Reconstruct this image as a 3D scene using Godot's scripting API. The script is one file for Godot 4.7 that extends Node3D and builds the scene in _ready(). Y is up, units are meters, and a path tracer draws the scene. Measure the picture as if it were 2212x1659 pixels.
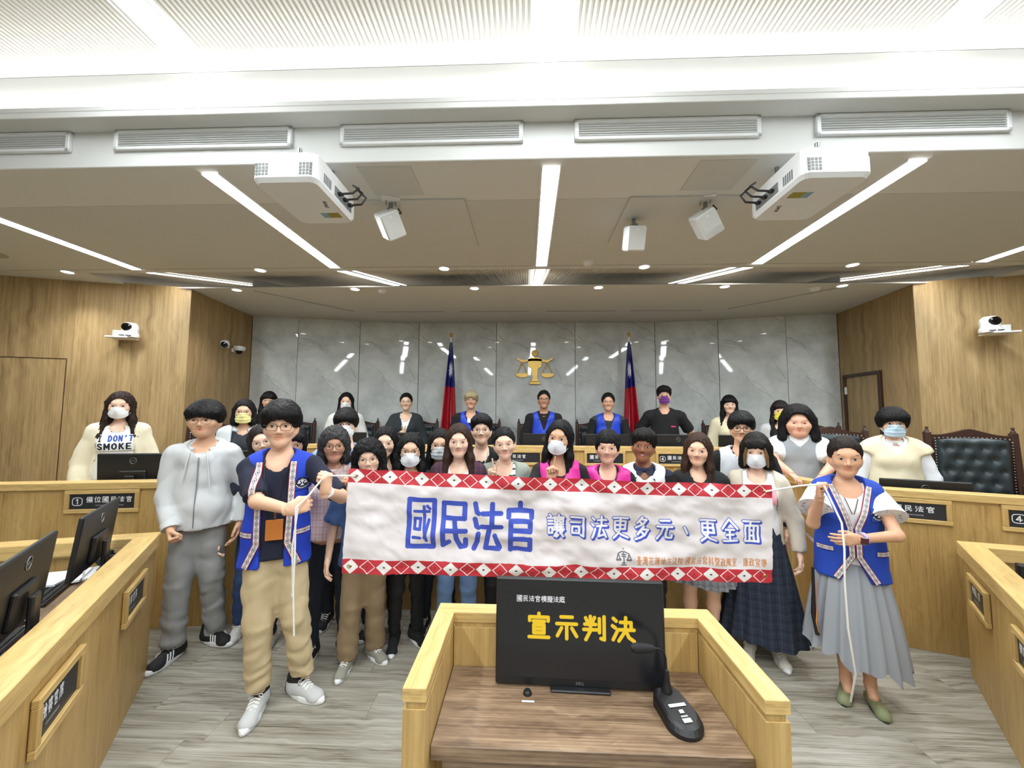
extends Node3D
# A courtroom: room shell, benches, equipment and the people standing in it.
const X0 := 0.14
const CEIL := 3.12
const HIGH := 3.67
var counts := {}
var M := {}
var cache := {}

func numbered(n: String) -> String:
	var k: int = counts.get(n, 0)
	counts[n] = k + 1
	return n if k == 0 else "%s_%03d" % [n, k]

func thing(called: String, label: String, category: String, at := Vector3.ZERO, turn := 0.0, group := "") -> Node3D:
	var o := Node3D.new()
	o.name = numbered(called)
	add_child(o)
	o.position = at
	o.rotation.y = turn
	o.set_meta("label", label)
	o.set_meta("category", category)
	if group != "":
		o.set_meta("group", group)
	return o

func structure(called: String, label: String) -> Node3D:
	var o := Node3D.new()
	o.name = called
	add_child(o)
	o.set_meta("kind", "structure")
	o.set_meta("label", label)
	return o

func put(parent: Node, called: String, mesh: Mesh, mat: Material, xf := Transform3D.IDENTITY) -> MeshInstance3D:
	var o := MeshInstance3D.new()
	o.name = called
	o.mesh = mesh
	o.material_override = mat
	o.transform = xf
	parent.add_child(o, true)
	return o

func T(p: Vector3, turn := 0.0) -> Transform3D:
	return Transform3D(Basis(Vector3.UP, turn), p)

func TE(p: Vector3, deg: Vector3) -> Transform3D:
	return Transform3D(Basis.from_euler(deg * (PI / 180.0)), p)

# ---------- mesh helpers ----------
func begin() -> SurfaceTool:
	var st := SurfaceTool.new()
	st.begin(Mesh.PRIMITIVE_TRIANGLES)
	return st

func poly(st: SurfaceTool, pts: Array, c: Vector3) -> void:
	var n: Vector3 = (pts[1] - pts[0]).cross(pts[2] - pts[0]).normalized()
	var mid := Vector3.ZERO
	for p in pts:
		mid += p
	mid /= pts.size()
	var q := pts.duplicate()
	if n.dot(mid - c) < 0.0:
		n = -n
	else:
		q.reverse()
	for i in range(1, q.size() - 1):
		for v in [q[0], q[i], q[i + 1]]:
			st.set_normal(n)
			st.set_uv(Vector2(v.x, v.y))
			st.add_vertex(v)

func add_box(st: SurfaceTool, size: Vector3, xf := Transform3D.IDENTITY, b := 0.0) -> void:
	var h := size * 0.5
	var c := xf.origin
	b = minf(b, minf(h.x, minf(h.y, h.z)) * 0.9)
	var ax := [Vector3.RIGHT, Vector3.UP, Vector3.BACK]
	for a in 3:
		for s in [-1.0, 1.0]:
			var u: int = (a + 1) % 3
			var w: int = (a + 2) % 3
			var pts := []
			for k in [[-1, -1], [1, -1], [1, 1], [-1, 1]]:
				pts.append(xf * (ax[a] * h[a] * s + ax[u] * (h[u] - b) * k[0] + ax[w] * (h[w] - b) * k[1]))
			poly(st, pts, c)
	if b <= 0.0:
		return
	for a in 3:
		var u: int = (a + 1) % 3
		var w: int = (a + 2) % 3
		for su in [-1.0, 1.0]:
			for sw in [-1.0, 1.0]:
				var pu: Vector3 = ax[u] * h[u] * su + ax[w] * (h[w] - b) * sw
				var pw: Vector3 = ax[u] * (h[u] - b) * su + ax[w] * h[w] * sw
				var e: Vector3 = ax[a] * (h[a] - b)
				poly(st, [xf * (pu - e), xf * (pu + e), xf * (pw + e), xf * (pw - e)], c)
	for sx in [-1.0, 1.0]:
		for sy in [-1.0, 1.0]:
			for sz in [-1.0, 1.0]:
				poly(st, [xf * Vector3(h.x * sx, (h.y - b) * sy, (h.z - b) * sz), xf * Vector3((h.x - b) * sx, h.y * sy, (h.z - b) * sz), xf * Vector3((h.x - b) * sx, (h.y - b) * sy, h.z * sz)], c)

func box(size: Vector3, b := 0.0) -> ArrayMesh:
	var key := "b%s%s" % [size, b]
	if not cache.has(key):
		var st := begin()
		add_box(st, size, Transform3D.IDENTITY, b)
		cache[key] = st.commit()
	return cache[key]

func pbox(parent: Node, called: String, size: Vector3, at: Vector3, mat: Material, b := 0.0, turn := 0.0) -> MeshInstance3D:
	return put(parent, called, box(size, b), mat, T(at, turn))

func ring_frame(dir: Vector3) -> Basis:
	var up := Vector3.UP if absf(dir.y) < 0.95 else Vector3.RIGHT
	var x := up.cross(dir).normalized()
	return Basis(x, dir.cross(x).normalized(), dir)

func add_tube(st: SurfaceTool, pts: Array, radii: Array, sides := 8, flat := 1.0) -> void:
	var rings := []
	var norms := []
	var fr := Basis()
	for i in pts.size():
		var d: Vector3 = (pts[mini(i + 1, pts.size() - 1)] - pts[maxi(i - 1, 0)]).normalized()
		if i == 0:
			fr = ring_frame(d)
		else:
			var x := (fr.x - d * fr.x.dot(d)).normalized()
			fr = Basis(x, d.cross(x), d)
		var r: float = radii[mini(i, radii.size() - 1)]
		var ring := []
		var nr := []
		for k in sides:
			var a := TAU * k / sides
			var n := fr.x * cos(a) + fr.y * sin(a) * flat
			ring.append(pts[i] + n * r)
			nr.append((fr.x * cos(a) * flat + fr.y * sin(a)).normalized())
		rings.append(ring)
		norms.append(nr)
	for i in pts.size() - 1:
		for k in sides:
			var k2 := (k + 1) % sides
			for q in [[i, k], [i + 1, k2], [i, k2], [i, k], [i + 1, k], [i + 1, k2]]:
				st.set_normal(norms[q[0]][q[1]])
				st.set_uv(Vector2(q[1], q[0]))
				st.add_vertex(rings[q[0]][q[1]])
	for e in [0, pts.size() - 1]:
		var dd: Vector3 = pts[1] - pts[0] if e == 0 else pts[e - 1] - pts[e]
		poly(st, rings[e], pts[e] + dd.normalized())

func tube(pts: Array, radii: Array, sides := 8, flat := 1.0) -> ArrayMesh:
	var st := begin()
	add_tube(st, pts, radii, sides, flat)
	return st.commit()

func add_lathe(st: SurfaceTool, prof: Array, sides := 20, xf := Transform3D.IDENTITY) -> void:
	for i in prof.size() - 1:
		var a: Vector2 = prof[i]
		var b: Vector2 = prof[i + 1]
		var n2 := Vector2(b.y - a.y, a.x - b.x).normalized()
		if n2.length() < 0.5:
			continue
		for k in sides:
			var t0 := TAU * k / sides
			var t1 := TAU * (k + 1) / sides
			for q in [[a, t0], [b, t1], [b, t0], [a, t0], [a, t1], [b, t1]]:
				var ct := cos(q[1])
				var sn := sin(q[1])
				st.set_normal(xf.basis * Vector3(n2.x * ct, n2.y, n2.x * sn))
				st.set_uv(Vector2(q[1], q[0].y))
				st.add_vertex(xf * Vector3(q[0].x * ct, q[0].y, q[0].x * sn))

func lathe(prof: Array, sides := 20) -> ArrayMesh:
	var st := begin()
	add_lathe(st, prof, sides)
	return st.commit()

func add_prism(st: SurfaceTool, pg: PackedVector2Array, z0: float, z1: float) -> void:
	if Geometry2D.is_polygon_clockwise(pg):
		pg.reverse()
	var idx := Geometry2D.triangulate_polygon(pg)
	for side in 2:
		var z := z1 if side == 0 else z0
		var n := Vector3(0, 0, 1 if side == 0 else -1)
		for i in range(0, idx.size(), 3):
			var a := pg[idx[i]]
			var b := pg[idx[i + 1]]
			var c := pg[idx[i + 2]]
			var cw := (b - a).cross(c - a) < 0.0
			var tri := [a, b, c] if cw == (side == 0) else [a, c, b]
			for v in tri:
				st.set_normal(n)
				st.set_uv(v)
				st.add_vertex(Vector3(v.x, v.y, z))
	for i in pg.size():
		var a := pg[i]
		var b := pg[(i + 1) % pg.size()]
		var n := Vector3(b.y - a.y, a.x - b.x, 0).normalized()
		for v in [Vector3(a.x, a.y, z0), Vector3(a.x, a.y, z1), Vector3(b.x, b.y, z1), Vector3(a.x, a.y, z0), Vector3(b.x, b.y, z1), Vector3(b.x, b.y, z0)]:
			st.set_normal(n)
			st.set_uv(Vector2(v.x, v.y))
			st.add_vertex(v)

func prism(pg: PackedVector2Array, z0: float, z1: float) -> ArrayMesh:
	var st := begin()
	add_prism(st, pg, z0, z1)
	return st.commit()

func sheet(size: Vector2) -> ArrayMesh:
	# a thin rectangle facing +z with uv 0..1
	var key := "s%s" % size
	if not cache.has(key):
		var st := begin()
		var h := size * 0.5
		for q in [[-1, 1], [1, 1], [1, -1], [-1, 1], [1, -1], [-1, -1]]:
			st.set_normal(Vector3.BACK)
			st.set_uv(Vector2((q[0] + 1) * 0.5, (1 - q[1]) * 0.5))
			st.add_vertex(Vector3(h.x * q[0], h.y * q[1], 0))
		cache[key] = st.commit()
	return cache[key]

func words_mesh(text: String, size: float, bold := true, depth := 0.001) -> TextMesh:
	var f := SystemFont.new()
	f.font_names = PackedStringArray(["Droid Sans"])
	f.font_weight = 700 if bold else 400
	var t := TextMesh.new()
	t.font = f
	t.text = text
	t.font_size = 64
	t.pixel_size = size / 64.0
	t.depth = depth
	t.curve_step = 4.0
	return t

# ---------- materials ----------
func mat(c: Color, rough := 0.6, metal := 0.0) -> StandardMaterial3D:
	var m := StandardMaterial3D.new()
	m.albedo_color = c
	m.roughness = rough
	m.metallic = metal
	return m

func glow(c: Color, e: float) -> StandardMaterial3D:
	var m := mat(Color(0.9, 0.9, 0.9), 0.5)
	m.emission_enabled = true
	m.emission = c
	m.emission_energy_multiplier = e
	return m

func noise_bytes(seed_: int, freq: float, w: int, h: int, oct := 4, kind := FastNoiseLite.TYPE_SIMPLEX_SMOOTH, ridged := false, squash := 1) -> PackedByteArray:
	var n := FastNoiseLite.new()
	n.seed = seed_
	n.noise_type = kind
	n.frequency = freq
	n.fractal_octaves = oct
	n.fractal_type = FastNoiseLite.FRACTAL_RIDGED if ridged else FastNoiseLite.FRACTAL_FBM
	n.domain_warp_enabled = ridged
	n.domain_warp_amplitude = 60.0
	n.domain_warp_frequency = 0.006
	var im := n.get_seamless_image(w, h / squash)
	im.convert(Image.FORMAT_L8)
	if squash > 1:
		im.resize(w, h, Image.INTERPOLATE_CUBIC)
	return im.get_data()

func ramp_image(w: int, h: int, stops: Array, f: Callable) -> Image:
	# f(x, y) gives 0..1, looked up in colour stops
	var d := PackedByteArray()
	d.resize(w * h * 3)
	var g := Gradient.new()
	var offs := PackedFloat32Array()
	var cols := PackedColorArray()
	for s in stops:
		offs.append(s[0])
		cols.append(s[1])
	g.offsets = offs
	g.colors = cols
	var lut := PackedByteArray()
	for i in 256:
		var c := g.sample(i / 255.0)
		lut.append_array([int(c.r * 255), int(c.g * 255), int(c.b * 255)])
	var o := 0
	for y in h:
		for x in w:
			var k := clampi(int(f.call(x, y) * 255.0), 0, 255) * 3
			d[o] = lut[k]
			d[o + 1] = lut[k + 1]
			d[o + 2] = lut[k + 2]
			o += 3
	var im := Image.create_from_data(w, h, false, Image.FORMAT_RGB8, d)
	im.generate_mipmaps()
	return im

func wood(seed_: int, stops: Array, strips: int, contrast: float, across := false) -> ImageTexture:
	# grain along v (or along u when across); strips gives boards of varying tone
	var w := 512
	var sm := FastNoiseLite.TYPE_SIMPLEX_SMOOTH
	var a := noise_bytes(seed_, 0.03, w, w, 3, sm, false, 8)
	var b := noise_bytes(seed_ + 7, 0.014, w, w, 4, sm, false, 4)
	var c := noise_bytes(seed_ + 13, 0.08, w, w, 2, sm, false, 8)
	var slow_w := noise_bytes(seed_ + 21, 0.02, 512, 8, 2)
	var tone := []
	var rng := RandomNumberGenerator.new()
	rng.seed = seed_
	for i in maxi(strips, 1):
		tone.append([rng.randf_range(-0.5, 0.5), rng.randi_range(0, 511)])
	var f := func(x: int, y: int) -> float:
		var u := y if across else x
		var v := x if across else y
		var s: Array = tone[u * tone.size() / w]
		var vv: int = v + s[1]
		var fine := a[(vv & 511) * 512 + ((u * 3) & 511)]
		var slow := b[(vv & 511) * 512 + ((u + (slow_w[vv & 511] >> 3)) & 511)]
		var pore := c[(vv & 511) * 512 + ((u * 5) & 511)]
		var t := 0.5 + ((fine - 128) * 0.0028 + (slow - 128) * 0.0034 + (pore - 128) * 0.0016) * contrast
		if strips > 1:
			t += float(s[0]) * 0.28 * contrast
		return t
	return ImageTexture.create_from_image(ramp_image(w, w, stops, f))

func tri(tex: Texture2D, scale: Vector3, rough: float, world := false) -> StandardMaterial3D:
	var m := mat(Color.WHITE, rough)
	m.albedo_texture = tex
	m.uv1_triplanar = true
	m.uv1_world_triplanar = world
	m.uv1_triplanar_sharpness = 8.0
	m.uv1_scale = scale
	return m

func fabric(c: Color, rough := 0.9) -> StandardMaterial3D:
	var key := "f%s%s" % [c, rough]
	if not cache.has(key):
		var m := mat(c, rough)
		cache[key] = m
	return cache[key]

func C8(r: int, g: int, b: int) -> Color:
	return Color(r / 255.0, g / 255.0, b / 255.0)

func make_materials() -> void:
	M.white_paint = mat(C8(214, 215, 212), 0.75)
	M.ceiling = mat(C8(198, 199, 195), 0.85)
	M.ceiling_c = mat(C8(205, 206, 203), 0.8)
	M.rib = mat(C8(206, 204, 197), 0.85)
	M.grille = mat(C8(160, 157, 150), 0.9)
	M.cove_lamp = glow(Color(1, 1, 1), 10.0)
	M.lamp = glow(Color(1.0, 1.0, 1.0), 55.0)
	M.lamp_trim = mat(C8(235, 236, 236), 0.4)
	M.black = mat(C8(22, 22, 24), 0.45)
	M.black_soft = mat(C8(26, 26, 28), 0.8)
	M.underlay = mat(C8(120, 112, 100), 0.9)
	M.oak_v = tri(wood(3, [[0.0, C8(140, 108, 60)], [0.35, C8(176, 143, 86)], [0.65, C8(191, 159, 100)], [1.0, C8(207, 177, 120)]], 4, 0.55), Vector3(1.6, 0.7, 1.6), 0.42)
	M.oak_h = tri(wood(5, [[0.0, C8(160, 127, 74)], [0.4, C8(199, 167, 106)], [0.7, C8(213, 182, 120)], [1.0, C8(225, 198, 140)]], 1, 0.5, true), Vector3(0.8, 2.4, 2.4), 0.4)
	M.oak_wall = tri(wood(9, [[0.0, C8(112, 90, 56)], [0.3, C8(150, 125, 84)], [0.6, C8(171, 144, 101)], [1.0, C8(190, 164, 120)]], 1, 0.6), Vector3(0.9, 0.32, 0.9), 0.5)
	M.walnut = tri(wood(21, [[0.0, C8(84, 66, 50)], [0.35, C8(118, 95, 74)], [0.6, C8(140, 116, 92)], [1.0, C8(170, 146, 118)]], 1, 0.75, true), Vector3(0.9, 2.2, 2.2), 0.35)
	for k in 4:
		M["plank%d" % k] = tri(wood(31 + k * 11, [[0.0, C8(88, 80, 68)], [0.32, C8(138, 132, 119)], [0.6, C8(157, 153, 141)], [1.0, C8(178, 174, 164)]], 1, 0.85 + 0.1 * (k % 2), true), Vector3(0.55, 2.6, 2.6), 0.38)
	M.dark_wood = mat(C8(58, 34, 24), 0.4)
	M.leather = mat(C8(44, 54, 58), 0.38)
	M.gold = mat(C8(206, 172, 96), 0.42, 0.75)
	M.brass = mat(C8(190, 170, 120), 0.3, 1.0)
	M.steel = mat(C8(170, 172, 174), 0.3, 1.0)
	M.white_plastic = mat(C8(226, 228, 228), 0.35)
	M.grey_plastic = mat(C8(120, 122, 122), 0.5)
	M.lens = mat(C8(8, 8, 10), 0.08)
	M.plate = mat(C8(38, 40, 46), 0.4)
	M.ink_white = mat(C8(232, 234, 236), 0.5)
	M.cord = fabric(C8(236, 234, 228))
	M.paper = mat(C8(232, 234, 236), 0.7)
	# polished white stone with grey diagonal veins
	var w := 1024
	var b := noise_bytes(78, 0.004, w, w, 4)
	var c := noise_bytes(79, 0.02, w, w, 3)
	var im := ramp_image(w, w, [[0.0, C8(182, 187, 185)], [0.5, C8(203, 208, 206)], [1.0, C8(218, 222, 220)]], func(x: int, y: int) -> float:
		return 0.5 + (b[y * 1024 + x] - 128) * 0.0042 + (c[y * 1024 + x] - 128) * 0.0012)
	var rng := RandomNumberGenerator.new()
	rng.seed = 23
	for k in 46:
		var p := Vector2(rng.randf() * w, rng.randf() * w)
		var ang := rng.randf_range(0.35, 0.95)
		var r := rng.randf_range(0.6, 1.9)
		var n := rng.randi_range(10, 34)
		var tint := C8(124, 130, 128).lerp(C8(170, 175, 172), rng.randf())
		for j in n:
			ang = clampf(ang + rng.randf_range(-0.35, 0.35), 0.15, 1.15)
			var q := p + Vector2.from_angle(ang) * rng.randf_range(6, 18)
			for ox in [-w, 0, w]:
				for oy in [-w, 0, w]:
					var off := Vector2(ox, oy)
					if Rect2(-20, -20, w + 40, w + 40).has_point(p + off):
						dab(im, p + off, q + off, maxf(0.5, r * rng.randf_range(0.4, 1.0)), tint)
			p = q
	im.generate_mipmaps()
	M.marble = tri(ImageTexture.create_from_image(im), Vector3.ONE * 0.42, 0.035)
	M.added_dark = mat(C8(120, 110, 96), 0.95)  # dull brown for the unseen layer added to darken the ceiling recess

# ---------- lettering: each character is a list of pen strokes on a 100 x 100 square ----------
const PEN := {
	"國": "8,6 92,6 92,94 8,94 8,6;24,27 78,27;57,16 62,50 73,78 82,70;72,15 78,21;28,41 48,41 48,57 28,57 28,41;25,72 52,67;76,42 52,80",
	"民": "20,10 78,10 78,34 20,34;20,10 20,90 44,80;20,56 86,56;52,34 60,70 76,90 88,80",
	"法": "12,10 24,20;8,34 20,44;10,90 28,56;44,22 92,22;66,6 66,44;38,46 96,46;62,46 44,84 82,80;74,62 90,90",
	"官": "50,4 50,14;12,34 12,18 88,18 88,34;30,32 72,32 72,52 30,52;30,32 30,92;30,66 78,66 78,90 30,90",
	"讓": "16,6 24,12;6,20 36,20;10,32 32,32;10,44 32,44;12,58 32,58 32,80 12,80 12,58;68,4 68,12;42,16 96,16;46,24 62,24 62,36 46,36 46,24;74,24 92,24 92,36 74,36 74,24;44,46 94,46;44,56 94,56;58,42 58,66;80,42 80,66;40,66 98,66;66,66 44,92;56,76 56,94 66,88;70,68 94,94;90,72 78,82",
	"司": "14,12 84,12 84,90 70,84;14,34 66,34;22,52 60,52 60,78 22,78 22,52",
	"更": "10,10 90,10;20,24 80,24 80,60 20,60 20,24;20,42 80,42;50,10 50,60 40,78 12,94;26,66 60,84 94,92",
	"多": "50,4 24,30;40,14 70,14 56,34 18,50;38,24 52,34;60,44 26,76;48,56 84,56 64,80 14,96;46,66 60,76",
	"元": "24,14 76,14;8,38 92,38;38,38 34,70 10,92;60,38 60,86 90,86 92,72",
	"、": "36,38 58,66",
	"全": "50,4 8,42;50,4 92,42;28,46 72,46;30,66 70,66;10,90 90,90;50,46 50,90",
	"面": "6,10 94,10;48,10 40,28;14,28 86,28 86,92 14,92 14,28;38,28 38,92;62,28 62,92;38,48 62,48;38,70 62,70",
	"臺": "50,2 50,18;22,8 78,8;28,18 72,18;34,26 66,26 66,36 34,36 34,26;10,52 10,44 90,44 90,52;30,54 70,54;50,54 32,66 70,66;26,78 74,78;50,68 50,94;10,94 90,94",
	"灣": "10,10 20,18;6,34 16,42;8,90 22,60;60,4 60,10;46,14 74,14;48,22 72,22;48,30 72,30;50,38 70,38 70,48 50,48 50,38;38,8 30,20 40,24 30,38;30,44 40,44;88,8 80,20 92,24 80,38;80,44 92,44;34,56 86,56 86,68 34,68 34,82 88,82 84,96 70,92",
	"花": "8,18 92,18;34,8 34,28;66,8 66,28;36,34 10,62;26,50 26,94;84,42 52,64;54,36 54,88 92,88 92,74",
	"蓮": "8,14 92,14;34,6 34,24;66,6 66,24;12,34 20,40;8,52 24,52 14,76;8,90 20,84 94,92;36,32 92,32;42,40 86,40 86,62 42,62 42,40;42,51 86,51;34,72 94,72;64,26 64,84",
	"地": "6,34 40,34;22,10 22,76;4,80 42,72;44,44 92,32 88,64 80,62;66,8 66,70;52,24 52,86 94,86 94,72",
	"方": "48,4 54,14;8,24 92,24;42,24 38,56 10,94;40,46 78,46 72,92 54,86",
	"院": "10,8 10,94;10,10 32,10 20,36 34,54 14,62;66,4 66,14;42,30 42,18 94,18 94,30;50,38 86,38;40,54 96,54;58,54 52,78 36,92;74,54 74,88 96,88 96,76",
	"科": "40,6 10,16;6,32 46,32;26,14 26,94;24,36 6,70;28,42 44,58;58,16 68,26;54,38 66,48;50,70 96,62;80,4 80,94",
	"暨": "12,6 42,6 42,30 12,30 12,6;12,18 42,18;12,30 12,46 40,40;52,8 94,8;58,8 56,26 94,26;78,8 74,40 54,50;80,26 80,44 94,44;28,56 72,56 72,78 28,78 28,56;28,67 72,67;8,92 92,92",
	"政": "6,12 50,12;30,12 30,84;30,46 48,46;12,40 12,84;4,88 52,80;66,6 54,40;60,26 96,26;86,26 74,66 50,94;58,44 74,72 96,92",
	"風": "16,10 82,10 82,70 94,92 96,78;16,10 14,60 4,92;30,24 70,20;32,36 68,36 68,56 32,56 32,36;50,22 50,76;26,80 74,74;66,66 76,84",
	"室": "50,2 50,12;10,28 10,16 90,16 90,28;24,34 76,34;50,34 28,54 72,52;62,42 76,58;24,70 76,70;50,56 50,92;8,92 92,92",
	"廉": "52,2 52,12;12,14 94,14;14,14 12,60 4,94;40,20 46,28;74,20 66,28;28,32 88,32;24,48 94,48;30,62 86,62;80,32 80,62;46,32 46,94;64,32 64,94;44,64 24,90;66,64 92,90",
	"宣": "50,2 50,14;10,30 10,16 90,16 90,30;26,32 74,32;28,46 72,46 72,76 28,76 28,46;28,61 72,61;8,92 92,92",
	"導": "10,8 16,14;6,24 22,24 14,42;6,56 20,50 94,54;48,4 52,10;76,4 70,10;32,14 94,14;42,22 84,22 84,48 42,48 42,22;42,31 84,31;42,40 84,40;8,68 92,68;66,60 66,94 54,90;28,76 38,86",
	"模": "6,28 40,28;24,6 24,94;24,32 6,64;26,38 38,52;44,14 96,14;58,6 58,22;80,6 80,22;50,28 90,28 90,54 50,54 50,28;50,41 90,41;42,68 96,68;70,54 66,76 42,94;72,70 96,94",
	"擬": "4,26 30,26;18,6 18,90 8,86;4,58 30,48;36,14 52,8;38,6 38,28 56,26;42,34 34,46;40,42 60,42;34,58 62,58;48,42 48,62 32,94;50,70 60,88;66,10 92,10 80,24;72,20 84,28;64,36 94,36 90,48;80,36 80,86;80,60 94,60;70,54 62,92 96,92",
	"庭": "52,2 52,12;12,14 94,14;14,14 12,60 4,94;26,30 42,30 30,52 42,52 26,86;24,64 44,86 96,92;84,22 52,32;50,48 92,48;70,30 70,74;48,76 94,76",
	"示": "26,12 74,12;8,38 92,38;50,38 50,94;28,54 10,84;72,54 92,84",
	"判": "12,12 20,28;50,10 40,28;8,36 54,36;4,56 58,56;32,6 32,60 12,94;70,14 70,66;90,6 90,92 76,88",
	"決": "10,10 22,20;6,38 18,46;8,90 26,58;40,24 84,24 84,50;32,52 96,52;62,6 60,56 32,94;62,54 74,80 96,94",
	"備": "22,4 4,40;14,26 14,94;32,14 96,14;50,4 50,24;76,4 76,24;34,34 94,34;40,34 26,60;40,50 40,94;40,50 90,50 90,94;40,62 90,62;40,76 90,76;64,50 64,94",
	"位": "26,4 6,44;18,28 18,94;64,4 68,14;38,24 94,24;48,36 54,74;86,36 76,76;34,88 98,88",
	"檢": "6,28 36,28;22,6 22,94;22,34 6,64;24,40 34,52;66,4 40,32;66,4 96,32;54,32 80,32;44,42 62,42 62,56 44,56 44,42;72,42 92,42 92,56 72,56 72,42;54,58 40,94;54,70 64,92;82,58 70,94;82,70 96,94",
	"察": "50,2 50,10;8,26 8,14 92,14 92,26;34,22 10,50;30,30 46,30 36,48 12,64;56,28 84,28 74,44;56,30 92,62;32,52 68,52;18,66 82,66;50,66 50,94 40,90;30,74 18,90;70,74 84,90",
	"席": "52,2 52,12;12,14 94,14;14,14 12,60 4,94;28,30 92,30;44,22 44,46;74,22 74,46;44,46 74,46;34,58 34,86;34,58 86,58 86,84 78,82;60,48 60,96",
	"辯": "16,4 18,10;4,16 30,16;10,22 12,34;26,22 22,34;4,40 32,40;6,56 30,56;18,40 16,92;50,6 52,12;38,20 62,20;40,32 60,32;40,44 60,44;40,56 60,56 60,80 40,80 40,56;82,4 84,10;70,16 96,16;76,22 78,34;92,22 88,34;70,40 98,40;72,56 96,56;84,40 84,94",
	"護": "16,6 24,12;6,20 34,20;10,32 30,32;10,44 30,44;12,58 30,58 30,80 12,80 12,58;40,14 96,14;54,6 54,24;80,6 80,24;56,26 44,50;50,36 50,66;50,36 94,36;52,46 92,46;52,56 92,56;50,66 96,66;72,30 72,66;46,74 88,74 70,90 42,96;54,80 92,96",
	"人": "50,6 46,44 8,92;49,40 92,92",
	"・": "48,50 52,50",
	# block-shaped forms used on the banner's title
	"國b": "9,5 91,5 91,95 9,95 9,5;27,28 74,28;57,18 60,60 68,84;68,17 76,22;28,42 46,42 46,62 28,62 28,42;25,78 48,78;74,44 62,78",
	"民b": "14,9 84,9 84,38 14,38;14,9 14,92 34,84;14,62 88,62;50,38 58,78 72,94 88,92 88,80",
	"法b": "10,8 16,24 22,26;10,38 16,52 22,54;22,66 18,82 8,96;36,26 94,26;66,8 66,50;34,52 96,52;58,54 46,94 90,94;76,70 92,92",
	"官b": "50,4 50,14;12,32 12,20 88,20 88,32;24,40 84,40 84,58 24,58;20,40 20,96;24,74 84,74 84,94 22,94",
	"I": "30,4 70,4;50,4 50,96;30,96 70,96",
	"D": "20,4 20,96;20,4 56,8 80,34 80,66 56,92 20,96",
	"O": "50,4 22,20 14,50 22,80 50,96 78,80 86,50 78,20 50,4",
	"N": "18,96 18,4 82,96 82,4",
	"T": "10,4 90,4;50,4 50,96",
	"S": "82,18 56,4 24,12 20,34 50,50 80,64 78,88 46,96 16,82",
	"M": "12,96 12,4 50,70 88,4 88,96",
	"K": "20,4 20,96;80,4 22,56;44,42 84,96",
	"E": "82,4 20,4 20,96 82,96;20,50 70,50",
	"'": "50,4 46,24",
	"scales": "50,6 51,7;50,22 50,92;34,94 66,94;42,82 58,82;20,30 40,22 60,22 80,30;18,32 8,62;18,32 30,62;6,62 32,62;8,66 30,66;82,32 70,62;82,32 94,62;68,62 96,62;70,66 92,66;38,36 62,36;40,46 60,46",
}

func dab(im: Image, a: Vector2, b: Vector2, r: float, c: Color) -> void:
	var lo := Vector2(minf(a.x, b.x) - r, minf(a.y, b.y) - r)
	var hi := Vector2(maxf(a.x, b.x) + r, maxf(a.y, b.y) + r)
	var d := b - a
	var l2 := maxf(d.length_squared(), 0.0001)
	for y in range(maxi(0, int(lo.y)), mini(im.get_height() - 1, int(hi.y) + 1) + 1):
		for x in range(maxi(0, int(lo.x)), mini(im.get_width() - 1, int(hi.x) + 1) + 1):
			var p := Vector2(x + 0.5, y + 0.5)
			var t := clampf((p - a).dot(d) / l2, 0.0, 1.0)
			var e := p.distance_to(a + d * t) - r
			if e < -0.5:
				im.set_pixel(x, y, c)
			elif e < 0.5:
				im.set_pixel(x, y, im.get_pixel(x, y).lerp(c, 0.5 - e))

func glyph(im: Image, ch: String, at: Vector2, size: Vector2, r: float, c: Color, inner := 0.0) -> void:
	if not PEN.has(ch):
		return
	for stroke in PEN[ch].split(";"):
		var pts := []
		for p in stroke.split(" "):
			var xy: PackedStringArray = p.split(",")
			pts.append(at + Vector2(float(xy[0]) / 100.0 * size.x, float(xy[1]) / 100.0 * size.y))
		for i in pts.size() - 1:
			dab(im, pts[i], pts[i + 1], r, c)
		if inner > 0.0:
			r = inner

func write(im: Image, text: String, at: Vector2, size: Vector2, step: float, r: float, c: Color) -> void:
	for i in text.length():
		glyph(im, text[i], at + Vector2(step * i, 0), size, r, c)

func printed(im: Image, rough := 0.5) -> StandardMaterial3D:
	im.generate_mipmaps()
	var m := mat(Color.WHITE, rough)
	m.albedo_texture = ImageTexture.create_from_image(im)
	return m

func blank(w: int, h: int, c: Color) -> Image:
	var im := Image.create(w, h, false, Image.FORMAT_RGB8)
	im.fill(c)
	return im

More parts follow.
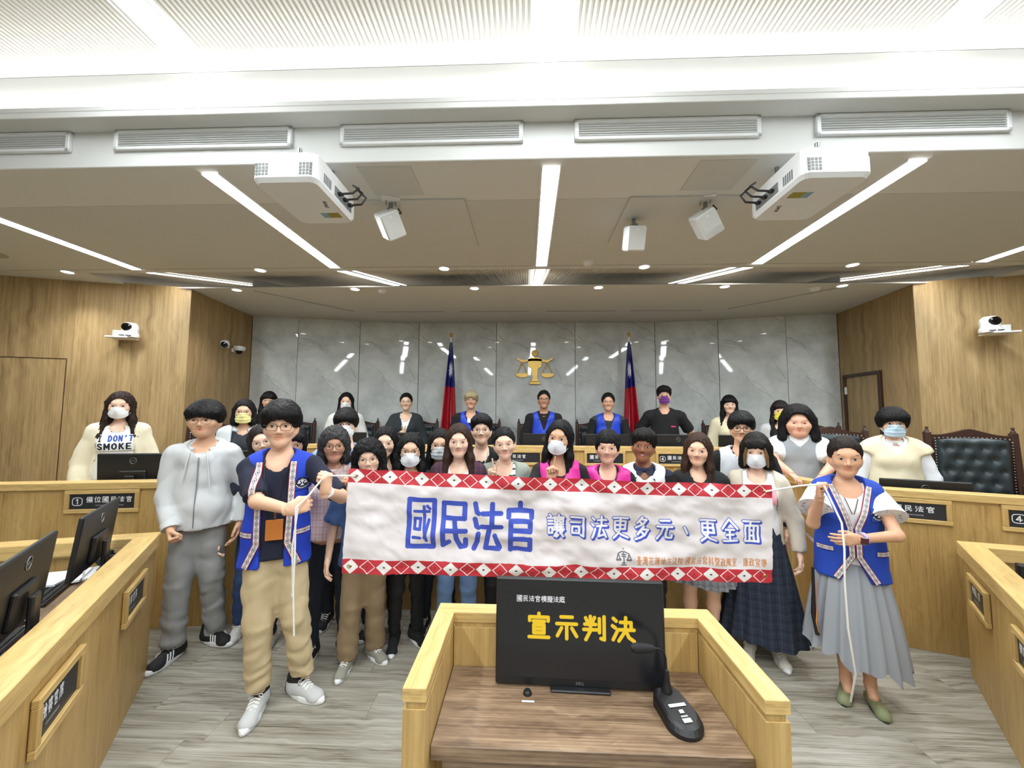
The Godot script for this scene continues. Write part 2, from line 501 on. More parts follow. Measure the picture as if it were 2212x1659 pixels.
func plate_print(num: String, text: String, wide := true) -> StandardMaterial3D:
	var key := "pl%s%s" % [num, text]
	if cache.has(key):
		return cache[key]
	var im := blank(512, 128, C8(36, 38, 44))
	var ink := C8(232, 234, 236)
	var x := 40.0
	if num != "":
		var pts := []
		for k in 25:
			var a := TAU * k / 24.0
			pts.append(Vector2(58 + signf(cos(a)) * pow(absf(cos(a)), 0.6) * 38, 64 + signf(sin(a)) * pow(absf(sin(a)), 0.6) * 34))
		for k in 24:
			dab(im, pts[k], pts[k + 1], 3.0, ink)
		if num == "1":
			dab(im, Vector2(50, 52), Vector2(60, 44), 4, ink)
			dab(im, Vector2(60, 44), Vector2(60, 84), 4, ink)
		else:
			dab(im, Vector2(64, 84), Vector2(64, 44), 4, ink)
			dab(im, Vector2(64, 44), Vector2(44, 72), 4, ink)
			dab(im, Vector2(44, 72), Vector2(74, 72), 4, ink)
		x = 128.0
	var n := text.length()
	var step := minf(70.0, (500.0 - x) / n)
	write(im, text, Vector2(x, 22), Vector2(step * 0.82, 54), step, 3.0, ink)
	var rng := RandomNumberGenerator.new()
	rng.seed = 4
	var px := x + step * n * 0.2
	while px < x + step * n * 0.8:
		dab(im, Vector2(px, 96 + rng.randf_range(-2, 0)), Vector2(px + rng.randf_range(1, 3), 104), 1.4, C8(190, 192, 196))
		px += rng.randf_range(6, 9)
	cache[key] = printed(im, 0.4)
	return cache[key]

# ---------- room shell ----------
func slab(parent: Node, called: String, lo: Vector3, hi: Vector3, m: Material, b := 0.0) -> MeshInstance3D:
	return pbox(parent, called, hi - lo, (lo + hi) * 0.5, m, b)

func span_box(parent: Node, called: String, a: Vector2, b: Vector2, y0: float, y1: float, thick: float, m: Material, bevel := 0.0, off := 0.0, extra := 0.0) -> MeshInstance3D:
	# a long box standing over the floor line a-b (x, z); off moves it to the left of the line
	var d := b - a
	var n := Vector2(d.y, -d.x).normalized()
	var mid := (a + b) * 0.5 + n * off
	return put(parent, called, box(Vector3(d.length() + extra, y1 - y0, thick), bevel), m, T(Vector3(mid.x, (y0 + y1) * 0.5, mid.y), -d.angle()))

func lamp_strip(x: float, z0: float, z1: float, y: float, w: float, label: String, power: float, tilt := 0.0) -> void:
	var o := thing("ceiling_light", label, "light", Vector3(x, y, (z0 + z1) * 0.5), 0.0, "long white ceiling light strips")
	o.rotation.x = tilt
	var l := absf(z1 - z0)
	var d := put(o, "diffuser", box(Vector3(w, 0.012, l), 0.002), M.lamp, T(Vector3(0, -0.004, 0)))
	d.cast_shadow = GeometryInstance3D.SHADOW_CASTING_SETTING_ON
	for s in [-1.0, 1.0]:
		put(o, "trim", box(Vector3(0.012, 0.016, l + 0.02), 0.002), M.lamp_trim, T(Vector3(s * (w * 0.5 + 0.007), -0.003, 0)))
	var a := AreaLight3D.new()
	a.name = "glow"
	a.area_size = Vector2(w, l)
	a.area_normalize_energy = true
	a.light_energy = power
	a.light_color = Color(0.94, 0.98, 1.0)
	a.shadow_enabled = true
	a.area_range = 15.0
	a.transform = Transform3D(Basis(Vector3.RIGHT, -PI / 2), Vector3(0, -0.02, 0))
	o.add_child(a)

func downlight(x: float, z: float, y: float, label: String, power: float) -> void:
	var o := thing("downlight", label, "light", Vector3(x, y, z), 0.0, "round recessed downlights")
	put(o, "rim", lathe([Vector2(0.045, 0.0), Vector2(0.05, -0.006), Vector2(0.058, -0.004), Vector2(0.06, 0.0)], 20), M.lamp_trim)
	put(o, "lamp", lathe([Vector2(0.0, -0.002), Vector2(0.045, -0.002), Vector2(0.045, 0.004)], 20), M.lamp)
	var s := SpotLight3D.new()
	s.name = "beam"
	s.light_energy = power
	s.spot_angle = 55.0
	s.spot_range = 12.0
	s.light_size = 0.05
	s.shadow_enabled = true
	s.rotation.x = -PI / 2
	s.position.y = -0.02
	o.add_child(s)

const SLOPE := 0.2355

func ribs(parent: Node, x0: float, x1: float, z0: float, z1: float, y: float, xf := Transform3D.IDENTITY) -> void:
	# a corrugated panel: raised ribs with grooves between, running along z
	var st := begin()
	var pitch := 0.0285
	var n := int((x1 - x0) / pitch)
	var c := Vector3((x0 + x1) * 0.5, y + 5.0, (z0 + z1) * 0.5)
	for i in n:
		var a := x0 + i * pitch
		var prof := [Vector2(a, y), Vector2(a + pitch * 0.5, y), Vector2(a + pitch * 0.56, y + 0.016), Vector2(a + pitch * 0.94, y + 0.016), Vector2(a + pitch, y)]
		for k in 4:
			var p: Vector2 = prof[k]
			var q: Vector2 = prof[k + 1]
			poly(st, [Vector3(p.x, p.y, z0), Vector3(q.x, q.y, z0), Vector3(q.x, q.y, z1), Vector3(p.x, p.y, z1)], c)
	var o := put(parent, "ribbed_panel", st.commit(), M.rib, xf)
	o.set_meta("kind", "stuff")

func duct_mesh(l: float, w: float, h: float) -> ArrayMesh:
	# a trough open at the bottom
	var st := begin()
	for e in [-1.0, 1.0]:
		add_box(st, Vector3(l + 0.02, h, 0.006), T(Vector3(0, h * 0.5, e * (w * 0.5 + 0.003))))
		add_box(st, Vector3(0.006, h, w), T(Vector3(e * (l * 0.5 + 0.003), h * 0.5, 0)))
	add_box(st, Vector3(l + 0.02, 0.006, w + 0.012), T(Vector3(0, h, 0)))
	return st.commit()

func build_room() -> void:
	var fl := structure("floor", "grey wood plank floor of the courtroom")
	slab(fl, "base", Vector3(-8, -0.2, -6.6), Vector3(8, -0.012, 9.2), M.underlay)
	# planks laid across the room, each its own piece as far as they can be told apart
	var rng := RandomNumberGenerator.new()
	rng.seed = 12
	var pw := 0.186
	var row := 0
	var z := -3.9
	while z < -0.9:
		var x := -3.4 + rng.randf_range(-1.2, 0.0)
		while x < 4.0:
			var p := pbox(fl, "plank", Vector3(1.217, 0.012, pw - 0.0008), Vector3(x + 0.61, -0.006, z + pw * 0.5), M["plank%d" % rng.randi_range(0, 3)], 0.0006)
			p.rotation.y = PI if rng.randf() < 0.5 else 0.0
			x += 1.2185
		z += pw
		row += 1
	slab(fl, "far_boards", Vector3(-8, -0.012, -6.6), Vector3(8, -0.0005, -3.9), M.plank0)
	slab(fl, "near_boards", Vector3(-8, -0.012, z), Vector3(8, -0.0005, 9.2), M.plank1)
	slab(fl, "side_boards", Vector3(-8, -0.012, -3.9), Vector3(-3.4, -0.001, z), M.plank2)
	slab(fl, "side_boards", Vector3(4.0, -0.012, -3.9), Vector3(8, -0.001, z), M.plank2)
	# judges' platform
	var pf := structure("floor_platform", "raised platform floor behind the benches")
	var pg := PackedVector2Array([Vector2(-2.05, 3.9), Vector2(2.35, 3.9), Vector2(2.47, 3.2), Vector2(6.2, 1.77), Vector2(6.2, 6.6), Vector2(-6.4, 6.6), Vector2(-6.4, 2.44), Vector2(-2.17, 3.18)])
	put(pf, "platform", prism(pg, 0.0, 0.27), M.oak_h, Transform3D(Basis(Vector3.RIGHT, -PI / 2), Vector3.ZERO))
	# walls
	var outer := mat(C8(196, 192, 182), 0.8)
	var wb := structure("wall_back", "polished white marble wall behind the judges, in tall panels")
	var mp := [Vector2(-4.32, -5.63), Vector2(-3.66, -5.73), Vector2(-2.8, -5.97), Vector2(-1.89, -6.12), Vector2(1.89, -6.12), Vector2(2.8, -5.97), Vector2(3.66, -5.73), Vector2(4.32, -5.63)]
	for i in mp.size() - 1:
		var a: Vector2 = mp[i] + Vector2(X0, 0)
		var b: Vector2 = mp[i + 1] + Vector2(X0, 0)
		var d := (b - a).normalized()
		var pieces := 1
		if i == 3:
			pieces = 3
		for k in pieces:
			var pa := a.lerp(b, float(k) / pieces) + d * 0.003
			var pb := a.lerp(b, float(k + 1) / pieces) - d * 0.003
			span_box(wb, "marble_panel", pa, pb, 0.0, CEIL, 0.08, M.marble, 0.003, 0.04)
	slab(wb, "backing", Vector3(-8, 0, -6.6), Vector3(8, 3.8, -6.4), outer)
	for side in [-1.0, 1.0]:
		var wl := structure("wall_left" if side < 0 else "wall_right", "oak veneer side wall with tall panels")
		var p0 := Vector2(X0 + side * 4.32, -5.63)
		var p1 := Vector2(X0 + side * 4.12, -4.33)
		var p2 := Vector2(X0 + side * 8.2, -3.05)
		for seg in [[p0, p1, 1], [p1, p2, 4]]:
			for k in seg[2]:
				var a: Vector2 = seg[0].lerp(seg[1], float(k) / seg[2])
				var b: Vector2 = seg[0].lerp(seg[1], float(k + 1) / seg[2])
				var d := (b - a).normalized() * 0.0015
				span_box(wl, "wood_panel", a + d, b - d, 0.0, CEIL + 0.02, 0.06, M.oak_wall, 0.001, 0.03 * side)
		slab(wl, "side_wall", Vector3(8 if side > 0 else -8.2, 0, -6.6), Vector3(8.2 if side > 0 else -8, 3.8, 9.4), outer)
	var wf := structure("wall_front", "plain light wall at the public end of the room")
	slab(wf, "wall_face", Vector3(-8.2, 0, 9.2), Vector3(8.2, 3.8, 9.4), outer)
	# ceiling
	var ce := structure("ceiling", "stepped white ceiling with beam, ribbed panels and lowered fields")
	slab(ce, "roof_slab", Vector3(-8.2, HIGH + 0.03, -6.6), Vector3(8.2, HIGH + 0.2, 9.4), M.ceiling)
	slab(ce, "beam", Vector3(-8, CEIL, -2.5), Vector3(8, HIGH + 0.03, -2.08), M.white_paint, 0.004)
	slab(ce, "beam_lip", Vector3(-8, 3.335, -2.08), Vector3(8, 3.37, -1.96), M.white_paint, 0.003)
	slab(ce, "beam_lip_edge", Vector3(-8, 3.37, -1.985), Vector3(8, 3.40, -1.96), M.white_paint, 0.003)
	slab(ce, "lowered_field", Vector3(-8, CEIL, -3.68), Vector3(8, CEIL + 0.1, -2.5), M.ceiling)
	slab(ce, "lowered_edge", Vector3(-8, CEIL, -3.78), Vector3(8, CEIL + 0.1, -3.692), M.ceiling)
	slab(ce, "slot_cover", Vector3(-8, CEIL + 0.05, -3.70), Vector3(8, CEIL + 0.12, -3.67), M.ceiling)
	# rear field: a thin slab with real slots cut through it for the air
	var slots := []
	for q in [[-2.178, -1.186], [-0.965, 0.031], [0.263, 1.264], [1.467, 2.45]]:
		slots.append([Vector2(q[0], -5.415), Vector2(q[1], -5.415)])
	slots.append([Vector2(-3.271, -4.4), Vector2(-2.495, -5.38)])
	slots.append([Vector2(2.766, -5.35), Vector2(3.558, -4.44)])
	var layers := []
	for k in 2:
		var rf := CSGCombiner3D.new()
		rf.name = ["rear_field", "added_dark_layer"][k]  # second layer is added out of sight to soak up light in the recess
		rf.material_override = [M.ceiling_c, M.added_dark][k]
		ce.add_child(rf)
		var body := CSGBox3D.new()
		body.size = Vector3(10.3, [0.01, 0.006][k], 2.21 - 0.01 * k)
		body.position = Vector3(0.15, CEIL + [0.005, 0.0135][k], -5.395)
		rf.add_child(body)
		layers.append(rf)
	for e in [-1.0, 1.0]:
		slab(ce, "recess_side", Vector3(X0 + e * 4.76 - 0.01, CEIL, -6.4), Vector3(X0 + e * 4.76 + 0.01, HIGH + 0.03, -3.78), M.ceiling)
	for q in slots:
		var d: Vector2 = q[1] - q[0]
		var mid: Vector2 = (q[0] + q[1]) * 0.5
		for rf in layers:
			var hole := CSGBox3D.new()
			hole.operation = CSGShape3D.OPERATION_SUBTRACTION
			hole.size = Vector3(d.length(), 0.1, 0.045)
			hole.transform = T(Vector3(mid.x, CEIL, mid.y), -d.angle())
			rf.add_child(hole)
		var duct := put(ce, "air_duct", duct_mesh(d.length(), 0.045, 0.12), M.ceiling_c, T(Vector3(mid.x, CEIL + 0.011, mid.y), -d.angle()))
		duct.set_meta("label", "open air slot in the ceiling")
	slab(ce, "side_field", Vector3(-8, CEIL, -6.5), Vector3(X0 - 4.75, CEIL + 0.06, -3.78), M.ceiling_c)
	slab(ce, "side_field", Vector3(X0 + 4.75, CEIL, -6.5), Vector3(8, CEIL + 0.06, -3.78), M.ceiling_c)
	var xs := [-6.2, -3.96, -1.91, 0.14, 2.19, 4.24, 6.5]
	for i in 6:
		var a: float = xs[i] + 0.1
		var b: float = xs[i + 1] - 0.1
		ribs(ce, a, b, -1.93, 9.1, HIGH)
		if i == 0:
			a = X0 - 4.75
		if i == 5:
			b = X0 + 4.75
		if true:
			ribs(ce, a, b, -2.36, 0.0, 0.0, Transform3D(Basis(Vector3.RIGHT, SLOPE), Vector3(0, CEIL + 0.02, -3.79)))
	put(ce, "recess_back", box(Vector3(9.5, 0.02, 2.42)), M.ceiling, Transform3D(Basis(Vector3.RIGHT, SLOPE), Vector3(0, CEIL + 0.02, -3.79)) * T(Vector3(X0, 0.03, -1.2)))
	slab(ce, "side_ceiling", Vector3(-8, HIGH, -2.0), Vector3(-6.1, HIGH + 0.03, 9.2), M.ceiling)
	slab(ce, "side_ceiling", Vector3(6.4, HIGH, -2.0), Vector3(8, HIGH + 0.03, 9.2), M.ceiling)
	for s in [[-1.21, -0.42, -3.2, -2.47], [0.68, 1.44, -3.17, -2.48]]:
		# access hatches: a thin raised plate over the ceiling
		slab(ce, "hatch", Vector3(s[0], CEIL - 0.012, s[2]), Vector3(s[1], CEIL, s[3]), M.ceiling, 0.002)
	for s in [[-1.0, -0.68, -2.42, -2.12], [0.98, 1.3, -2.42, -2.12]]:
		slab(ce, "hatch", Vector3(s[0], CEIL - 0.004, s[2]), Vector3(s[1], CEIL, s[3]), M.ceiling, 0.002)
	# light strips
	for k in 5:
		var x: float = X0 + (k - 2) * 2.05
		var which: String = ["leftmost", "second from the left", "middle", "second from the right", "rightmost"][k]
		lamp_strip(x, -2.16, -3.67, CEIL, 0.098, "white light strip in the lowered ceiling past the beam, " + which, 9.0)
		lamp_strip(x, -3.79, -6.0, CEIL + 0.28, 0.1, "white light strip in the sloping recess above the judges, " + which, 0.8, SLOPE)
		if k > 0 and k < 4:
			lamp_strip(x, -1.95, 3.0, HIGH, 0.12, "white light strip in the ribbed ceiling before the beam, " + which, 20.0)
			lamp_strip(x, 3.9, 8.6, HIGH, 0.12, "white light strip over the public seats behind the camera, " + which, 16.0)
	# cove light lying on the beam's lip
	var cv := thing("cove_light", "bright white light line hidden on the lip of the beam", "light", Vector3(0, 3.378, -2.01))
	put(cv, "light_tape", box(Vector3(13.0, 0.012, 0.03), 0.002), M.cove_lamp)
	var al := AreaLight3D.new()
	al.name = "glow"
	al.area_size = Vector2(13.0, 0.03)
	al.area_normalize_energy = true
	al.light_energy = 13.0
	al.shadow_enabled = true
	al.area_range = 12.0
	al.transform = Transform3D(Basis(Vector3.RIGHT, PI / 2), Vector3(0, 0.02, 0))
	cv.add_child(al)
	var at := ["leftmost", "second from the left", "in the middle left", "in the middle", "in the middle right", "second from the right", "rightmost"]
	var dx := [-4.78, -2.72, -0.83, 1.15, 3.13]
	var dn := [0, 1, 3, 5, 6]
	for i in 5:
		downlight(dx[i], -3.735, CEIL, "round downlight at the far edge of the lowered ceiling, " + at[dn[i]], 3.0)
	dx = [-3.45, -2.02, -0.61, 0.82, 2.24, 3.53]
	dn = [0, 1, 2, 4, 5, 6]
	for i in 6:
		downlight(dx[i], -4.36, CEIL, "round downlight over the front of the judges' ceiling, " + at[dn[i]], 3.0)
	for i in 6:
		downlight(-3.0 + 3.1 * (i % 3), 4.2 + 2.6 * (i / 3), HIGH, "round downlight over the public seats, %s, mirrored in the marble" % ["nearer left", "nearer middle", "nearer right", "farther left", "farther middle", "farther right"][i], 2.0)
	# air vents in the beam
	var vx := [[-2.698 - 1.12, -2.698], [-2.425, -1.358], [-1.075, -0.024], [0.264, 1.286], [1.581, 2.598]]
	for i in 5:
		var x: float = (vx[i][0] + vx[i][1]) * 0.5
		var w: float = vx[i][1] - vx[i][0]
		var o := thing("air_vent", "white slatted air vent in the beam, " + at[[0, 1, 3, 5, 6][i]], "vent", Vector3(x, 3.272, -2.08), 0.0, "air vents along the beam")
		pbox(o, "backing", Vector3(w - 0.05, 0.09, 0.004), Vector3(0, 0, 0.001), M.grey_plastic)
		for s in [-1.0, 1.0]:
			pbox(o, "frame_rail", Vector3(w, 0.02, 0.022), Vector3(0, s * 0.05, 0.011), M.white_plastic, 0.003)
			pbox(o, "frame_stile", Vector3(0.024, 0.12, 0.022), Vector3(s * (w * 0.5 - 0.012), 0, 0.011), M.white_plastic, 0.003)
		for k in 6:
			put(o, "slat", box(Vector3(w - 0.04, 0.004, 0.016)), M.white_plastic, TE(Vector3(0, -0.034 + k * 0.0136, 0.011), Vector3(-25, 0, 0)))
		for k in 6:
			pbox(o, "bar", Vector3(0.005, 0.084, 0.006), Vector3(-w * 0.5 + w * (k + 1) / 7.0, 0, 0.007), M.white_plastic)
	# doors
	var dr := structure("door_1", "oak door with dark frame in the right wall")
	var q0 := Vector2(X0 + 4.32, -5.63)
	var q1 := Vector2(X0 + 4.12, -4.33)
	var da := q0.lerp(q1, 0.11)
	var db := q0.lerp(q1, 0.57)
	span_box(dr, "leaf", da, db, 0.27, 2.18, 0.02, M.oak_wall, 0.002, -0.005)
	span_box(dr, "frame_top", da, db, 2.18, 2.22, 0.05, M.dark_wood, 0.002, -0.01, 0.08)
	for e in [da, db]:
		var o: Vector2 = (e - (da + db) * 0.5).normalized() * 0.02
		span_box(dr, "frame_side", e + o - Vector2(0, 0.02), e + o + Vector2(0, 0.02), 0.27, 2.2, 0.05, M.dark_wood, 0.002, -0.01)
	var hp := da.lerp(db, 0.9)
	put(dr, "handle", tube([Vector3(hp.x - 0.02, 1.33, hp.y), Vector3(hp.x - 0.07, 1.33, hp.y), Vector3(hp.x - 0.075, 1.33, hp.y - 0.12)], [0.009], 8), M.steel)
	for y in [0.6, 2.0]:
		var hg := da.lerp(db, 0.01)
		pbox(dr, "hinge", Vector3(0.02, 0.1, 0.03), Vector3(hg.x - 0.03, y, hg.y), M.white_plastic, 0.004)
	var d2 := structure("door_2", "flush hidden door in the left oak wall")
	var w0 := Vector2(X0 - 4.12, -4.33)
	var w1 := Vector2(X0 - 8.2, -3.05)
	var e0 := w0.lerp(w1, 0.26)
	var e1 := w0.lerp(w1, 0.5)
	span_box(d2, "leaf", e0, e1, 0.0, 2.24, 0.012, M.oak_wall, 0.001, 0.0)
	span_box(d2, "groove_shade", e0, e1, 2.24, 2.247, 0.012, M.dark_wood, 0.0, 0.004)  # dark strips stand for the shade in the groove around the leaf
	span_box(d2, "groove_shade", e0, e0.lerp(w0, 0.006), 0.0, 2.247, 0.012, M.dark_wood, 0.0, 0.004)

# ---------- furniture ----------
func name_plate(at: Vector3, turn: float, w: float, h: float, num: String, text: String, label: String) -> void:
	var o := thing("name_plate", label, "sign", at, turn, "dark name plates on the benches")
	var b := 0.03
	pbox(o, "plate", Vector3(w, h, 0.008), Vector3(0, 0, 0.006), M.plate, 0.001)
	put(o, "lettering", sheet(Vector2(w - 0.004, h - 0.004)), plate_print(num, text), T(Vector3(0, 0, 0.0105)))
	for s in [-1.0, 1.0]:
		pbox(o, "frame_rail", Vector3(w + b * 2, b, 0.022), Vector3(0, s * (h + b) * 0.5, 0.011), M.oak_h, 0.003)
		put(o, "frame_stile", box(Vector3(b, h, 0.022), 0.003), M.oak_v, T(Vector3(s * (w + b) * 0.5, 0, 0.011)))

func bench(called: String, label: String, path: Array, y0: float, y1: float, cap_w: float, cap_h: float, group := "", side := 1.0) -> Node3D:
	# front boards along a floor line, with a two-step cap on top
	var o := thing(called, label, "bench", Vector3.ZERO, 0.0, group)
	for i in path.size() - 1:
		var a: Vector2 = path[i]
		var b: Vector2 = path[i + 1]
		var n := maxi(1, int((b - a).length() / 0.62 + 0.5))
		for k in n:
			span_box(o, "front_board", a.lerp(b, float(k) / n), a.lerp(b, float(k + 1) / n), y0, y1 - cap_h - 0.018, 0.04, M.oak_v, 0.0012, 0.02 * side)
		span_box(o, "cap_step", a, b, y1 - cap_h - 0.02, y1 - cap_h, 0.05, M.oak_h, 0.001, 0.03 * side, 0.02)
		span_box(o, "cap", a, b, y1 - cap_h + 0.0002 * i, y1 + 0.0004 * i, cap_w, M.oak_h, 0.004, (cap_w * 0.5 - 0.022) * side, 0.03)
	return o

func monitor(at: Vector3, turn: float, tilt: float, label: String, stand := 0.12, flip := false) -> Node3D:
	# seen from behind: +z is the back of the panel
	var o := thing("monitor", label, "monitor", at, turn, "black computer monitors on the benches")
	var head := put(o, "panel", box(Vector3(0.54, 0.32, 0.022), 0.006), M.black, TE(Vector3(0, stand + 0.16, 0), Vector3(tilt, 0, 0)))
	pbox(head, "back_cover", Vector3(0.2, 0.14, 0.022), Vector3(0, -0.05, 0.018), M.black, 0.008)
	put(head, "screen", sheet(Vector2(0.524, 0.295)), M.lens, Transform3D(Basis(Vector3.UP, PI), Vector3(0, 0.006, -0.0115)))
	var st := begin()
	var pts := []
	for k in 25:
		pts.append(Vector3(cos(TAU * k / 24.0) * 0.025, 0.1 + sin(TAU * k / 24.0) * 0.025, 0.0125))
	add_tube(st, pts, [0.002], 5)
	put(head, "logo_ring", st.commit(), M.steel)
	put(head, "logo", words_mesh("DELL", 0.017, true, 0.002), M.steel, T(Vector3(0, 0.1, 0.012)))
	put(o, "stand_arm", box(Vector3(0.07, stand + 0.14, 0.02), 0.006), M.black, T(Vector3(0, (stand + 0.14) * 0.5, 0.045)))
	put(o, "stand_foot", box(Vector3(0.25, 0.014, 0.18), 0.005), M.black, T(Vector3(0, 0.008, 0.03)))
	return o

func build_chair() -> Node3D:
	var o := thing("judge_chair", "", "chair")
	var w := 0.56
	# carved wood frame
	for s in [-1.0, 1.0]:
		put(o, "post", box(Vector3(0.045, 0.86, 0.05), 0.006), M.dark_wood, TE(Vector3(s * w * 0.5, 0.83, -0.1), Vector3(-4, 0, 0)))
		var fin := lathe([Vector2(0.0, 0.055), Vector2(0.01, 0.05), Vector2(0.013, 0.04), Vector2(0.006, 0.03), Vector2(0.013, 0.022), Vector2(0.018, 0.01), Vector2(0.018, 0.0)], 10)
		put(o, "finial", fin, M.dark_wood, T(Vector3(s * w * 0.5, 1.255, -0.13)))
		put(o, "arm_rest", box(Vector3(0.06, 0.05, 0.42), 0.015), M.leather, T(Vector3(s * w * 0.5, 0.68, 0.1)))
		put(o, "arm_post", box(Vector3(0.04, 0.24, 0.05), 0.006), M.dark_wood, T(Vector3(s * w * 0.5, 0.54, 0.26)))
	var top := PackedVector2Array()
	for k in 21:
		var x := -w * 0.5 + w * k / 20.0
		var u := absf(x) / (w * 0.5)
		top.append(Vector2(x, 1.235 + 0.042 * cos(minf(u * 1.25, 1.0) * PI) * 0.5 + 0.02 + 0.012 * exp(-pow(x / 0.05, 2))))
	for k in 21:
		var x := w * 0.5 - w * k / 20.0
		top.append(Vector2(x, 1.17 + 0.025 * (1.0 - pow(absf(x) / (w * 0.5), 2))))
	put(o, "crest_rail", prism(top, -0.15, -0.105), M.dark_wood)
	# tufted back: a cushion with dimples at each button
	var st := begin()
	var nx := 36
	var ny := 44
	var cw := w - 0.09
	var y0 := 0.52
	var y1 := 1.19
	var buttons := []
	for r in 6:
		var n := 4 if r % 2 == 0 else 3
		for k in n:
			buttons.append(Vector2((k - (n - 1) * 0.5) * 0.115, y1 - 0.07 - r * 0.1))
	var grid := []
	for j in ny + 1:
		var rowv := []
		for i in nx + 1:
			var x := -cw * 0.5 + cw * i / nx
			var y := y0 + (y1 - y0) * j / ny
			if j == ny:
				y += 0.02 * (1.0 - pow(x / (cw * 0.5), 2))
			var ex := minf(1.0, (cw * 0.5 - absf(x)) / 0.03)
			var ey := minf(1.0, minf(y - y0, y1 + 0.02 - y) / 0.03)
			var h := 0.045 * sqrt(clampf(ex, 0.0, 1.0)) * sqrt(clampf(ey, 0.0, 1.0))
			for b in buttons:
				h -= 0.026 * exp(-Vector2(x, y).distance_squared_to(b) / 0.0011)
			rowv.append(Vector3(x, y, -0.105 + h))
		grid.append(rowv)
	st.set_smooth_group(0)
	for j in ny:
		for i in nx:
			for q in [[i, j], [i, j + 1], [i + 1, j + 1], [i, j], [i + 1, j + 1], [i + 1, j]]:
				st.set_uv(Vector2(q[0], q[1]))
				st.add_vertex(grid[q[1]][q[0]])
	st.generate_normals()
	put(o, "tufted_back", st.commit(), M.leather)
	st = begin()
	for b in buttons:
		add_lathe(st, [Vector2(0, 0.006), Vector2(0.006, 0.005), Vector2(0.009, 0.0)], 8, Transform3D(Basis(Vector3.RIGHT, PI / 2), Vector3(b.x, b.y, -0.085)))
	var bt := put(o, "tuft_buttons", st.commit(), M.leather)
	bt.set_meta("kind", "stuff")
	st = begin()
	for k in 27:
		var y := 0.54 + k * 0.0245
		for s in [-1.0, 1.0]:
			add_lathe(st, [Vector2(0, 0.006), Vector2(0.005, 0.004), Vector2(0.007, 0.0)], 8, Transform3D(Basis(Vector3.RIGHT, PI / 2), Vector3(s * (w * 0.5 - 0.034), y, -0.082)))
	for k in 18:
		var x := -0.24 + 0.48 * k / 17.0
		add_lathe(st, [Vector2(0, 0.006), Vector2(0.005, 0.004), Vector2(0.007, 0.0)], 8, Transform3D(Basis(Vector3.RIGHT, PI / 2), Vector3(x, 1.2 + 0.012 * (1.0 - pow(x / 0.25, 2)), -0.098)))
	var nh := put(o, "nailheads", st.commit(), M.steel)
	nh.set_meta("kind", "stuff")
	put(o, "back_board", box(Vector3(w - 0.03, 0.76, 0.03), 0.006), M.dark_wood, T(Vector3(0, 0.83, -0.125)))
	put(o, "seat", box(Vector3(w - 0.02, 0.1, 0.5), 0.03), M.leather, T(Vector3(0, 0.46, 0.1)))
	put(o, "column", lathe([Vector2(0.03, 0.4), Vector2(0.03, 0.1)], 12), M.steel)
	for k in 5:
		var a := TAU * k / 5.0
		put(o, "foot", tube([Vector3(0, 0.1, 0), Vector3(cos(a) * 0.28, 0.05, sin(a) * 0.28)], [0.025, 0.018], 6), M.dark_wood)
	return o

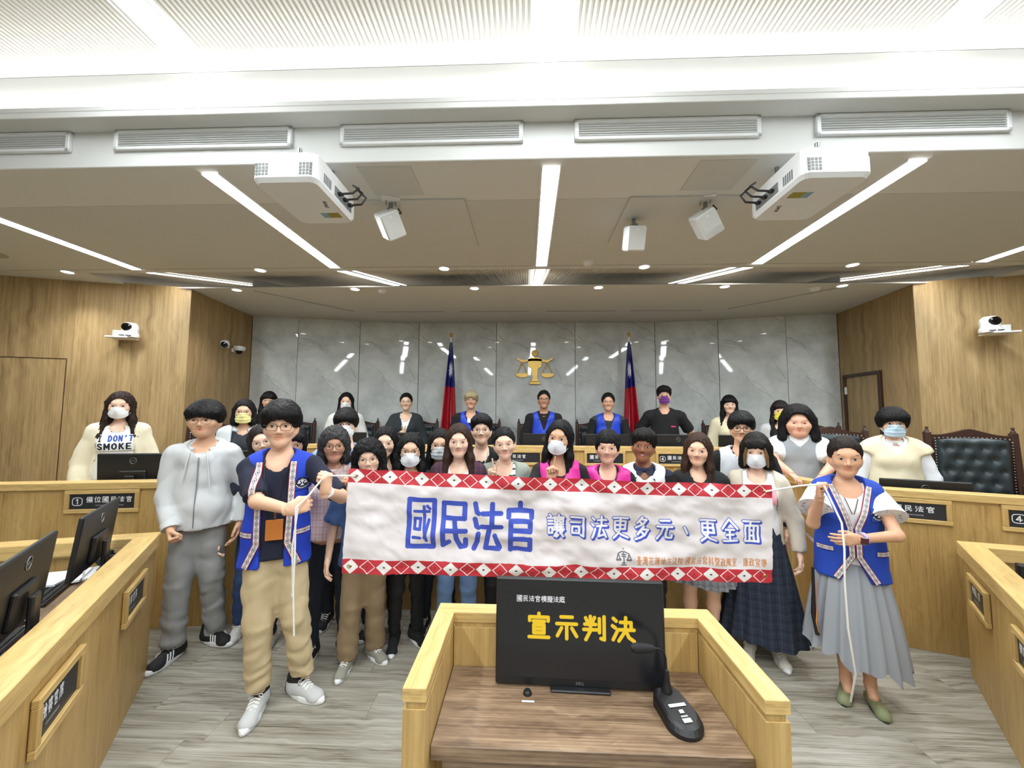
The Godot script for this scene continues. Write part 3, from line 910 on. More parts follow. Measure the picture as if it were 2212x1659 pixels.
func microphone(at: Vector3, turn: float, label: String, head_fwd := 0.0) -> void:
	var o := thing("microphone", label, "microphone", at, turn)
	o.scale = Vector3.ONE * 0.88
	# wedge base with a rounded front
	var pg := PackedVector2Array()
	for k in 13:
		var a := PI * k / 12.0
		pg.append(Vector2(0.062 * cos(a), -0.055 - 0.062 * sin(a)))
	pg.append(Vector2(-0.052, 0.05))
	pg.append(Vector2(-0.036, 0.075))
	pg.append(Vector2(0.036, 0.075))
	pg.append(Vector2(0.052, 0.05))
	var st := begin()
	var idx := Geometry2D.triangulate_polygon(pg)
	var rings := [[1.0, 0.0], [1.0, 0.012], [0.9, 0.024], [0.78, 0.03]]
	for r in 3:
		for k in pg.size():
			var k2 := (k + 1) % pg.size()
			var quad := []
			for q in [[r, k], [r, k2], [r + 1, k2], [r + 1, k]]:
				var v: Vector2 = pg[q[1]] * rings[q[0]][0]
				quad.append(Vector3(v.x, rings[q[0]][1] + (-v.y + 0.02 if false else v.y + 0.12) * 0.12 * (1.0 if q[0] > 0 else 0.0), -v.y))
			poly(st, quad, Vector3(0, 0.01, 0))
	for i in range(0, idx.size(), 3):
		var tp := []
		for j in 3:
			var v: Vector2 = pg[idx[i + j]] * 0.78
			tp.append(Vector3(v.x, 0.03 + (v.y + 0.12) * 0.12, -v.y))
		poly(st, tp, Vector3.ZERO)
	put(o, "base", st.commit(), M.black)
	put(o, "socket", lathe([Vector2(0.0, 0.075), Vector2(0.008, 0.072), Vector2(0.012, 0.03), Vector2(0.02, 0.0)], 14), M.black, T(Vector3(0, 0.05, -0.045)))
	put(o, "neck", tube([Vector3(0, 0.1, -0.045), Vector3(0, 0.16, -0.05), Vector3(-0.008, 0.185, -0.048), Vector3(-0.03, 0.2, -0.042), Vector3(-0.06, 0.208, -0.036)], [0.005, 0.0045, 0.004], 8), M.black)
	put(o, "windscreen", tube([Vector3(-0.05, 0.206, -0.038), Vector3(-0.06, 0.208, -0.036), Vector3(-0.1, 0.217, -0.03), Vector3(-0.13, 0.222, -0.026), Vector3(-0.142, 0.224, -0.025), Vector3(-0.147, 0.225, -0.024)], [0.006, 0.012, 0.0165, 0.017, 0.013, 0.004], 14), M.black_soft)
	put(o, "label_strip", box(Vector3(0.062, 0.001, 0.012), 0.0), M.paper, TE(Vector3(0, 0.0445, 0.018), Vector3(7, 0, 0)))
	put(o, "key", box(Vector3(0.016, 0.003, 0.013), 0.001), M.ink_white, TE(Vector3(0, 0.0415, 0.043), Vector3(7, 0, 0)))
	put(o, "label_sticker", box(Vector3(0.03, 0.001, 0.015), 0.0), M.paper, TE(Vector3(0, 0.037, 0.076), Vector3(7, 0, 0)))
	put(o, "lettering", words_mesh("AUDIO", 0.008, true, 0.0005), M.ink_white, TE(Vector3(0, 0.0388, 0.06), Vector3(-83, 0, 0)))

func build_podium() -> void:
	var o := thing("witness_stand", "oak witness stand with walnut desk top in the foreground", "stand", Vector3.ZERO)
	var xl := -0.335
	var xr := 0.69
	var zb := -1.55
	var zf := -1.085
	var cw := 0.066
	var top := 0.95
	# three-sided parapet: cap, recessed step, panel walls
	pbox(o, "cap", Vector3(xr - xl, 0.038, cw), Vector3((xl + xr) * 0.5, top - 0.019, zb + cw * 0.5), M.oak_h, 0.002)
	for s in [0, 1]:
		var x := xl + cw * 0.5 if s == 0 else xr - cw * 0.5
		put(o, "cap", box(Vector3(zf - zb - cw, 0.038, cw), 0.002), M.oak_h, T(Vector3(x, top - 0.019, (zf + zb + cw) * 0.5), PI / 2))
		pbox(o, "cap_step", Vector3(cw - 0.014, 0.017, zf - zb - 0.01), Vector3(x + (0.004 if s == 0 else -0.004), top - 0.046, (zf + zb) * 0.5), M.oak_v)
		for k in 3:
			var z0 := zb + (zf - zb) * k / 3.0
			pbox(o, "side_board", Vector3(cw - 0.004, top - 0.055, (zf - zb) / 3.0 - 0.001), Vector3(x, (top - 0.055) * 0.5, z0 + (zf - zb) / 6.0), M.oak_v, 0.001)
	pbox(o, "cap_step", Vector3(xr - xl - 0.04, 0.017, cw - 0.014), Vector3((xl + xr) * 0.5, top - 0.046, zb + cw * 0.5 + 0.002), M.oak_v)
	for k in 4:
		var w := (xr - xl - cw * 2) / 4.0
		pbox(o, "back_board", Vector3(w - 0.001, top - 0.055, cw - 0.004), Vector3(xl + cw + w * (k + 0.5), (top - 0.055) * 0.5, zb + cw * 0.5), M.oak_v, 0.001)
	# desk
	var dz0 := zb + cw
	var dz1 := zf - 0.055
	pbox(o, "desk_top", Vector3(xr - xl - cw * 2 - 0.002, 0.04, dz1 - dz0), Vector3((xl + xr) * 0.5, 0.74, (dz0 + dz1) * 0.5), M.walnut, 0.002)
	pbox(o, "apron", Vector3(xr - xl - cw * 2 - 0.05, 0.1, 0.02), Vector3((xl + xr) * 0.5, 0.66, dz1 - 0.06), M.walnut)
	pbox(o, "cable_tray", Vector3(0.06, 0.012, 0.03), Vector3(0.43, 0.766, -1.44), M.white_plastic, 0.003)
	# its monitor, screen towards the camera
	var im := blank(1024, 576, C8(20, 21, 24))
	write(im, "國民法官模擬法庭", Vector2(118, 92), Vector2(36, 40), 38.5, 2.2, C8(235, 236, 238))
	write(im, "宣示判決", Vector2(186, 196), Vector2(146, 156), 174.0, 11.0, C8(250, 208, 30))
	var sm := mat(Color(0.02, 0.02, 0.02), 0.25)
	im.generate_mipmaps()
	sm.albedo_color = C8(14, 14, 16)
	sm.emission_enabled = true
	sm.emission = Color.WHITE
	sm.emission_texture = ImageTexture.create_from_image(im)
	sm.emission_operator = BaseMaterial3D.EMISSION_OP_MULTIPLY
	sm.emission_energy_multiplier = 2.5
	var mo := thing("display_monitor", "black monitor on the witness stand showing large yellow Chinese characters", "monitor", Vector3(0.183, 0.76, -1.395), deg_to_rad(-1.5))
	var head := put(mo, "panel", box(Vector3(0.575, 0.348, 0.022), 0.004), M.black, TE(Vector3(0, 0.18, 0), Vector3(-2, 0, 0)))
	put(head, "screen", sheet(Vector2(0.561, 0.316)), sm, T(Vector3(0, 0.011, 0.0117)))
	put(head, "logo", words_mesh("DELL", 0.0125, true, 0.001), M.steel, T(Vector3(0, -0.161, 0.0114)))
	pbox(mo, "stand_arm", Vector3(0.06, 0.2, 0.02), Vector3(0, 0.1, -0.03), M.black, 0.004)
	pbox(mo, "stand_foot", Vector3(0.2, 0.008, 0.12), Vector3(0, 0.005, -0.02), M.black, 0.003)
	microphone(Vector3(0.462, 0.76, -1.285), deg_to_rad(12), "black gooseneck microphone with white stickers on the witness stand desk")
	var kn := thing("desk_button", "small round black knob on the walnut desk below the monitor", "button", Vector3(0.005, 0.76, -1.352))
	put(kn, "knob", lathe([Vector2(0, 0.014), Vector2(0.009, 0.013), Vector2(0.013, 0.008), Vector2(0.015, 0.0)], 18), M.black)
	var tp := thing("paper_tape", "small white tape strip on the walnut desk", "tape", Vector3(0.007, 0.7605, -1.318))
	pbox(tp, "strip", Vector3(0.04, 0.001, 0.007), Vector3.ZERO, M.paper)

func build_benches() -> void:
	# judges' bench
	var zj := -4.62
	bench("judge_bench", "long oak judges' bench below the marble wall", [Vector2(-3.55, -4.25), Vector2(-2.55, zj), Vector2(2.85, zj), Vector2(3.85, -4.25)], 0.27, 1.285, 0.13, 0.05)
	var dk := thing("judge_desk", "oak desk surface behind the judges' bench front", "desk")
	slab(dk, "desk_top", Vector3(-2.7, 1.0, -5.0), Vector3(2.78, 1.04, zj - 0.05), M.oak_h, 0.002)
	slab(dk, "desk_end", Vector3(-2.68, 0.27, -4.98), Vector3(-2.64, 1.0, zj - 0.07), M.oak_v)
	slab(dk, "desk_end", Vector3(2.7, 0.27, -4.98), Vector3(2.74, 1.0, zj - 0.07), M.oak_v)
	var ct := [-2.1, -1.1, -0.05, 0.92, 1.75]
	for i in 5:
		name_plate(Vector3(ct[i], 1.15, zj + 0.001), 0.0, 0.42, 0.115, "4" if i == 4 else "", "國民法官", "dark name plate on the judges' bench, %s from the left" % ["first", "second", "third", "fourth", "fifth, numbered 4,"][i])
	# clerks' desk in front, behind the group
	bench("clerk_bench", "low oak clerks' bench front behind the standing group", [Vector2(-1.93, -3.38), Vector2(2.24, -3.38)], 0.0, 0.98, 0.2, 0.05)
	# side benches
	var right := [Vector2(2.3, -3.9), Vector2(2.43, -3.17), Vector2(5.6, -1.95)]
	bench("side_bench", "tall oak bench with name plates along the right side", right, 0.0, 1.13, 0.12, 0.055)
	var left := [Vector2(-5.4, -2.56), Vector2(-2.14, -3.13), Vector2(-2.0, -3.9)]
	bench("side_bench", "tall oak bench with name plates along the left side", left, 0.0, 1.13, 0.12, 0.055)
	var ra: float = -(right[2] - right[1]).angle()
	var la: float = -(left[1] - left[0]).angle()
	var rp := func(t: float, y: float) -> Vector3:
		var v: Vector2 = right[1].lerp(right[2], t)
		return Vector3(v.x, y, v.y) + Vector3(sin(ra), 0, cos(ra)) * 0.001
	var lp := func(t: float, y: float) -> Vector3:
		var v: Vector2 = left[0].lerp(left[1], t)
		return Vector3(v.x, y, v.y) + Vector3(sin(la), 0, cos(la)) * 0.001
	name_plate(lp.call(0.648, 0.985), la, 0.45, 0.115, "1", "備位國民法官", "dark name plate numbered 1 on the left side bench")
	name_plate(rp.call(0.118, 0.985), ra, 0.45, 0.115, "", "備位國民法官", "dark name plate behind the woman in the blue vest on the right")
	name_plate(rp.call(0.342, 0.985), ra, 0.45, 0.115, "4", "備位國民法官", "dark name plate numbered 4 on the right side bench")
	# desks behind them
	for q in [[left[0], left[1], "left"], [right[1], right[2], "right"]]:
		var o := thing("side_desk", "oak desk surface behind the %s side bench" % q[2], "desk")
		var dh := 0.97 if q[2] == "left" else 0.82
		span_box(o, "desk_top", q[0], q[1], dh, dh + 0.03, 0.45, M.oak_h, 0.002, 0.28, -0.3)
		for t in [0.2, 0.5, 0.8]:
			var m: Vector2 = q[0].lerp(q[1], t)
			var nn: Vector2 = (q[1] - q[0]).normalized()
			span_box(o, "support", m - nn * 0.02, m + nn * 0.02, 0.27, dh, 0.3, M.oak_v, 0.001, 0.28)
	# counsel benches in front
	var lc := [Vector2(-1.02, -0.36), Vector2(-2.44, -2.51), Vector2(-3.6, -2.15)]
	var rc := [Vector2(4.1, -2.45), Vector2(2.9, -2.745), Vector2(1.46, -0.85)]
	counsel("left", lc, 0.885, 1.0, "檢察官席", [0.49, 0.83], [2, 1])
	counsel("right", rc, 0.845, 1.0, "辯護人席", [0.84, 0.4], [1, 0])

func counsel(side: String, path: Array, y1: float, s: float, text: String, ts: Array, seg: Array) -> void:
	var p: Array = path
	if side == "left":
		p = [path[2], path[1], path[0]]
	else:
		p = [path[2], path[1], path[0]]
	var sgn := 1.0 if side == "right" else 1.0
	# walk so that the seats lie to the left of the line
	var o := bench("counsel_bench", "low oak bench with a walnut desk in the %s foreground" % side, [path[0], path[1], path[2]], 0.0, y1, 0.12, 0.085, "", 1.0 if side == "left" else 1.0)
	o.set_meta("group", "oak benches either side of the floor")
	var main: Array = [path[0], path[1]] if side == "left" else [path[1], path[2]]
	span_box(o, "desk_top", main[0], main[1], y1 - 0.2, y1 - 0.17, 0.5, M.walnut, 0.002, 0.3, -0.12)
	var d: Vector2 = main[1] - main[0]
	var n := Vector2(d.y, -d.x).normalized()
	var turn := -d.angle()
	for i in 2:
		var t: float = ts[i] if side == "left" else [0.16, 0.48][i]
		var q: Vector2 = main[0].lerp(main[1], t) - n * 0.002
		name_plate(Vector3(q.x, y1 - 0.235, q.y), turn, 0.3, 0.13, "", text, "dark name plate on the %s counsel bench, %s the camera" % [side, (["nearer", "farther from"] if side == "left" else ["farther from", "nearer"])[i]])

func build_monitors() -> void:
	var jz := -4.85
	var lab := ["at the far left end", "second from the left", "third, half hidden behind the group", "before the middle judge", "before the smiling judge", "before the man in the black shirt", "at the far right end"]
	var xs := [-2.3, -1.62, -0.7, 0.22, 1.0, 1.86, 2.62]
	for i in 7:
		monitor(Vector3(xs[i], 1.04, jz), 0.0, 4.0, "black monitor on the judges' bench, " + lab[i], 0.06)
	monitor(Vector3(-3.28, 1.0, -3.14), deg_to_rad(10), 4.0, "black monitor on the left side bench in front of the girl in the cream hoodie", 0.01)
	monitor(Vector3(-2.5, 1.0, -3.34), deg_to_rad(12), 4.0, "black monitor on the left side bench behind the grey hoodie man", 0.02)
	monitor(Vector3(3.06, 0.85, -3.13), deg_to_rad(-20), 4.0, "black monitor on the right side bench before the blue-masked person", 0.015)
	monitor(Vector3(3.84, 0.85, -2.88), deg_to_rad(-20), 4.0, "black monitor on the right side bench at the picture's edge", 0.015)
	# counsel desks
	monitor(Vector3(-1.97, 0.715, -1.47), deg_to_rad(127), 6.0, "black monitor nearest the camera on the left counsel desk", 0.12)
	monitor(Vector3(-2.39, 0.715, -2.1), deg_to_rad(124), 6.0, "black monitor farther along the left counsel desk, with a small sticker", 0.12)
	monitor(Vector3(2.58, 0.675, -2.02), deg_to_rad(-127), 6.0, "black monitor on the right counsel desk", 0.16)
	var st := thing("sticker", "small white sticker on the back of the farther left counsel monitor", "sticker", Vector3(-2.39, 0.86, -2.1), deg_to_rad(124))
	pbox(st, "label", Vector3(0.03, 0.035, 0.001), Vector3(-0.22, 0, 0.026), M.paper)
	# keyboards and papers
	for k in 2:
		var o := thing("keyboard", "black keyboard on the left counsel desk, %s the camera" % ["nearer", "farther from"][k], "keyboard", Vector3(-2.15 - 0.4 * k, 0.717, -1.5 - 0.52 * k), deg_to_rad(124))
		pbox(o, "tray", Vector3(0.4, 0.018, 0.13), Vector3(0, 0.009, 0), M.black, 0.004)
		for r in 4:
			pbox(o, "key_row", Vector3(0.38, 0.006, 0.022), Vector3(0, 0.021, -0.045 + r * 0.029), M.black_soft, 0.002)
	for k in 3:
		var o := thing("paper_stack", ["white printed papers beside the left counsel keyboard", "loose white sheet under the papers on the left counsel desk", "folded white sheets at the left counsel desk's far end"][k], "papers", Vector3(-2.72 + 0.03 * k, 0.717 + 0.012 * (2 - k), -2.1 - 0.04 * k), deg_to_rad(110 + 15 * k))
		pbox(o, "sheets", Vector3(0.21, 0.012, 0.297), Vector3(0, 0.006, 0), M.paper, 0.001)
	var tl := thing("telephone", "black desk telephone at the far end of the left counsel desk", "telephone", Vector3(-2.52, 0.717, -2.36), deg_to_rad(124))
	pbox(tl, "base", Vector3(0.16, 0.04, 0.16), Vector3(0, 0.02, 0), M.black, 0.01)
	put(tl, "handset", tube([Vector3(-0.05, 0.06, -0.08), Vector3(-0.05, 0.085, -0.05), Vector3(-0.05, 0.085, 0.05), Vector3(-0.05, 0.06, 0.08)], [0.02, 0.016, 0.016, 0.02], 8), M.black)
	put(tl, "cradle", box(Vector3(0.05, 0.1, 0.03), 0.006), M.black, T(Vector3(0.05, 0.06, -0.05)))
	var mk := thing("desk_microphone", "slim black gooseneck microphone on the left counsel desk", "microphone", Vector3(-2.33, 0.715, -1.72))
	put(mk, "base", lathe([Vector2(0, 0.03), Vector2(0.03, 0.028), Vector2(0.05, 0.0)], 14), M.black)
	put(mk, "neck", tube([Vector3(0, 0.02, 0), Vector3(0, 0.12, 0), Vector3(-0.02, 0.2, 0.0), Vector3(-0.1, 0.27, 0.0)], [0.005], 6), M.black)
	put(mk, "windscreen", tube([Vector3(-0.09, 0.262, 0.0), Vector3(-0.11, 0.28, 0), Vector3(-0.22, 0.365, 0), Vector3(-0.235, 0.377, 0)], [0.01, 0.018, 0.018, 0.008], 10), M.black_soft)
	var t2 := thing("telephone", "black desk telephone on the right counsel desk", "telephone", Vector3(2.86, 0.677, -2.4), deg_to_rad(-127))
	pbox(t2, "base", Vector3(0.16, 0.04, 0.16), Vector3(0, 0.02, 0), M.black, 0.01)
	put(t2, "cradle", box(Vector3(0.06, 0.13, 0.04), 0.006), M.black, T(Vector3(0, 0.09, 0.0)))

func build_chairs() -> void:
	var c0 := build_chair()
	var spots := [
		[-3.42, -5.5, 0.3, "judge's chair at the far left, behind the long-haired girl with glasses"], [-2.56, -5.72, 0.08, "judge's chair behind the masked girl in the white jacket"],
		[-1.66, -5.8, 0.05, "judge's chair behind the girl in the dark jacket"], [-0.7, -5.82, 0.0, "judge's chair behind the blond judge"],
		[0.16, -5.82, 0.0, "judge's chair behind the middle judge"], [1.05, -5.82, 0.0, "judge's chair behind the smiling judge"],
		[1.92, -5.8, -0.05, "judge's chair behind the man in the black shirt"], [2.85, -5.62, -0.15, "judge's chair behind the girl in the cream sweater"],
		[3.62, -5.0, -0.35, "empty tufted chair against the marble, right of the yellow-masked girl"],
		[3.05, -3.95, -0.35, "tufted chair behind the lady in the grey vest"],
		[3.93, -3.52, -0.37, "large empty tufted leather chair at the far right"], [-3.34, -3.98, 0.2, "tufted chair beside the girl in the cream hoodie"],
	]
	for i in spots.size():
		var o: Node3D = c0 if i == 0 else c0.duplicate()
		if i > 0:
			o.name = numbered("judge_chair")
			add_child(o)
		o.position = Vector3(spots[i][0], 0.27, spots[i][1])
		o.rotation.y = spots[i][2]
		o.set_meta("label", spots[i][3])
		o.set_meta("group", "dark tufted leather chairs with wooden crests")

# ---------- equipment ----------
func projector(at: Vector3, turn: float, side: float, label: String) -> void:
	var o := thing("projector", label, "projector", at, turn, "white ceiling projectors")
	var pg := PackedVector2Array()
	for q in [[-0.17, -0.23], [0.17, -0.23], [0.17, 0.23], [-0.17, 0.23]]:
		for k in 5:
			var a := atan2(q[1], q[0])
			var base := Vector2(q[0] - signf(q[0]) * 0.04, q[1] - signf(q[1]) * 0.04)
			var start := (PI if q[0] < 0 and q[1] < 0 else -PI / 2 if q[1] < 0 else 0.0 if q[0] > 0 else PI / 2)
			pg.append(base + Vector2.from_angle(start + PI / 2 * k / 4.0) * 0.04)
	var st := begin()
	var lv := [[0.93, 0.0], [1.0, 0.02], [1.0, 0.1], [0.985, 0.105], [0.985, 0.15]]
	for r in 4:
		for k in pg.size():
			var k2 := (k + 1) % pg.size()
			var quad := []
			for q in [[r, k], [r, k2], [r + 1, k2], [r + 1, k]]:
				var v: Vector2 = pg[q[1]] * lv[q[0]][0]
				quad.append(Vector3(v.x, lv[q[0]][1], v.y))
			poly(st, quad, Vector3(0, 0.07, 0))
	for e in [0, 4]:
		var pts := []
		for v in pg:
			pts.append(Vector3(v.x * lv[e][0], lv[e][1], v.y * lv[e][0]))
		poly(st, pts, Vector3(0, 0.07, 0))
	put(o, "casing", st.commit(), M.white_plastic)
	# vent grilles on the face towards the camera
	for gx in [-0.115, 0.115]:
		if side > 0 and gx > 0:
			continue
		for k in 4:
			for r in 4:
				pbox(o, "grille_slit", Vector3(0.012, 0.012, 0.003), Vector3(gx + (k - 1.5) * 0.018, 0.038 + r * 0.017, 0.2305), M.grey_plastic)
	# side connectors
	var sx := 0.171 * -side
	for k in 5:
		pbox(o, "side_slit", Vector3(0.003, 0.05, 0.008), Vector3(sx, 0.06, 0.15 - k * 0.016), M.grey_plastic)
	pbox(o, "port_panel", Vector3(0.004, 0.055, 0.2), Vector3(sx, 0.06, -0.06), M.grey_plastic, 0.001)
	for k in 3:
		pbox(o, "plug", Vector3(0.03, 0.016, 0.024), Vector3(sx * 1.06, 0.06, 0.0 - k * 0.06), M.black, 0.003)
		put(o, "cable", tube([Vector3(sx * 1.1, 0.06, -k * 0.06), Vector3(sx * 1.45, 0.07, -k * 0.06 - 0.01), Vector3(sx * 1.55, 0.12, -k * 0.05 - 0.05), Vector3(sx * 1.2, 0.17, -0.1)], [0.006], 6), M.black)
	pbox(o, "warning_label", Vector3(0.07, 0.001, 0.055), Vector3(-side * 0.09, -0.0006, -0.12 if side < 0 else 0.06), mat(C8(150, 140, 50), 0.6))
	pbox(o, "blue_label", Vector3(0.035, 0.001, 0.055), Vector3(-side * 0.035, -0.0006, -0.12 if side < 0 else 0.06), mat(C8(120, 165, 185), 0.6))
	put(o, "lettering", words_mesh("BENQ", 0.026, true, 0.0006), M.black, Transform3D(Basis(Vector3(-1, 0, 0), Vector3(0, 0, 1), Vector3(0, 1, 0)) * Basis(Vector3(0, 0, 1), 1.3 * side), Vector3(-side * 0.1, -0.0004, 0.0 if side < 0 else -0.08)))
	for q in [[-0.08, -0.1], [0.08, -0.1], [0.0, 0.1]]:
		put(o, "mount_rod", lathe([Vector2(0.012, 0.15), Vector2(0.012, CEIL - at.y)], 8), M.steel, T(Vector3(q[0], 0, q[1])))

func speaker(at: Vector3, turn: float, label: String, plain: bool) -> void:
	var o := thing("speaker", label, "speaker", at, turn, "white ceiling loudspeakers")
	pbox(o, "ceiling_plate", Vector3(0.12, 0.01, 0.16), Vector3(0, CEIL - at.y - 0.005, 0), M.white_plastic, 0.002)
	put(o, "bracket", tube([Vector3(0, CEIL - at.y - 0.01, 0), Vector3(0, 0.08, 0)], [0.014], 8), M.grey_plastic)
	put(o, "clamp", box(Vector3(0.05, 0.04, 0.05), 0.006), M.grey_plastic, T(Vector3(0, 0.085, 0)))
	var xf := TE(Vector3(0, 0.0, 0), Vector3(24, 0, 0) if plain else Vector3(28, 20, 35))
	put(o, "cabinet", box(Vector3(0.13, 0.17, 0.15), 0.01), M.white_plastic, xf)
	put(o, "grille", box(Vector3(0.118, 0.155, 0.006), 0.002), M.white_paint, xf * T(Vector3(0, 0, 0.077)))
	put(o, "badge", box(Vector3(0.018, 0.012, 0.003), 0.0), M.ink_white, xf * T(Vector3(0, 0.06, 0.081)))
	if not plain:
		put(o, "cable", tube([Vector3(0.02, 0.08, 0), Vector3(0.07, 0.1, -0.02), Vector3(0.05, CEIL - at.y - 0.02, -0.04)], [0.005], 6), M.black)
		for k in 2:
			pbox(o, "slot", Vector3(0.008, 0.003, 0.06), Vector3(-0.03 + 0.06 * k, CEIL - at.y - 0.011, 0), M.grey_plastic)

func ptz(at: Vector3, turn: float, side: float, label: String) -> void:
	var o := thing("ptz_camera", label, "camera", at, turn, "white wall cameras")
	pbox(o, "wall_bracket", Vector3(0.2, 0.1, 0.02), Vector3(-0.02 * side, 0.0, 0.012), M.white_plastic, 0.004)
	pbox(o, "shelf", Vector3(0.2, 0.016, 0.2), Vector3(0.02 * side, -0.05, 0.1), M.white_plastic, 0.004)
	put(o, "base", lathe([Vector2(0.0, -0.042), Vector2(0.078, -0.042), Vector2(0.08, -0.02), Vector2(0.075, 0.005), Vector2(0, 0.005)], 24), M.white_plastic, T(Vector3(0.1 * side, 0, 0.12)))
	put(o, "turret", lathe([Vector2(0.072, 0.0), Vector2(0.072, 0.06), Vector2(0.066, 0.095), Vector2(0.045, 0.118), Vector2(0.0, 0.124)], 24), M.white_plastic, T(Vector3(0.1 * side, 0, 0.12)))
	put(o, "lens", lathe([Vector2(0.0, 0.016), Vector2(0.03, 0.014), Vector2(0.042, 0.008), Vector2(0.044, -0.02)], 20), M.lens, Transform3D(Basis(Vector3.RIGHT, PI / 2), Vector3(0.1 * side, 0.065, 0.188)))
	for k in 2:
		pbox(o, "slot", Vector3(0.05, 0.008, 0.004), Vector3(0.1 * side - 0.03 + 0.06 * k, -0.03, 0.199), M.black)

func dome(at: Vector3, label: String, turret: bool) -> void:
	var o := thing("dome_camera", label, "camera", at, PI / 2, "white wall cameras")
	if turret:
		put(o, "ball", lathe([Vector2(0, 0.06), Vector2(0.045, 0.045), Vector2(0.06, 0.0), Vector2(0.045, -0.045), Vector2(0, -0.06)], 18), M.white_plastic, T(Vector3(0, 0, 0.06)))
		put(o, "lens", lathe([Vector2(0, 0.02), Vector2(0.034, 0.014), Vector2(0.04, -0.03)], 16), M.lens, TE(Vector3(-0.045, -0.01, 0.085), Vector3(60, 0, 70)))
	else:
		pbox(o, "wall_arm", Vector3(0.1, 0.06, 0.05), Vector3(0, 0, 0.025), M.white_plastic, 0.008)
		put(o, "housing", lathe([Vector2(0, 0.035), Vector2(0.07, 0.03), Vector2(0.075, 0.0), Vector2(0.06, -0.03), Vector2(0, -0.03)], 20), M.white_plastic, T(Vector3(0, 0.02, 0.1)))
		put(o, "bubble", lathe([Vector2(0.045, 0.0), Vector2(0.04, -0.025), Vector2(0.02, -0.045), Vector2(0, -0.05)], 18), M.lens, T(Vector3(0, -0.008, 0.1)))

func flag(at: Vector3, label: String, flip: float) -> void:
	var o := thing("flag", label, "flag", at, 0.0, "flags on poles before the marble wall")
	var h := 2.5
	put(o, "pole", tube([Vector3.ZERO, Vector3(0, h + 0.06, 0)], [0.016], 12), M.white_plastic)
	put(o, "finial", lathe([Vector2(0, h + 0.13), Vector2(0.02, h + 0.12), Vector2(0.028, h + 0.095), Vector2(0.02, h + 0.07), Vector2(0.01, h + 0.06)], 14), M.gold)
	put(o, "stand", lathe([Vector2(0, 0.12), Vector2(0.03, 0.12), Vector2(0.05, 0.04), Vector2(0.16, 0.02), Vector2(0.17, 0.0)], 24), M.gold)
	# draped cloth: pleats that widen downwards; blue field with a white sun above red
	var im := blank(256, 1024, C8(176, 18, 38))
	for y in 460:
		for x in 256:
			if y < 400 + x * 0.2:
				im.set_pixel(x, y, C8(24, 24, 112))
	dab(im, Vector2(140, 262), Vector2(140, 262), 40, C8(236, 238, 240))
	for k in 12:
		var a := TAU * k / 12.0
		for s in 12:
			dab(im, Vector2(140, 262) + Vector2.from_angle(a) * (46.0 + s * 3.6), Vector2(140, 262) + Vector2.from_angle(a) * (46.0 + s * 3.6), 10.0 * (1.0 - s / 12.0) + 0.4, C8(236, 238, 240))
	var fm := printed(im, 0.55)
	fm.cull_mode = BaseMaterial3D.CULL_DISABLED
	var st := begin()
	st.set_smooth_group(0)
	var nx := 40
	var ny := 40
	var grid := []
	for j in ny + 1:
		var v := float(j) / ny
		var rowv := []
		for i in nx + 1:
			var u := float(i) / nx
			var width := 0.03 + 0.24 * pow(v, 0.8)
			var x := (u - 0.35) * width * flip - 0.06 * v * flip
			var z := 0.02 + (0.012 + 0.05 * v) * sin(u * TAU * 2.5 + 0.7) + 0.03 * v
			rowv.append(Vector3(x, h - 0.02 - v * (1.72 - 0.12 * u), z))
		grid.append(rowv)
	for j in ny:
		for i in nx:
			for q in [[i, j], [i + 1, j], [i + 1, j + 1], [i, j], [i + 1, j + 1], [i, j + 1]]:
				st.set_uv(Vector2(float(q[0]) / nx, float(q[1]) / ny))
				st.add_vertex(grid[q[1]][q[0]])
	st.generate_normals()
	put(o, "cloth", st.commit(), fm)

func build_emblem() -> void:
	var o := thing("wall_emblem", "gold scales-of-justice figure on the marble wall", "emblem", Vector3(0.128, 2.12, -6.115))
	var z0 := 0.0
	var z1 := 0.03
	put(o, "head", lathe([Vector2(0, 0.03), Vector2(0.05, 0.022), Vector2(0.056, 0.0)], 24), M.gold, Transform3D(Basis(Vector3.RIGHT, PI / 2), Vector3(0, 0.5, 0.0)))
	put(o, "body", prism(PackedVector2Array([Vector2(-0.11, 0.4), Vector2(-0.06, 0.43), Vector2(0.06, 0.43), Vector2(0.11, 0.4), Vector2(0.1, 0.28), Vector2(0.05, 0.26), Vector2(0.03, 0.09), Vector2(-0.03, 0.09), Vector2(-0.05, 0.26), Vector2(-0.1, 0.28)]), z0, z1), M.gold)
	put(o, "beam", prism(PackedVector2Array([Vector2(-0.28, 0.43), Vector2(-0.2, 0.385), Vector2(-0.06, 0.41), Vector2(0.06, 0.41), Vector2(0.2, 0.385), Vector2(0.28, 0.43), Vector2(0.285, 0.405), Vector2(0.2, 0.35), Vector2(0.06, 0.375), Vector2(-0.06, 0.375), Vector2(-0.2, 0.35), Vector2(-0.285, 0.405)]), z0, z1), M.gold)
	for s in [-1.0, 1.0]:
		for e in [-1.0, 1.0]:
			put(o, "chain", tube([Vector3(s * 0.2, 0.36, 0.015), Vector3(s * 0.2 + e * 0.085, 0.17, 0.015)], [0.008], 6), M.gold)
		var pg := PackedVector2Array([Vector2(s * 0.2 - 0.105, 0.175)])
		for k in 13:
			var a := PI + PI * k / 12.0
			pg.append(Vector2(s * 0.2 + cos(a) * 0.1, 0.165 + sin(a) * 0.055))
		pg.append(Vector2(s * 0.2 + 0.105, 0.175))
		put(o, "pan", prism(pg, z0, z1), M.gold)
	pbox(o, "pedestal", Vector3(0.11, 0.05, 0.03), Vector3(0, 0.07, 0.015), M.gold, 0.004)
	pbox(o, "foot", Vector3(0.17, 0.04, 0.035), Vector3(0, 0.022, 0.017), M.gold, 0.004)

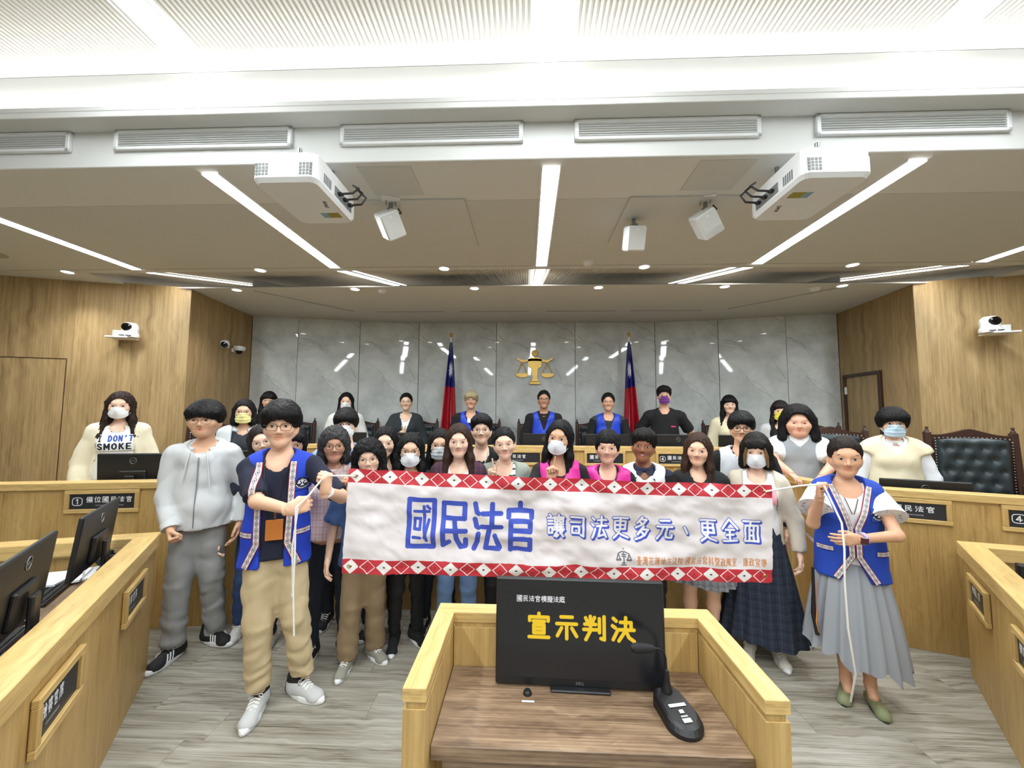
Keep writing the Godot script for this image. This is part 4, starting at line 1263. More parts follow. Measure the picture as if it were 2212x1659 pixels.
func build_equipment() -> void:
	projector(Vector3(-1.24, 2.86, -2.06), 0.0, -1.0, "white projector hung from the ceiling on the left")
	projector(Vector3(1.53, 2.86, -2.1), 0.0, 1.0, "white projector hung from the ceiling on the right")
	speaker(Vector3(-0.93, 2.96, -2.5), 0.35, "white ceiling speaker tilted beside the left projector", false)
	speaker(Vector3(1.2, 2.96, -2.55), -0.35, "white ceiling speaker tilted beside the right projector", false)
	speaker(Vector3(0.78, 2.96, -2.76), 0.0, "plain white ceiling speaker right of the middle light strip", true)
	var wl := atan2(1.28, 4.08)
	ptz(Vector3(-4.52, 2.53, -4.13), wl, 1.0, "white pan-tilt camera on the left oak wall")
	ptz(Vector3(4.78, 2.55, -4.08), -wl, -1.0, "white pan-tilt camera on the right oak wall")
	dome(Vector3(-4.1, 2.57, -4.95), "white turret camera on the left oak wall by the marble", true)
	dome(Vector3(-4.13, 2.53, -5.2), "white dome camera beside the turret camera on the left wall", false)
	var sm := [[0.58, -3.6, "smoke detector in the lowered ceiling right of the middle light strip"], [-1.72, -4.42, "small smoke detector above the judges on the left"], [3.3, -4.45, "small smoke detector above the judges on the right"], [-5.25, -3.12, "smoke detector beside the round grille at the far left"]]
	for s in sm:
		var o := thing("smoke_detector", "white " + s[2], "detector", Vector3(s[0], CEIL, s[1]))
		put(o, "housing", lathe([Vector2(0, -0.035), Vector2(0.03, -0.033), Vector2(0.045, -0.02), Vector2(0.055, 0.0)], 18), M.white_plastic)
	var cs := thing("ceiling_speaker", "flat round grey speaker grille in the ceiling at the far left", "speaker", Vector3(-4.95, CEIL, -3.25))
	put(cs, "grille", lathe([Vector2(0, -0.004), Vector2(0.12, -0.004), Vector2(0.125, 0.0)], 28), M.grille)
	flag(Vector3(-1.17, 0.27, -5.85), "draped red flag with blue field and white sun, left of the emblem", 1.0)
	flag(Vector3(1.55, 0.27, -5.85), "draped red flag with blue field and white sun, right of the emblem", -1.0)
	build_emblem()

# ---------- people: distance fields meshed as surface nets ----------
class Field:
	var o: Vector3
	var c: float
	var nx: int
	var ny: int
	var nz: int
	var d: PackedFloat32Array

	func _init(lo: Vector3, hi: Vector3, cell: float) -> void:
		o = lo
		c = cell
		nx = int((hi.x - lo.x) / cell) + 2
		ny = int((hi.y - lo.y) / cell) + 2
		nz = int((hi.z - lo.z) / cell) + 2
		d.resize(nx * ny * nz)
		d.fill(1.0)

	func span(lo: float, hi: float, base: float, n: int) -> Vector2i:
		return Vector2i(clampi(int((lo - base) / c), 0, n - 1), clampi(int((hi - base) / c) + 1, 0, n - 1))

	# op 0 joins, 1 cuts away, 2 joins with flat ends
	func cone(a: Vector3, b: Vector3, ra: float, rb: float, k := 0.02, flat := 1.0, op := 0) -> void:
		var pad := maxf(ra, rb) + k + c * 2.0
		var sx := span(minf(a.x, b.x) - pad, maxf(a.x, b.x) + pad, o.x, nx)
		var sy := span(minf(a.y, b.y) - pad, maxf(a.y, b.y) + pad, o.y, ny)
		var sz := span(minf(a.z, b.z) - pad, maxf(a.z, b.z) + pad, o.z, nz)
		var f := 1.0 / flat
		var A := Vector3(a.x, a.y, a.z * f)
		var ba := Vector3(b.x, b.y, b.z * f) - A
		var il := 1.0 / maxf(ba.length_squared(), 1e-9)
		var bl := ba.length()
		for z in range(sz.x, sz.y + 1):
			for y in range(sy.x, sy.y + 1):
				var i := (z * ny + y) * nx + sx.x
				var p := Vector3(o.x + sx.x * c, o.y + y * c, (o.z + z * c) * f) - A
				for x in range(sx.x, sx.y + 1):
					var t := p.dot(ba) * il
					var tc := clampf(t, 0.0, 1.0)
					var e := (p - ba * tc).length() - ra - (rb - ra) * tc
					if op == 2 and t != tc:
						e = maxf((p - ba * t).length() - (ra if t < 0.0 else rb), (absf(t - tc)) * bl)
					var v := d[i]
					if op == 1:
						var h := maxf(k - absf(v + e), 0.0)
						d[i] = maxf(v, -e) + h * h / (4.0 * k)
					else:
						var h := maxf(k - absf(v - e), 0.0)
						d[i] = minf(v, e) - h * h / (4.0 * k)
					i += 1
					p.x += c

	func ball(q: Vector3, r: Vector3, k := 0.02, op := 0) -> void:
		var pad := Vector3.ONE * (k + c * 2.0) + r
		var sx := span(q.x - pad.x, q.x + pad.x, o.x, nx)
		var sy := span(q.y - pad.y, q.y + pad.y, o.y, ny)
		var sz := span(q.z - pad.z, q.z + pad.z, o.z, nz)
		var ir := Vector3(1.0 / r.x, 1.0 / r.y, 1.0 / r.z)
		for z in range(sz.x, sz.y + 1):
			for y in range(sy.x, sy.y + 1):
				var i := (z * ny + y) * nx + sx.x
				for x in range(sx.x, sx.y + 1):
					var p := (Vector3(o.x + x * c, o.y + y * c, o.z + z * c) - q) * ir
					var l := p.length()
					var e := l * (l - 1.0) / maxf((p * ir).length(), 1e-6)
					var v := d[i]
					if op == 1:
						var h := maxf(k - absf(v + e), 0.0)
						d[i] = maxf(v, -e) + h * h / (4.0 * k)
					else:
						var h := maxf(k - absf(v - e), 0.0)
						d[i] = minf(v, e) - h * h / (4.0 * k)
					i += 1

	func carve(f: Callable) -> void:
		var lim := c * 3.0
		var i := 0
		for z in nz:
			for y in ny:
				for x in nx:
					if d[i] < lim:
						d[i] = maxf(d[i], f.call(o.x + x * c, o.y + y * c, o.z + z * c))
					i += 1

	func cut_below(y0: float) -> void:
		for y in ny:
			var e := y0 - (o.y + y * c)
			if e < -c * 3.0:
				break
			for z in nz:
				var i := (z * ny + y) * nx
				for x in nx:
					d[i] = maxf(d[i], e)
					i += 1

	func cut_above(y1: float) -> void:
		for y in range(ny - 1, -1, -1):
			var e := (o.y + y * c) - y1
			if e < -c * 3.0:
				break
			for z in nz:
				var i := (z * ny + y) * nx
				for x in nx:
					d[i] = maxf(d[i], e)
					i += 1

	func front(x: float, y: float) -> float:
		# z of the surface seen from the front at x, y
		var fx := clampf((x - o.x) / c, 0.0, nx - 1.001)
		var fy := clampf((y - o.y) / c, 0.0, ny - 1.001)
		var ix := int(fx)
		var iy := int(fy)
		var tx := fx - ix
		var ty := fy - iy
		var last := 1.0
		for z in range(nz - 1, -1, -1):
			var i := (z * ny + iy) * nx + ix
			var v := lerpf(lerpf(d[i], d[i + 1], tx), lerpf(d[i + nx], d[i + nx + 1], tx), ty)
			if v < 0.0:
				return o.z + c * (z + clampf(v / (v - last), 0.0, 1.0)) if last > v else o.z + z * c
			last = v
		return o.z

	func mesh(noise: FastNoiseLite = null, amp := 0.0, stretch := Vector3.ONE) -> Dictionary:
		var vs := PackedVector3Array()
		var ids := PackedInt32Array()
		var tri := PackedInt32Array()
		ids.resize(d.size())
		ids.fill(-1)
		var lim := c * 5.0
		var sx := 1
		var sy := nx
		var sz := nx * ny
		for z in nz - 1:
			for y in ny - 1:
				var i := (z * ny + y) * nx - 1
				for x in nx - 1:
					i += 1
					var a := d[i]
					if a > lim or a < -lim:
						continue
					var b := d[i + 1]
					var e := d[i + sy]
					var f := d[i + sy + 1]
					var g := d[i + sz]
					var h := d[i + sz + 1]
					var j := d[i + sz + sy]
					var k := d[i + sz + sy + 1]
					var s := int(a < 0) + int(b < 0) + int(e < 0) + int(f < 0) + int(g < 0) + int(h < 0) + int(j < 0) + int(k < 0)
					if s == 0 or s == 8:
						continue
					var m := Vector3.ZERO
					var n := 0
					if (a < 0) != (b < 0):
						m += Vector3(a / (a - b), 0, 0); n += 1
					if (e < 0) != (f < 0):
						m += Vector3(e / (e - f), 1, 0); n += 1
					if (g < 0) != (h < 0):
						m += Vector3(g / (g - h), 0, 1); n += 1
					if (j < 0) != (k < 0):
						m += Vector3(j / (j - k), 1, 1); n += 1
					if (a < 0) != (e < 0):
						m += Vector3(0, a / (a - e), 0); n += 1
					if (b < 0) != (f < 0):
						m += Vector3(1, b / (b - f), 0); n += 1
					if (g < 0) != (j < 0):
						m += Vector3(0, g / (g - j), 1); n += 1
					if (h < 0) != (k < 0):
						m += Vector3(1, h / (h - k), 1); n += 1
					if (a < 0) != (g < 0):
						m += Vector3(0, 0, a / (a - g)); n += 1
					if (b < 0) != (h < 0):
						m += Vector3(1, 0, b / (b - h)); n += 1
					if (e < 0) != (j < 0):
						m += Vector3(0, 1, e / (e - j)); n += 1
					if (f < 0) != (k < 0):
						m += Vector3(1, 1, f / (f - k)); n += 1
					ids[i] = vs.size()
					vs.append(o + (Vector3(x, y, z) + m / n) * c)
					var q := ids[i]
					if y > 0 and z > 0 and (a < 0) != (b < 0):
						var q1 := ids[i - sy]
						var q2 := ids[i - sy - sz]
						var q3 := ids[i - sz]
						if mini(q1, mini(q2, q3)) >= 0:
							tri.append_array([q, q2, q1, q, q3, q2] if a < 0 else [q, q1, q2, q, q2, q3])
					if x > 0 and z > 0 and (a < 0) != (e < 0):
						var q1 := ids[i - sz]
						var q2 := ids[i - sx - sz]
						var q3 := ids[i - sx]
						if mini(q1, mini(q2, q3)) >= 0:
							tri.append_array([q, q2, q1, q, q3, q2] if a < 0 else [q, q1, q2, q, q2, q3])
					if x > 0 and y > 0 and (a < 0) != (g < 0):
						var q1 := ids[i - sx]
						var q2 := ids[i - sx - sy]
						var q3 := ids[i - sy]
						if mini(q1, mini(q2, q3)) >= 0:
							tri.append_array([q, q2, q1, q, q3, q2] if a < 0 else [q, q1, q2, q, q2, q3])
		var ns := Field.normals(vs, tri)
		if noise != null:
			for i in vs.size():
				vs[i] += ns[i] * noise.get_noise_3dv(vs[i] * stretch) * amp
			ns = Field.normals(vs, tri)
		return {"v": vs, "n": ns, "i": tri}

	static func normals(vs: PackedVector3Array, tri: PackedInt32Array) -> PackedVector3Array:
		var ns := PackedVector3Array()
		ns.resize(vs.size())
		for i in range(0, tri.size(), 3):
			var a := tri[i]
			var b := tri[i + 1]
			var e := tri[i + 2]
			var n := (vs[e] - vs[a]).cross(vs[b] - vs[a])
			ns[a] += n
			ns[b] += n
			ns[e] += n
		for i in ns.size():
			ns[i] = ns[i].normalized()
		return ns

func to_mesh(g: Dictionary) -> ArrayMesh:
	var arr := []
	arr.resize(Mesh.ARRAY_MAX)
	arr[Mesh.ARRAY_VERTEX] = g.v
	arr[Mesh.ARRAY_NORMAL] = g.n
	if g.has("c"):
		arr[Mesh.ARRAY_COLOR] = g.c
	arr[Mesh.ARRAY_INDEX] = g.i
	var m := ArrayMesh.new()
	m.add_surface_from_arrays(Mesh.PRIMITIVE_TRIANGLES, arr)
	return m

func join(a: Dictionary, b: Dictionary, xf: Transform3D) -> void:
	var base: int = a.v.size()
	var v: PackedVector3Array = xf * (b.v as PackedVector3Array)
	var n: PackedVector3Array = Transform3D(xf.basis.orthonormalized(), Vector3.ZERO) * (b.n as PackedVector3Array)
	var flip := xf.basis.determinant() < 0.0
	if flip:
		n = Transform3D(Basis(xf.basis.x.normalized(), xf.basis.y.normalized(), xf.basis.z.normalized()), Vector3.ZERO) * (b.n as PackedVector3Array)
	var av: PackedVector3Array = a.v
	var an: PackedVector3Array = a.n
	var ai: PackedInt32Array = a.i
	var ac: PackedColorArray = a.c
	av.append_array(v)
	an.append_array(n)
	if b.has("c"):
		ac.append_array(b.c)
	else:
		var w := PackedColorArray()
		w.resize(v.size())
		w.fill(Color.WHITE)
		ac.append_array(w)
	var bi: PackedInt32Array = b.i
	var extra := PackedInt32Array()
	extra.resize(bi.size())
	for k in range(0, bi.size(), 3):
		extra[k] = bi[k] + base
		extra[k + 1] = bi[k + (2 if flip else 1)] + base
		extra[k + 2] = bi[k + (1 if flip else 2)] + base
	ai.append_array(extra)
	a.v = av
	a.n = an
	a.c = ac
	a.i = ai

func V(x: float, y: float, z: float) -> Vector3:
	return Vector3(x, y, z)

func head_shape(kind: String) -> Dictionary:
	if cache.has("head" + kind):
		return cache["head" + kind]
	var f := Field.new(V(-0.1, -0.17, -0.125), V(0.1, 0.13, 0.13), 0.0042)
	var male := kind == "m"
	var rnd := kind == "r"
	f.ball(V(0, 0.028, -0.012), V(0.075, 0.089, 0.094), 0.02)
	f.cone(V(0, 0.01, 0.03), V(0, -0.068, 0.038), 0.062, 0.043 if not rnd else 0.054, 0.03)
	for s in [-1.0, 1.0]:
		f.cone(V(s * (0.055 if not male else 0.058), -0.035, -0.005), V(s * 0.01, -0.09 if male else -0.085, 0.05), 0.026 if not rnd else 0.034, 0.021 if not rnd else 0.03, 0.025)
		f.ball(V(s * (0.038 if not rnd else 0.042), -0.024, 0.056), Vector3.ONE * (0.026 if not rnd else 0.034), 0.026)
	f.ball(V(0, -0.092 if male else -0.088, 0.056), Vector3.ONE * (0.021 if not rnd else 0.025), 0.02)
	f.cone(V(-0.03, 0.026, 0.068), V(0.03, 0.026, 0.068), 0.016, 0.016, 0.022)
	f.cone(V(0, 0.012, 0.083), V(0, -0.028, 0.1), 0.0065, 0.0105, 0.013)
	for s in [-1.0, 1.0]:
		f.ball(V(s * 0.012, -0.034, 0.09), Vector3.ONE * 0.0088, 0.006)
		f.ball(V(s * 0.032, 0.001, 0.1), V(0.017, 0.012, 0.015), 0.014, 1)
		f.ball(V(s * 0.031, 0.001, 0.073), V(0.016, 0.012, 0.014), 0.008)
		f.cone(V(s * 0.0215, -0.0592, 0.0735), V(s * 0.003, -0.0562, 0.0815), 0.0036, 0.0046, 0.006)
		f.cone(V(s * 0.017, -0.0638, 0.0745), V(s * 0.002, -0.0668, 0.0802), 0.004, 0.0052, 0.006)
		f.ball(V(s * 0.078, -0.008, -0.01), V(0.009, 0.031, 0.018), 0.007)
		f.ball(V(s * 0.086, -0.004, -0.002), V(0.006, 0.016, 0.008), 0.006, 1)
	f.cone(V(-0.021, -0.0612, 0.0815), V(0.021, -0.0612, 0.0815), 0.0018, 0.0018, 0.004, 1.0, 1)
	f.cone(V(0, -0.0612, 0.0855), V(0, -0.0612, 0.0875), 0.004, 0.004, 0.004, 1.0, 1)
	f.cone(V(0, -0.07, -0.018), V(0, -0.2, -0.035), 0.047 if male else 0.04, 0.05 if male else 0.042, 0.018)
	var g := f.mesh()
	var col := PackedColorArray()
	col.resize(g.v.size())
	for i in g.v.size():
		var p: Vector3 = g.v[i]
		var q := Vector2(p.x / 0.024, (p.y + 0.0612) / 0.0105)
		var t := 0.0
		if p.z > 0.07 and q.length() < 1.25:
			t = clampf((1.25 - q.length()) * 3.0, 0.0, 1.0)
		col[i] = Color(1, 1, 1).lerp(Color(0.82, 0.5, 0.5), t * 0.8)
	g.c = col
	cache["head" + kind] = g
	return g

func hand_shape(pose: String) -> Dictionary:
	# wrist at the origin, fingers towards -y, palm towards +z, thumb on +x
	if cache.has("hand" + pose):
		return cache["hand" + pose]
	var f := Field.new(V(-0.065, -0.2, -0.045), V(0.085, 0.03, 0.095), 0.0034)
	f.cone(V(0, 0.02, 0), V(0, -0.02, 0), 0.026, 0.028, 0.02, 0.75)
	var kx := [0.03, 0.0105, -0.0095, -0.0275]
	var ky := [-0.083, -0.088, -0.084, -0.075]
	var ln := [[0.04, 0.024, 0.02], [0.044, 0.028, 0.021], [0.041, 0.026, 0.02], [0.032, 0.02, 0.018]]
	for i in 4:
		f.cone(V(kx[i] * 0.6, -0.012, 0), V(kx[i], ky[i], 0), 0.018, 0.0118, 0.018, 0.8)
		var ang := [22.0, 26.0, 16.0]
		var fan := (1.5 - i) * 2.0
		if pose == "fist":
			ang = [82.0, 92.0, 62.0]
		elif pose == "peace":
			ang = [4.0, 5.0, 4.0] if i < 2 else [84.0, 96.0, 60.0]
			fan = 11.0 if i == 0 else (-10.0 if i == 1 else 0.0)
		elif pose == "point":
			ang = [6.0, 8.0, 6.0] if i == 0 else [84.0, 96.0, 60.0]
		elif pose == "grip":
			ang = [70.0, 80.0, 45.0]
		var p := V(kx[i], ky[i], 0)
		var a := 0.0
		for j in 3:
			a += ang[j]
			var dir := V(sin(deg_to_rad(fan)) * cos(deg_to_rad(a)), -cos(deg_to_rad(a)) * cos(deg_to_rad(fan)), sin(deg_to_rad(a)))
			var q: Vector3 = p + dir * ln[i][j]
			var r0: float = [0.0098, 0.0088, 0.008][j] * (0.9 if i == 3 else 1.0)
			f.cone(p, q, r0, r0 * 0.9, 0.0035)
			p = q
	var th := [V(0.018, -0.02, 0.008), V(0.042, -0.048, 0.018), V(0.05, -0.078, 0.024), V(0.05, -0.102, 0.028)]
	if pose == "fist" or pose == "grip" or pose == "point":
		th = [V(0.018, -0.02, 0.008), V(0.04, -0.046, 0.022), V(0.034, -0.072, 0.044), V(0.012, -0.082, 0.052)]
	elif pose == "peace":
		th = [V(0.018, -0.02, 0.008), V(0.036, -0.048, 0.024), V(0.02, -0.07, 0.044), V(-0.004, -0.076, 0.05)]
	f.cone(th[0], th[1], 0.017, 0.0125, 0.014)
	f.cone(th[1], th[2], 0.0118, 0.0105, 0.005)
	f.cone(th[2], th[3], 0.0104, 0.0088, 0.004)
	cache["hand" + pose] = f.mesh()
	return cache["hand" + pose]

func hair_mesh(style: String) -> ArrayMesh:
	if cache.has("hair" + style):
		return cache["hair" + style]
	var low := -0.36 if style in ["long", "long_bangs", "wavy", "very_long"] else (-0.17 if style in ["bob", "bob_bangs", "curly_bob"] else -0.11)
	if style == "very_long":
		low = -0.48
	var f := Field.new(V(-0.15, low, -0.165), V(0.15, 0.155, 0.14), 0.0068)
	# the cap of hair over the skull
	var vol := 0.012
	if style in ["fringe", "fringe_low", "curly_bob"]:
		vol = 0.02
	elif style in ["crop", "tied"]:
		vol = 0.007
	f.ball(V(0, 0.034, -0.014), V(0.078 + vol, 0.091 + vol, 0.099 + vol), 0.01)
	# opening for the face: centre height, half width, half height
	var yc := -0.03
	var ax := 0.066
	var ay := 0.105
	var lim := 0.0
	var back := -0.065
	match style:
		"fringe":
			ay = 0.068
			lim = -0.008
			f.ball(V(0, 0.06, 0.05), V(0.088, 0.045, 0.068), 0.03)
		"fringe_low":
			ay = 0.056
			lim = -0.03
			f.ball(V(0, 0.05, 0.05), V(0.086, 0.045, 0.066), 0.03)
		"parted":
			ay = 0.086
			lim = -0.012
			f.ball(V(0, 0.07, 0.045), V(0.085, 0.045, 0.06), 0.03)
		"crop":
			ay = 0.104
			lim = -0.002
		"spiky":
			ay = 0.078
			lim = -0.005
			f.ball(V(0.0, 0.075, 0.03), V(0.085, 0.05, 0.08), 0.03)
		"tied":
			ay = 0.1
			ax = 0.07
			lim = -0.03
			back = -0.07
			f.ball(V(0, 0.0, -0.125), V(0.035, 0.035, 0.03), 0.015)
		"tied_bangs":
			ay = 0.066
			ax = 0.068
			lim = -0.02
			for e in [-1.0, 1.0]:
				f.cone(V(e * 0.07, 0.03, 0.035), V(e * 0.076, -0.09, 0.03), 0.012, 0.007, 0.02)
			f.ball(V(0, 0.01, -0.125), V(0.04, 0.04, 0.03), 0.015)
		"bob", "bob_bangs", "curly_bob":
			ay = 0.1 if style == "bob" else 0.07
			if style == "curly_bob":
				ay = 0.088
			ax = 0.062
			lim = -1.0
			for s in [-1.0, 1.0]:
				f.cone(V(s * 0.07, 0.02, 0.0), V(s * 0.082, -0.1, 0.008), 0.03, 0.034, 0.03)
				f.cone(V(s * 0.05, 0.0, -0.06), V(s * 0.055, -0.11, -0.06), 0.045, 0.05, 0.03)
		"long", "long_bangs", "wavy", "very_long":
			ay = 0.104 if style != "long_bangs" else 0.066
			ax = 0.06
			lim = -1.0
			var e := -0.27 if style != "very_long" else -0.4
			for s in [-1.0, 1.0]:
				f.cone(V(s * 0.068, 0.03, 0.0), V(s * 0.08, -0.12, 0.012), 0.028, 0.03, 0.03)
				f.cone(V(s * 0.08, -0.12, 0.012), V(s * (0.095 if style != "wavy" else 0.115), e, 0.04), 0.03, 0.03, 0.03)
				f.cone(V(s * 0.045, 0.0, -0.07), V(s * 0.06, e, -0.075), 0.045, 0.045, 0.04)
	var by := back
	var jag := FastNoiseLite.new()
	jag.seed = 4
	jag.frequency = 55.0
	f.carve(func(x: float, y: float, z: float) -> float:
		var q := sqrt((x / ax) * (x / ax) + ((y - yc) / ay) * ((y - yc) / ay))
		if y < yc and lim < -0.5:
			q = absf(x) / (ax + maxf(0.0, (yc - y) - 0.06) * 0.1)
		q += jag.get_noise_2d(x, z * 0.6) * 0.09
		var hole := minf((1.0 - q) * ax, z - 0.008)
		if lim > -0.5:
			# short hair: sides end above the ears, the nape lower
			var edge := lim if z > -0.035 else lerpf(lim, by, clampf((-0.035 - z) / 0.05, 0.0, 1.0))
			hole = maxf(hole, edge - y)
		return hole)
	if style in ["long_bangs", "bob_bangs"]:
		f.cone(V(-0.05, 0.065, 0.075), V(0.05, 0.065, 0.075), 0.02, 0.02, 0.02)
		f.cone(V(-0.045, 0.045, 0.086), V(0.045, 0.045, 0.086), 0.012, 0.012, 0.02)
	var n := FastNoiseLite.new()
	n.seed = 8
	n.frequency = 60.0 if style != "curly_bob" else 45.0
	var amp := 0.007 if not (style in ["curly_bob", "spiky", "wavy"]) else 0.012
	var g := f.mesh(n, amp, V(1.0, 0.16 if style != "curly_bob" else 0.5, 1.0))
	cache["hair" + style] = to_mesh(g)
	return cache["hair" + style]

func hair_mat(c: Color) -> StandardMaterial3D:
	var key := "hm%s" % c
	if not cache.has(key):
		if not cache.has("strands"):
			var a := noise_bytes(41, 0.05, 256, 256, 3)
			var im := ramp_image(256, 256, [[0.0, Color(0.55, 0.55, 0.55)], [1.0, Color(1, 1, 1)]], func(x: int, y: int) -> float: return a[((y >> 3) & 255) * 256 + ((x * 3) & 255)] / 255.0)
			cache["strands"] = ImageTexture.create_from_image(im)
		var m := tri(cache["strands"], V(9, 3, 9), 0.62)
		m.metallic_specular = 0.3
		m.albedo_color = c
		cache[key] = m
	return cache[key]

func eye_mesh(narrow: float) -> ArrayMesh:
	var key := "eye%s" % narrow
	if cache.has(key):
		return cache[key]
	var st := begin()
	var w := 0.0152
	var n := 12
	# white of the eye
	var up := []
	var dn := []
	for i in n + 1:
		var u := -1.0 + 2.0 * i / n
		var arch := 1.0 - u * u
		var z := 0.004 * (1.0 - u * u) - absf(u) * 0.0035
		up.append(V(u * w, 0.0064 * narrow * pow(arch, 0.7) + 0.0008 * u, z))
		dn.append(V(u * w, -0.0044 * narrow * arch + 0.0008 * u, z + 0.0004))
	for i in n:
		for v in [up[i], up[i + 1], dn[i + 1], up[i], dn[i + 1], dn[i]]:
			st.set_color(Color(0.62, 0.6, 0.58))
			st.set_normal(V(v.x * 20.0, v.y * 20.0, 1).normalized())
			st.add_vertex(v)
	# iris, clipped by the lids
	for i in range(16):
		var a0 := TAU * i / 16.0
		var a1 := TAU * (i + 1) / 16.0
		var r := 0.0062
		var lid := func(a: float) -> Vector3:
			var x := cos(a) * r
			var u := x / w
			var arch := 1.0 - u * u
			return V(x, clampf(sin(a) * r, -0.0042 * narrow * arch, 0.0062 * narrow * pow(arch, 0.7)), 0.0046)
		for v in [V(0, 0, 0.0048), lid.call(a1), lid.call(a0)]:
			st.set_color(Color(0.012, 0.008, 0.006))
			st.set_normal(Vector3.BACK)
			st.add_vertex(v)
	# upper lash line
	for i in n:
		var t := V(0, 0.0016, 0.0012)
		for v in [up[i] + t, up[i + 1] + t, up[i + 1] - V(0, 0.0003, -0.001), up[i] + t, up[i + 1] - V(0, 0.0003, -0.001), up[i] - V(0, 0.0003, -0.001)]:
			st.set_color(Color(0.015, 0.012, 0.01))
			st.set_normal(Vector3.BACK)
			st.add_vertex(v)
	cache[key] = st.commit()
	return cache[key]

func brow_mesh(e: float) -> ArrayMesh:
	var key := "brow%s" % e
	if not cache.has(key):
		cache[key] = tube([V(-0.017 * e, -0.001, -0.002), V(-0.008 * e, 0.0015, 0.002), V(0.003 * e, 0.0028, 0.002), V(0.011 * e, 0.002, -0.001), V(0.018 * e, -0.001, -0.006)], [0.002, 0.0034, 0.0034, 0.0026, 0.001], 6)
	return cache[key]

func glasses_mesh(style: String) -> ArrayMesh:
	var key := "gl" + style
	if cache.has(key):
		return cache[key]
	var st := begin()
	var rx := 0.0255 if style != "round" else 0.0245
	var ry := 0.018 if style != "round" else 0.022
	var ex := 0.55 if style != "round" else 1.0
	var th := 0.0017 if style == "black" else (0.0013 if style == "half" else 0.0009)
	for s in [-1.0, 1.0]:
		var pts := []
		for k in 25:
			var a := TAU * k / 24.0
			pts.append(V(s * 0.033 + signf(cos(a)) * pow(absf(cos(a)), ex) * rx, -0.003 + signf(sin(a)) * pow(absf(sin(a)), ex) * ry, 0.1 - 0.006 * absf(s * 0.033 + cos(a) * rx) / 0.055))
		add_tube(st, pts, [th], 6)
		add_tube(st, [V(s * 0.057, 0.006, 0.094), V(s * 0.074, 0.006, 0.07), V(s * 0.081, 0.004, -0.01), V(s * 0.08, -0.012, -0.03)], [th * 1.1], 6)
	add_tube(st, [V(-0.009, 0.002, 0.1), V(0, 0.005, 0.103), V(0.009, 0.002, 0.1)], [th], 6)
	cache[key] = st.commit()
	return cache[key]

func mask_mesh(flat: bool) -> ArrayMesh:
	var key := "mask%s" % flat
	if cache.has(key):
		return cache[key]
	var st := begin()
	st.set_smooth_group(0)
	var nx := 24
	var ny := 16
	var grid := []
	for j in ny + 1:
		var v := float(j) / ny
		var rowv := []
		for i in nx + 1:
			var u := -1.0 + 2.0 * i / nx
			var ph := u * 1.12
			var tall := lerpf(1.0, 0.72 if flat else 0.5, u * u)
			var yy := lerpf(-0.006, -0.108, v)
			yy = -0.052 + (yy + 0.052) * tall
			var rad := 0.074 - 0.014 * maxf(0.0, v - 0.7) / 0.3
			var x := 0.071 * sin(ph)
			var z := 0.024 + rad * cos(ph)
			var ridge := exp(-pow(u / 0.24, 2))
			z += 0.017 * ridge * exp(-pow((v - 0.22) / 0.3, 2)) + 0.006 * exp(-pow(u / 0.6, 2))
			if not flat:
				z += 0.014 * exp(-pow(u / 0.3, 2)) * exp(-pow((v - 0.5) / 0.3, 2))
			else:
				z += 0.0018 * sin(v * PI * 7.0)
			rowv.append(V(x, yy, z))
		grid.append(rowv)
	for j in ny:
		for i in nx:
			for q in [[i, j], [i + 1, j], [i + 1, j + 1], [i, j], [i + 1, j + 1], [i, j + 1]]:
				st.add_vertex(grid[q[1]][q[0]])
	st.generate_normals()
	var st2 := begin()
	for s in [-1.0, 1.0]:
		for y in [-0.03, -0.075]:
			add_tube(st2, [V(s * 0.0635, y, 0.058), V(s * 0.078, y * 0.6 + 0.0, 0.02), V(s * 0.084, y * 0.5, -0.012)], [0.0012], 5)
	cache[key] = st.commit()
	cache["loops"] = st2.commit()
	return cache[key]

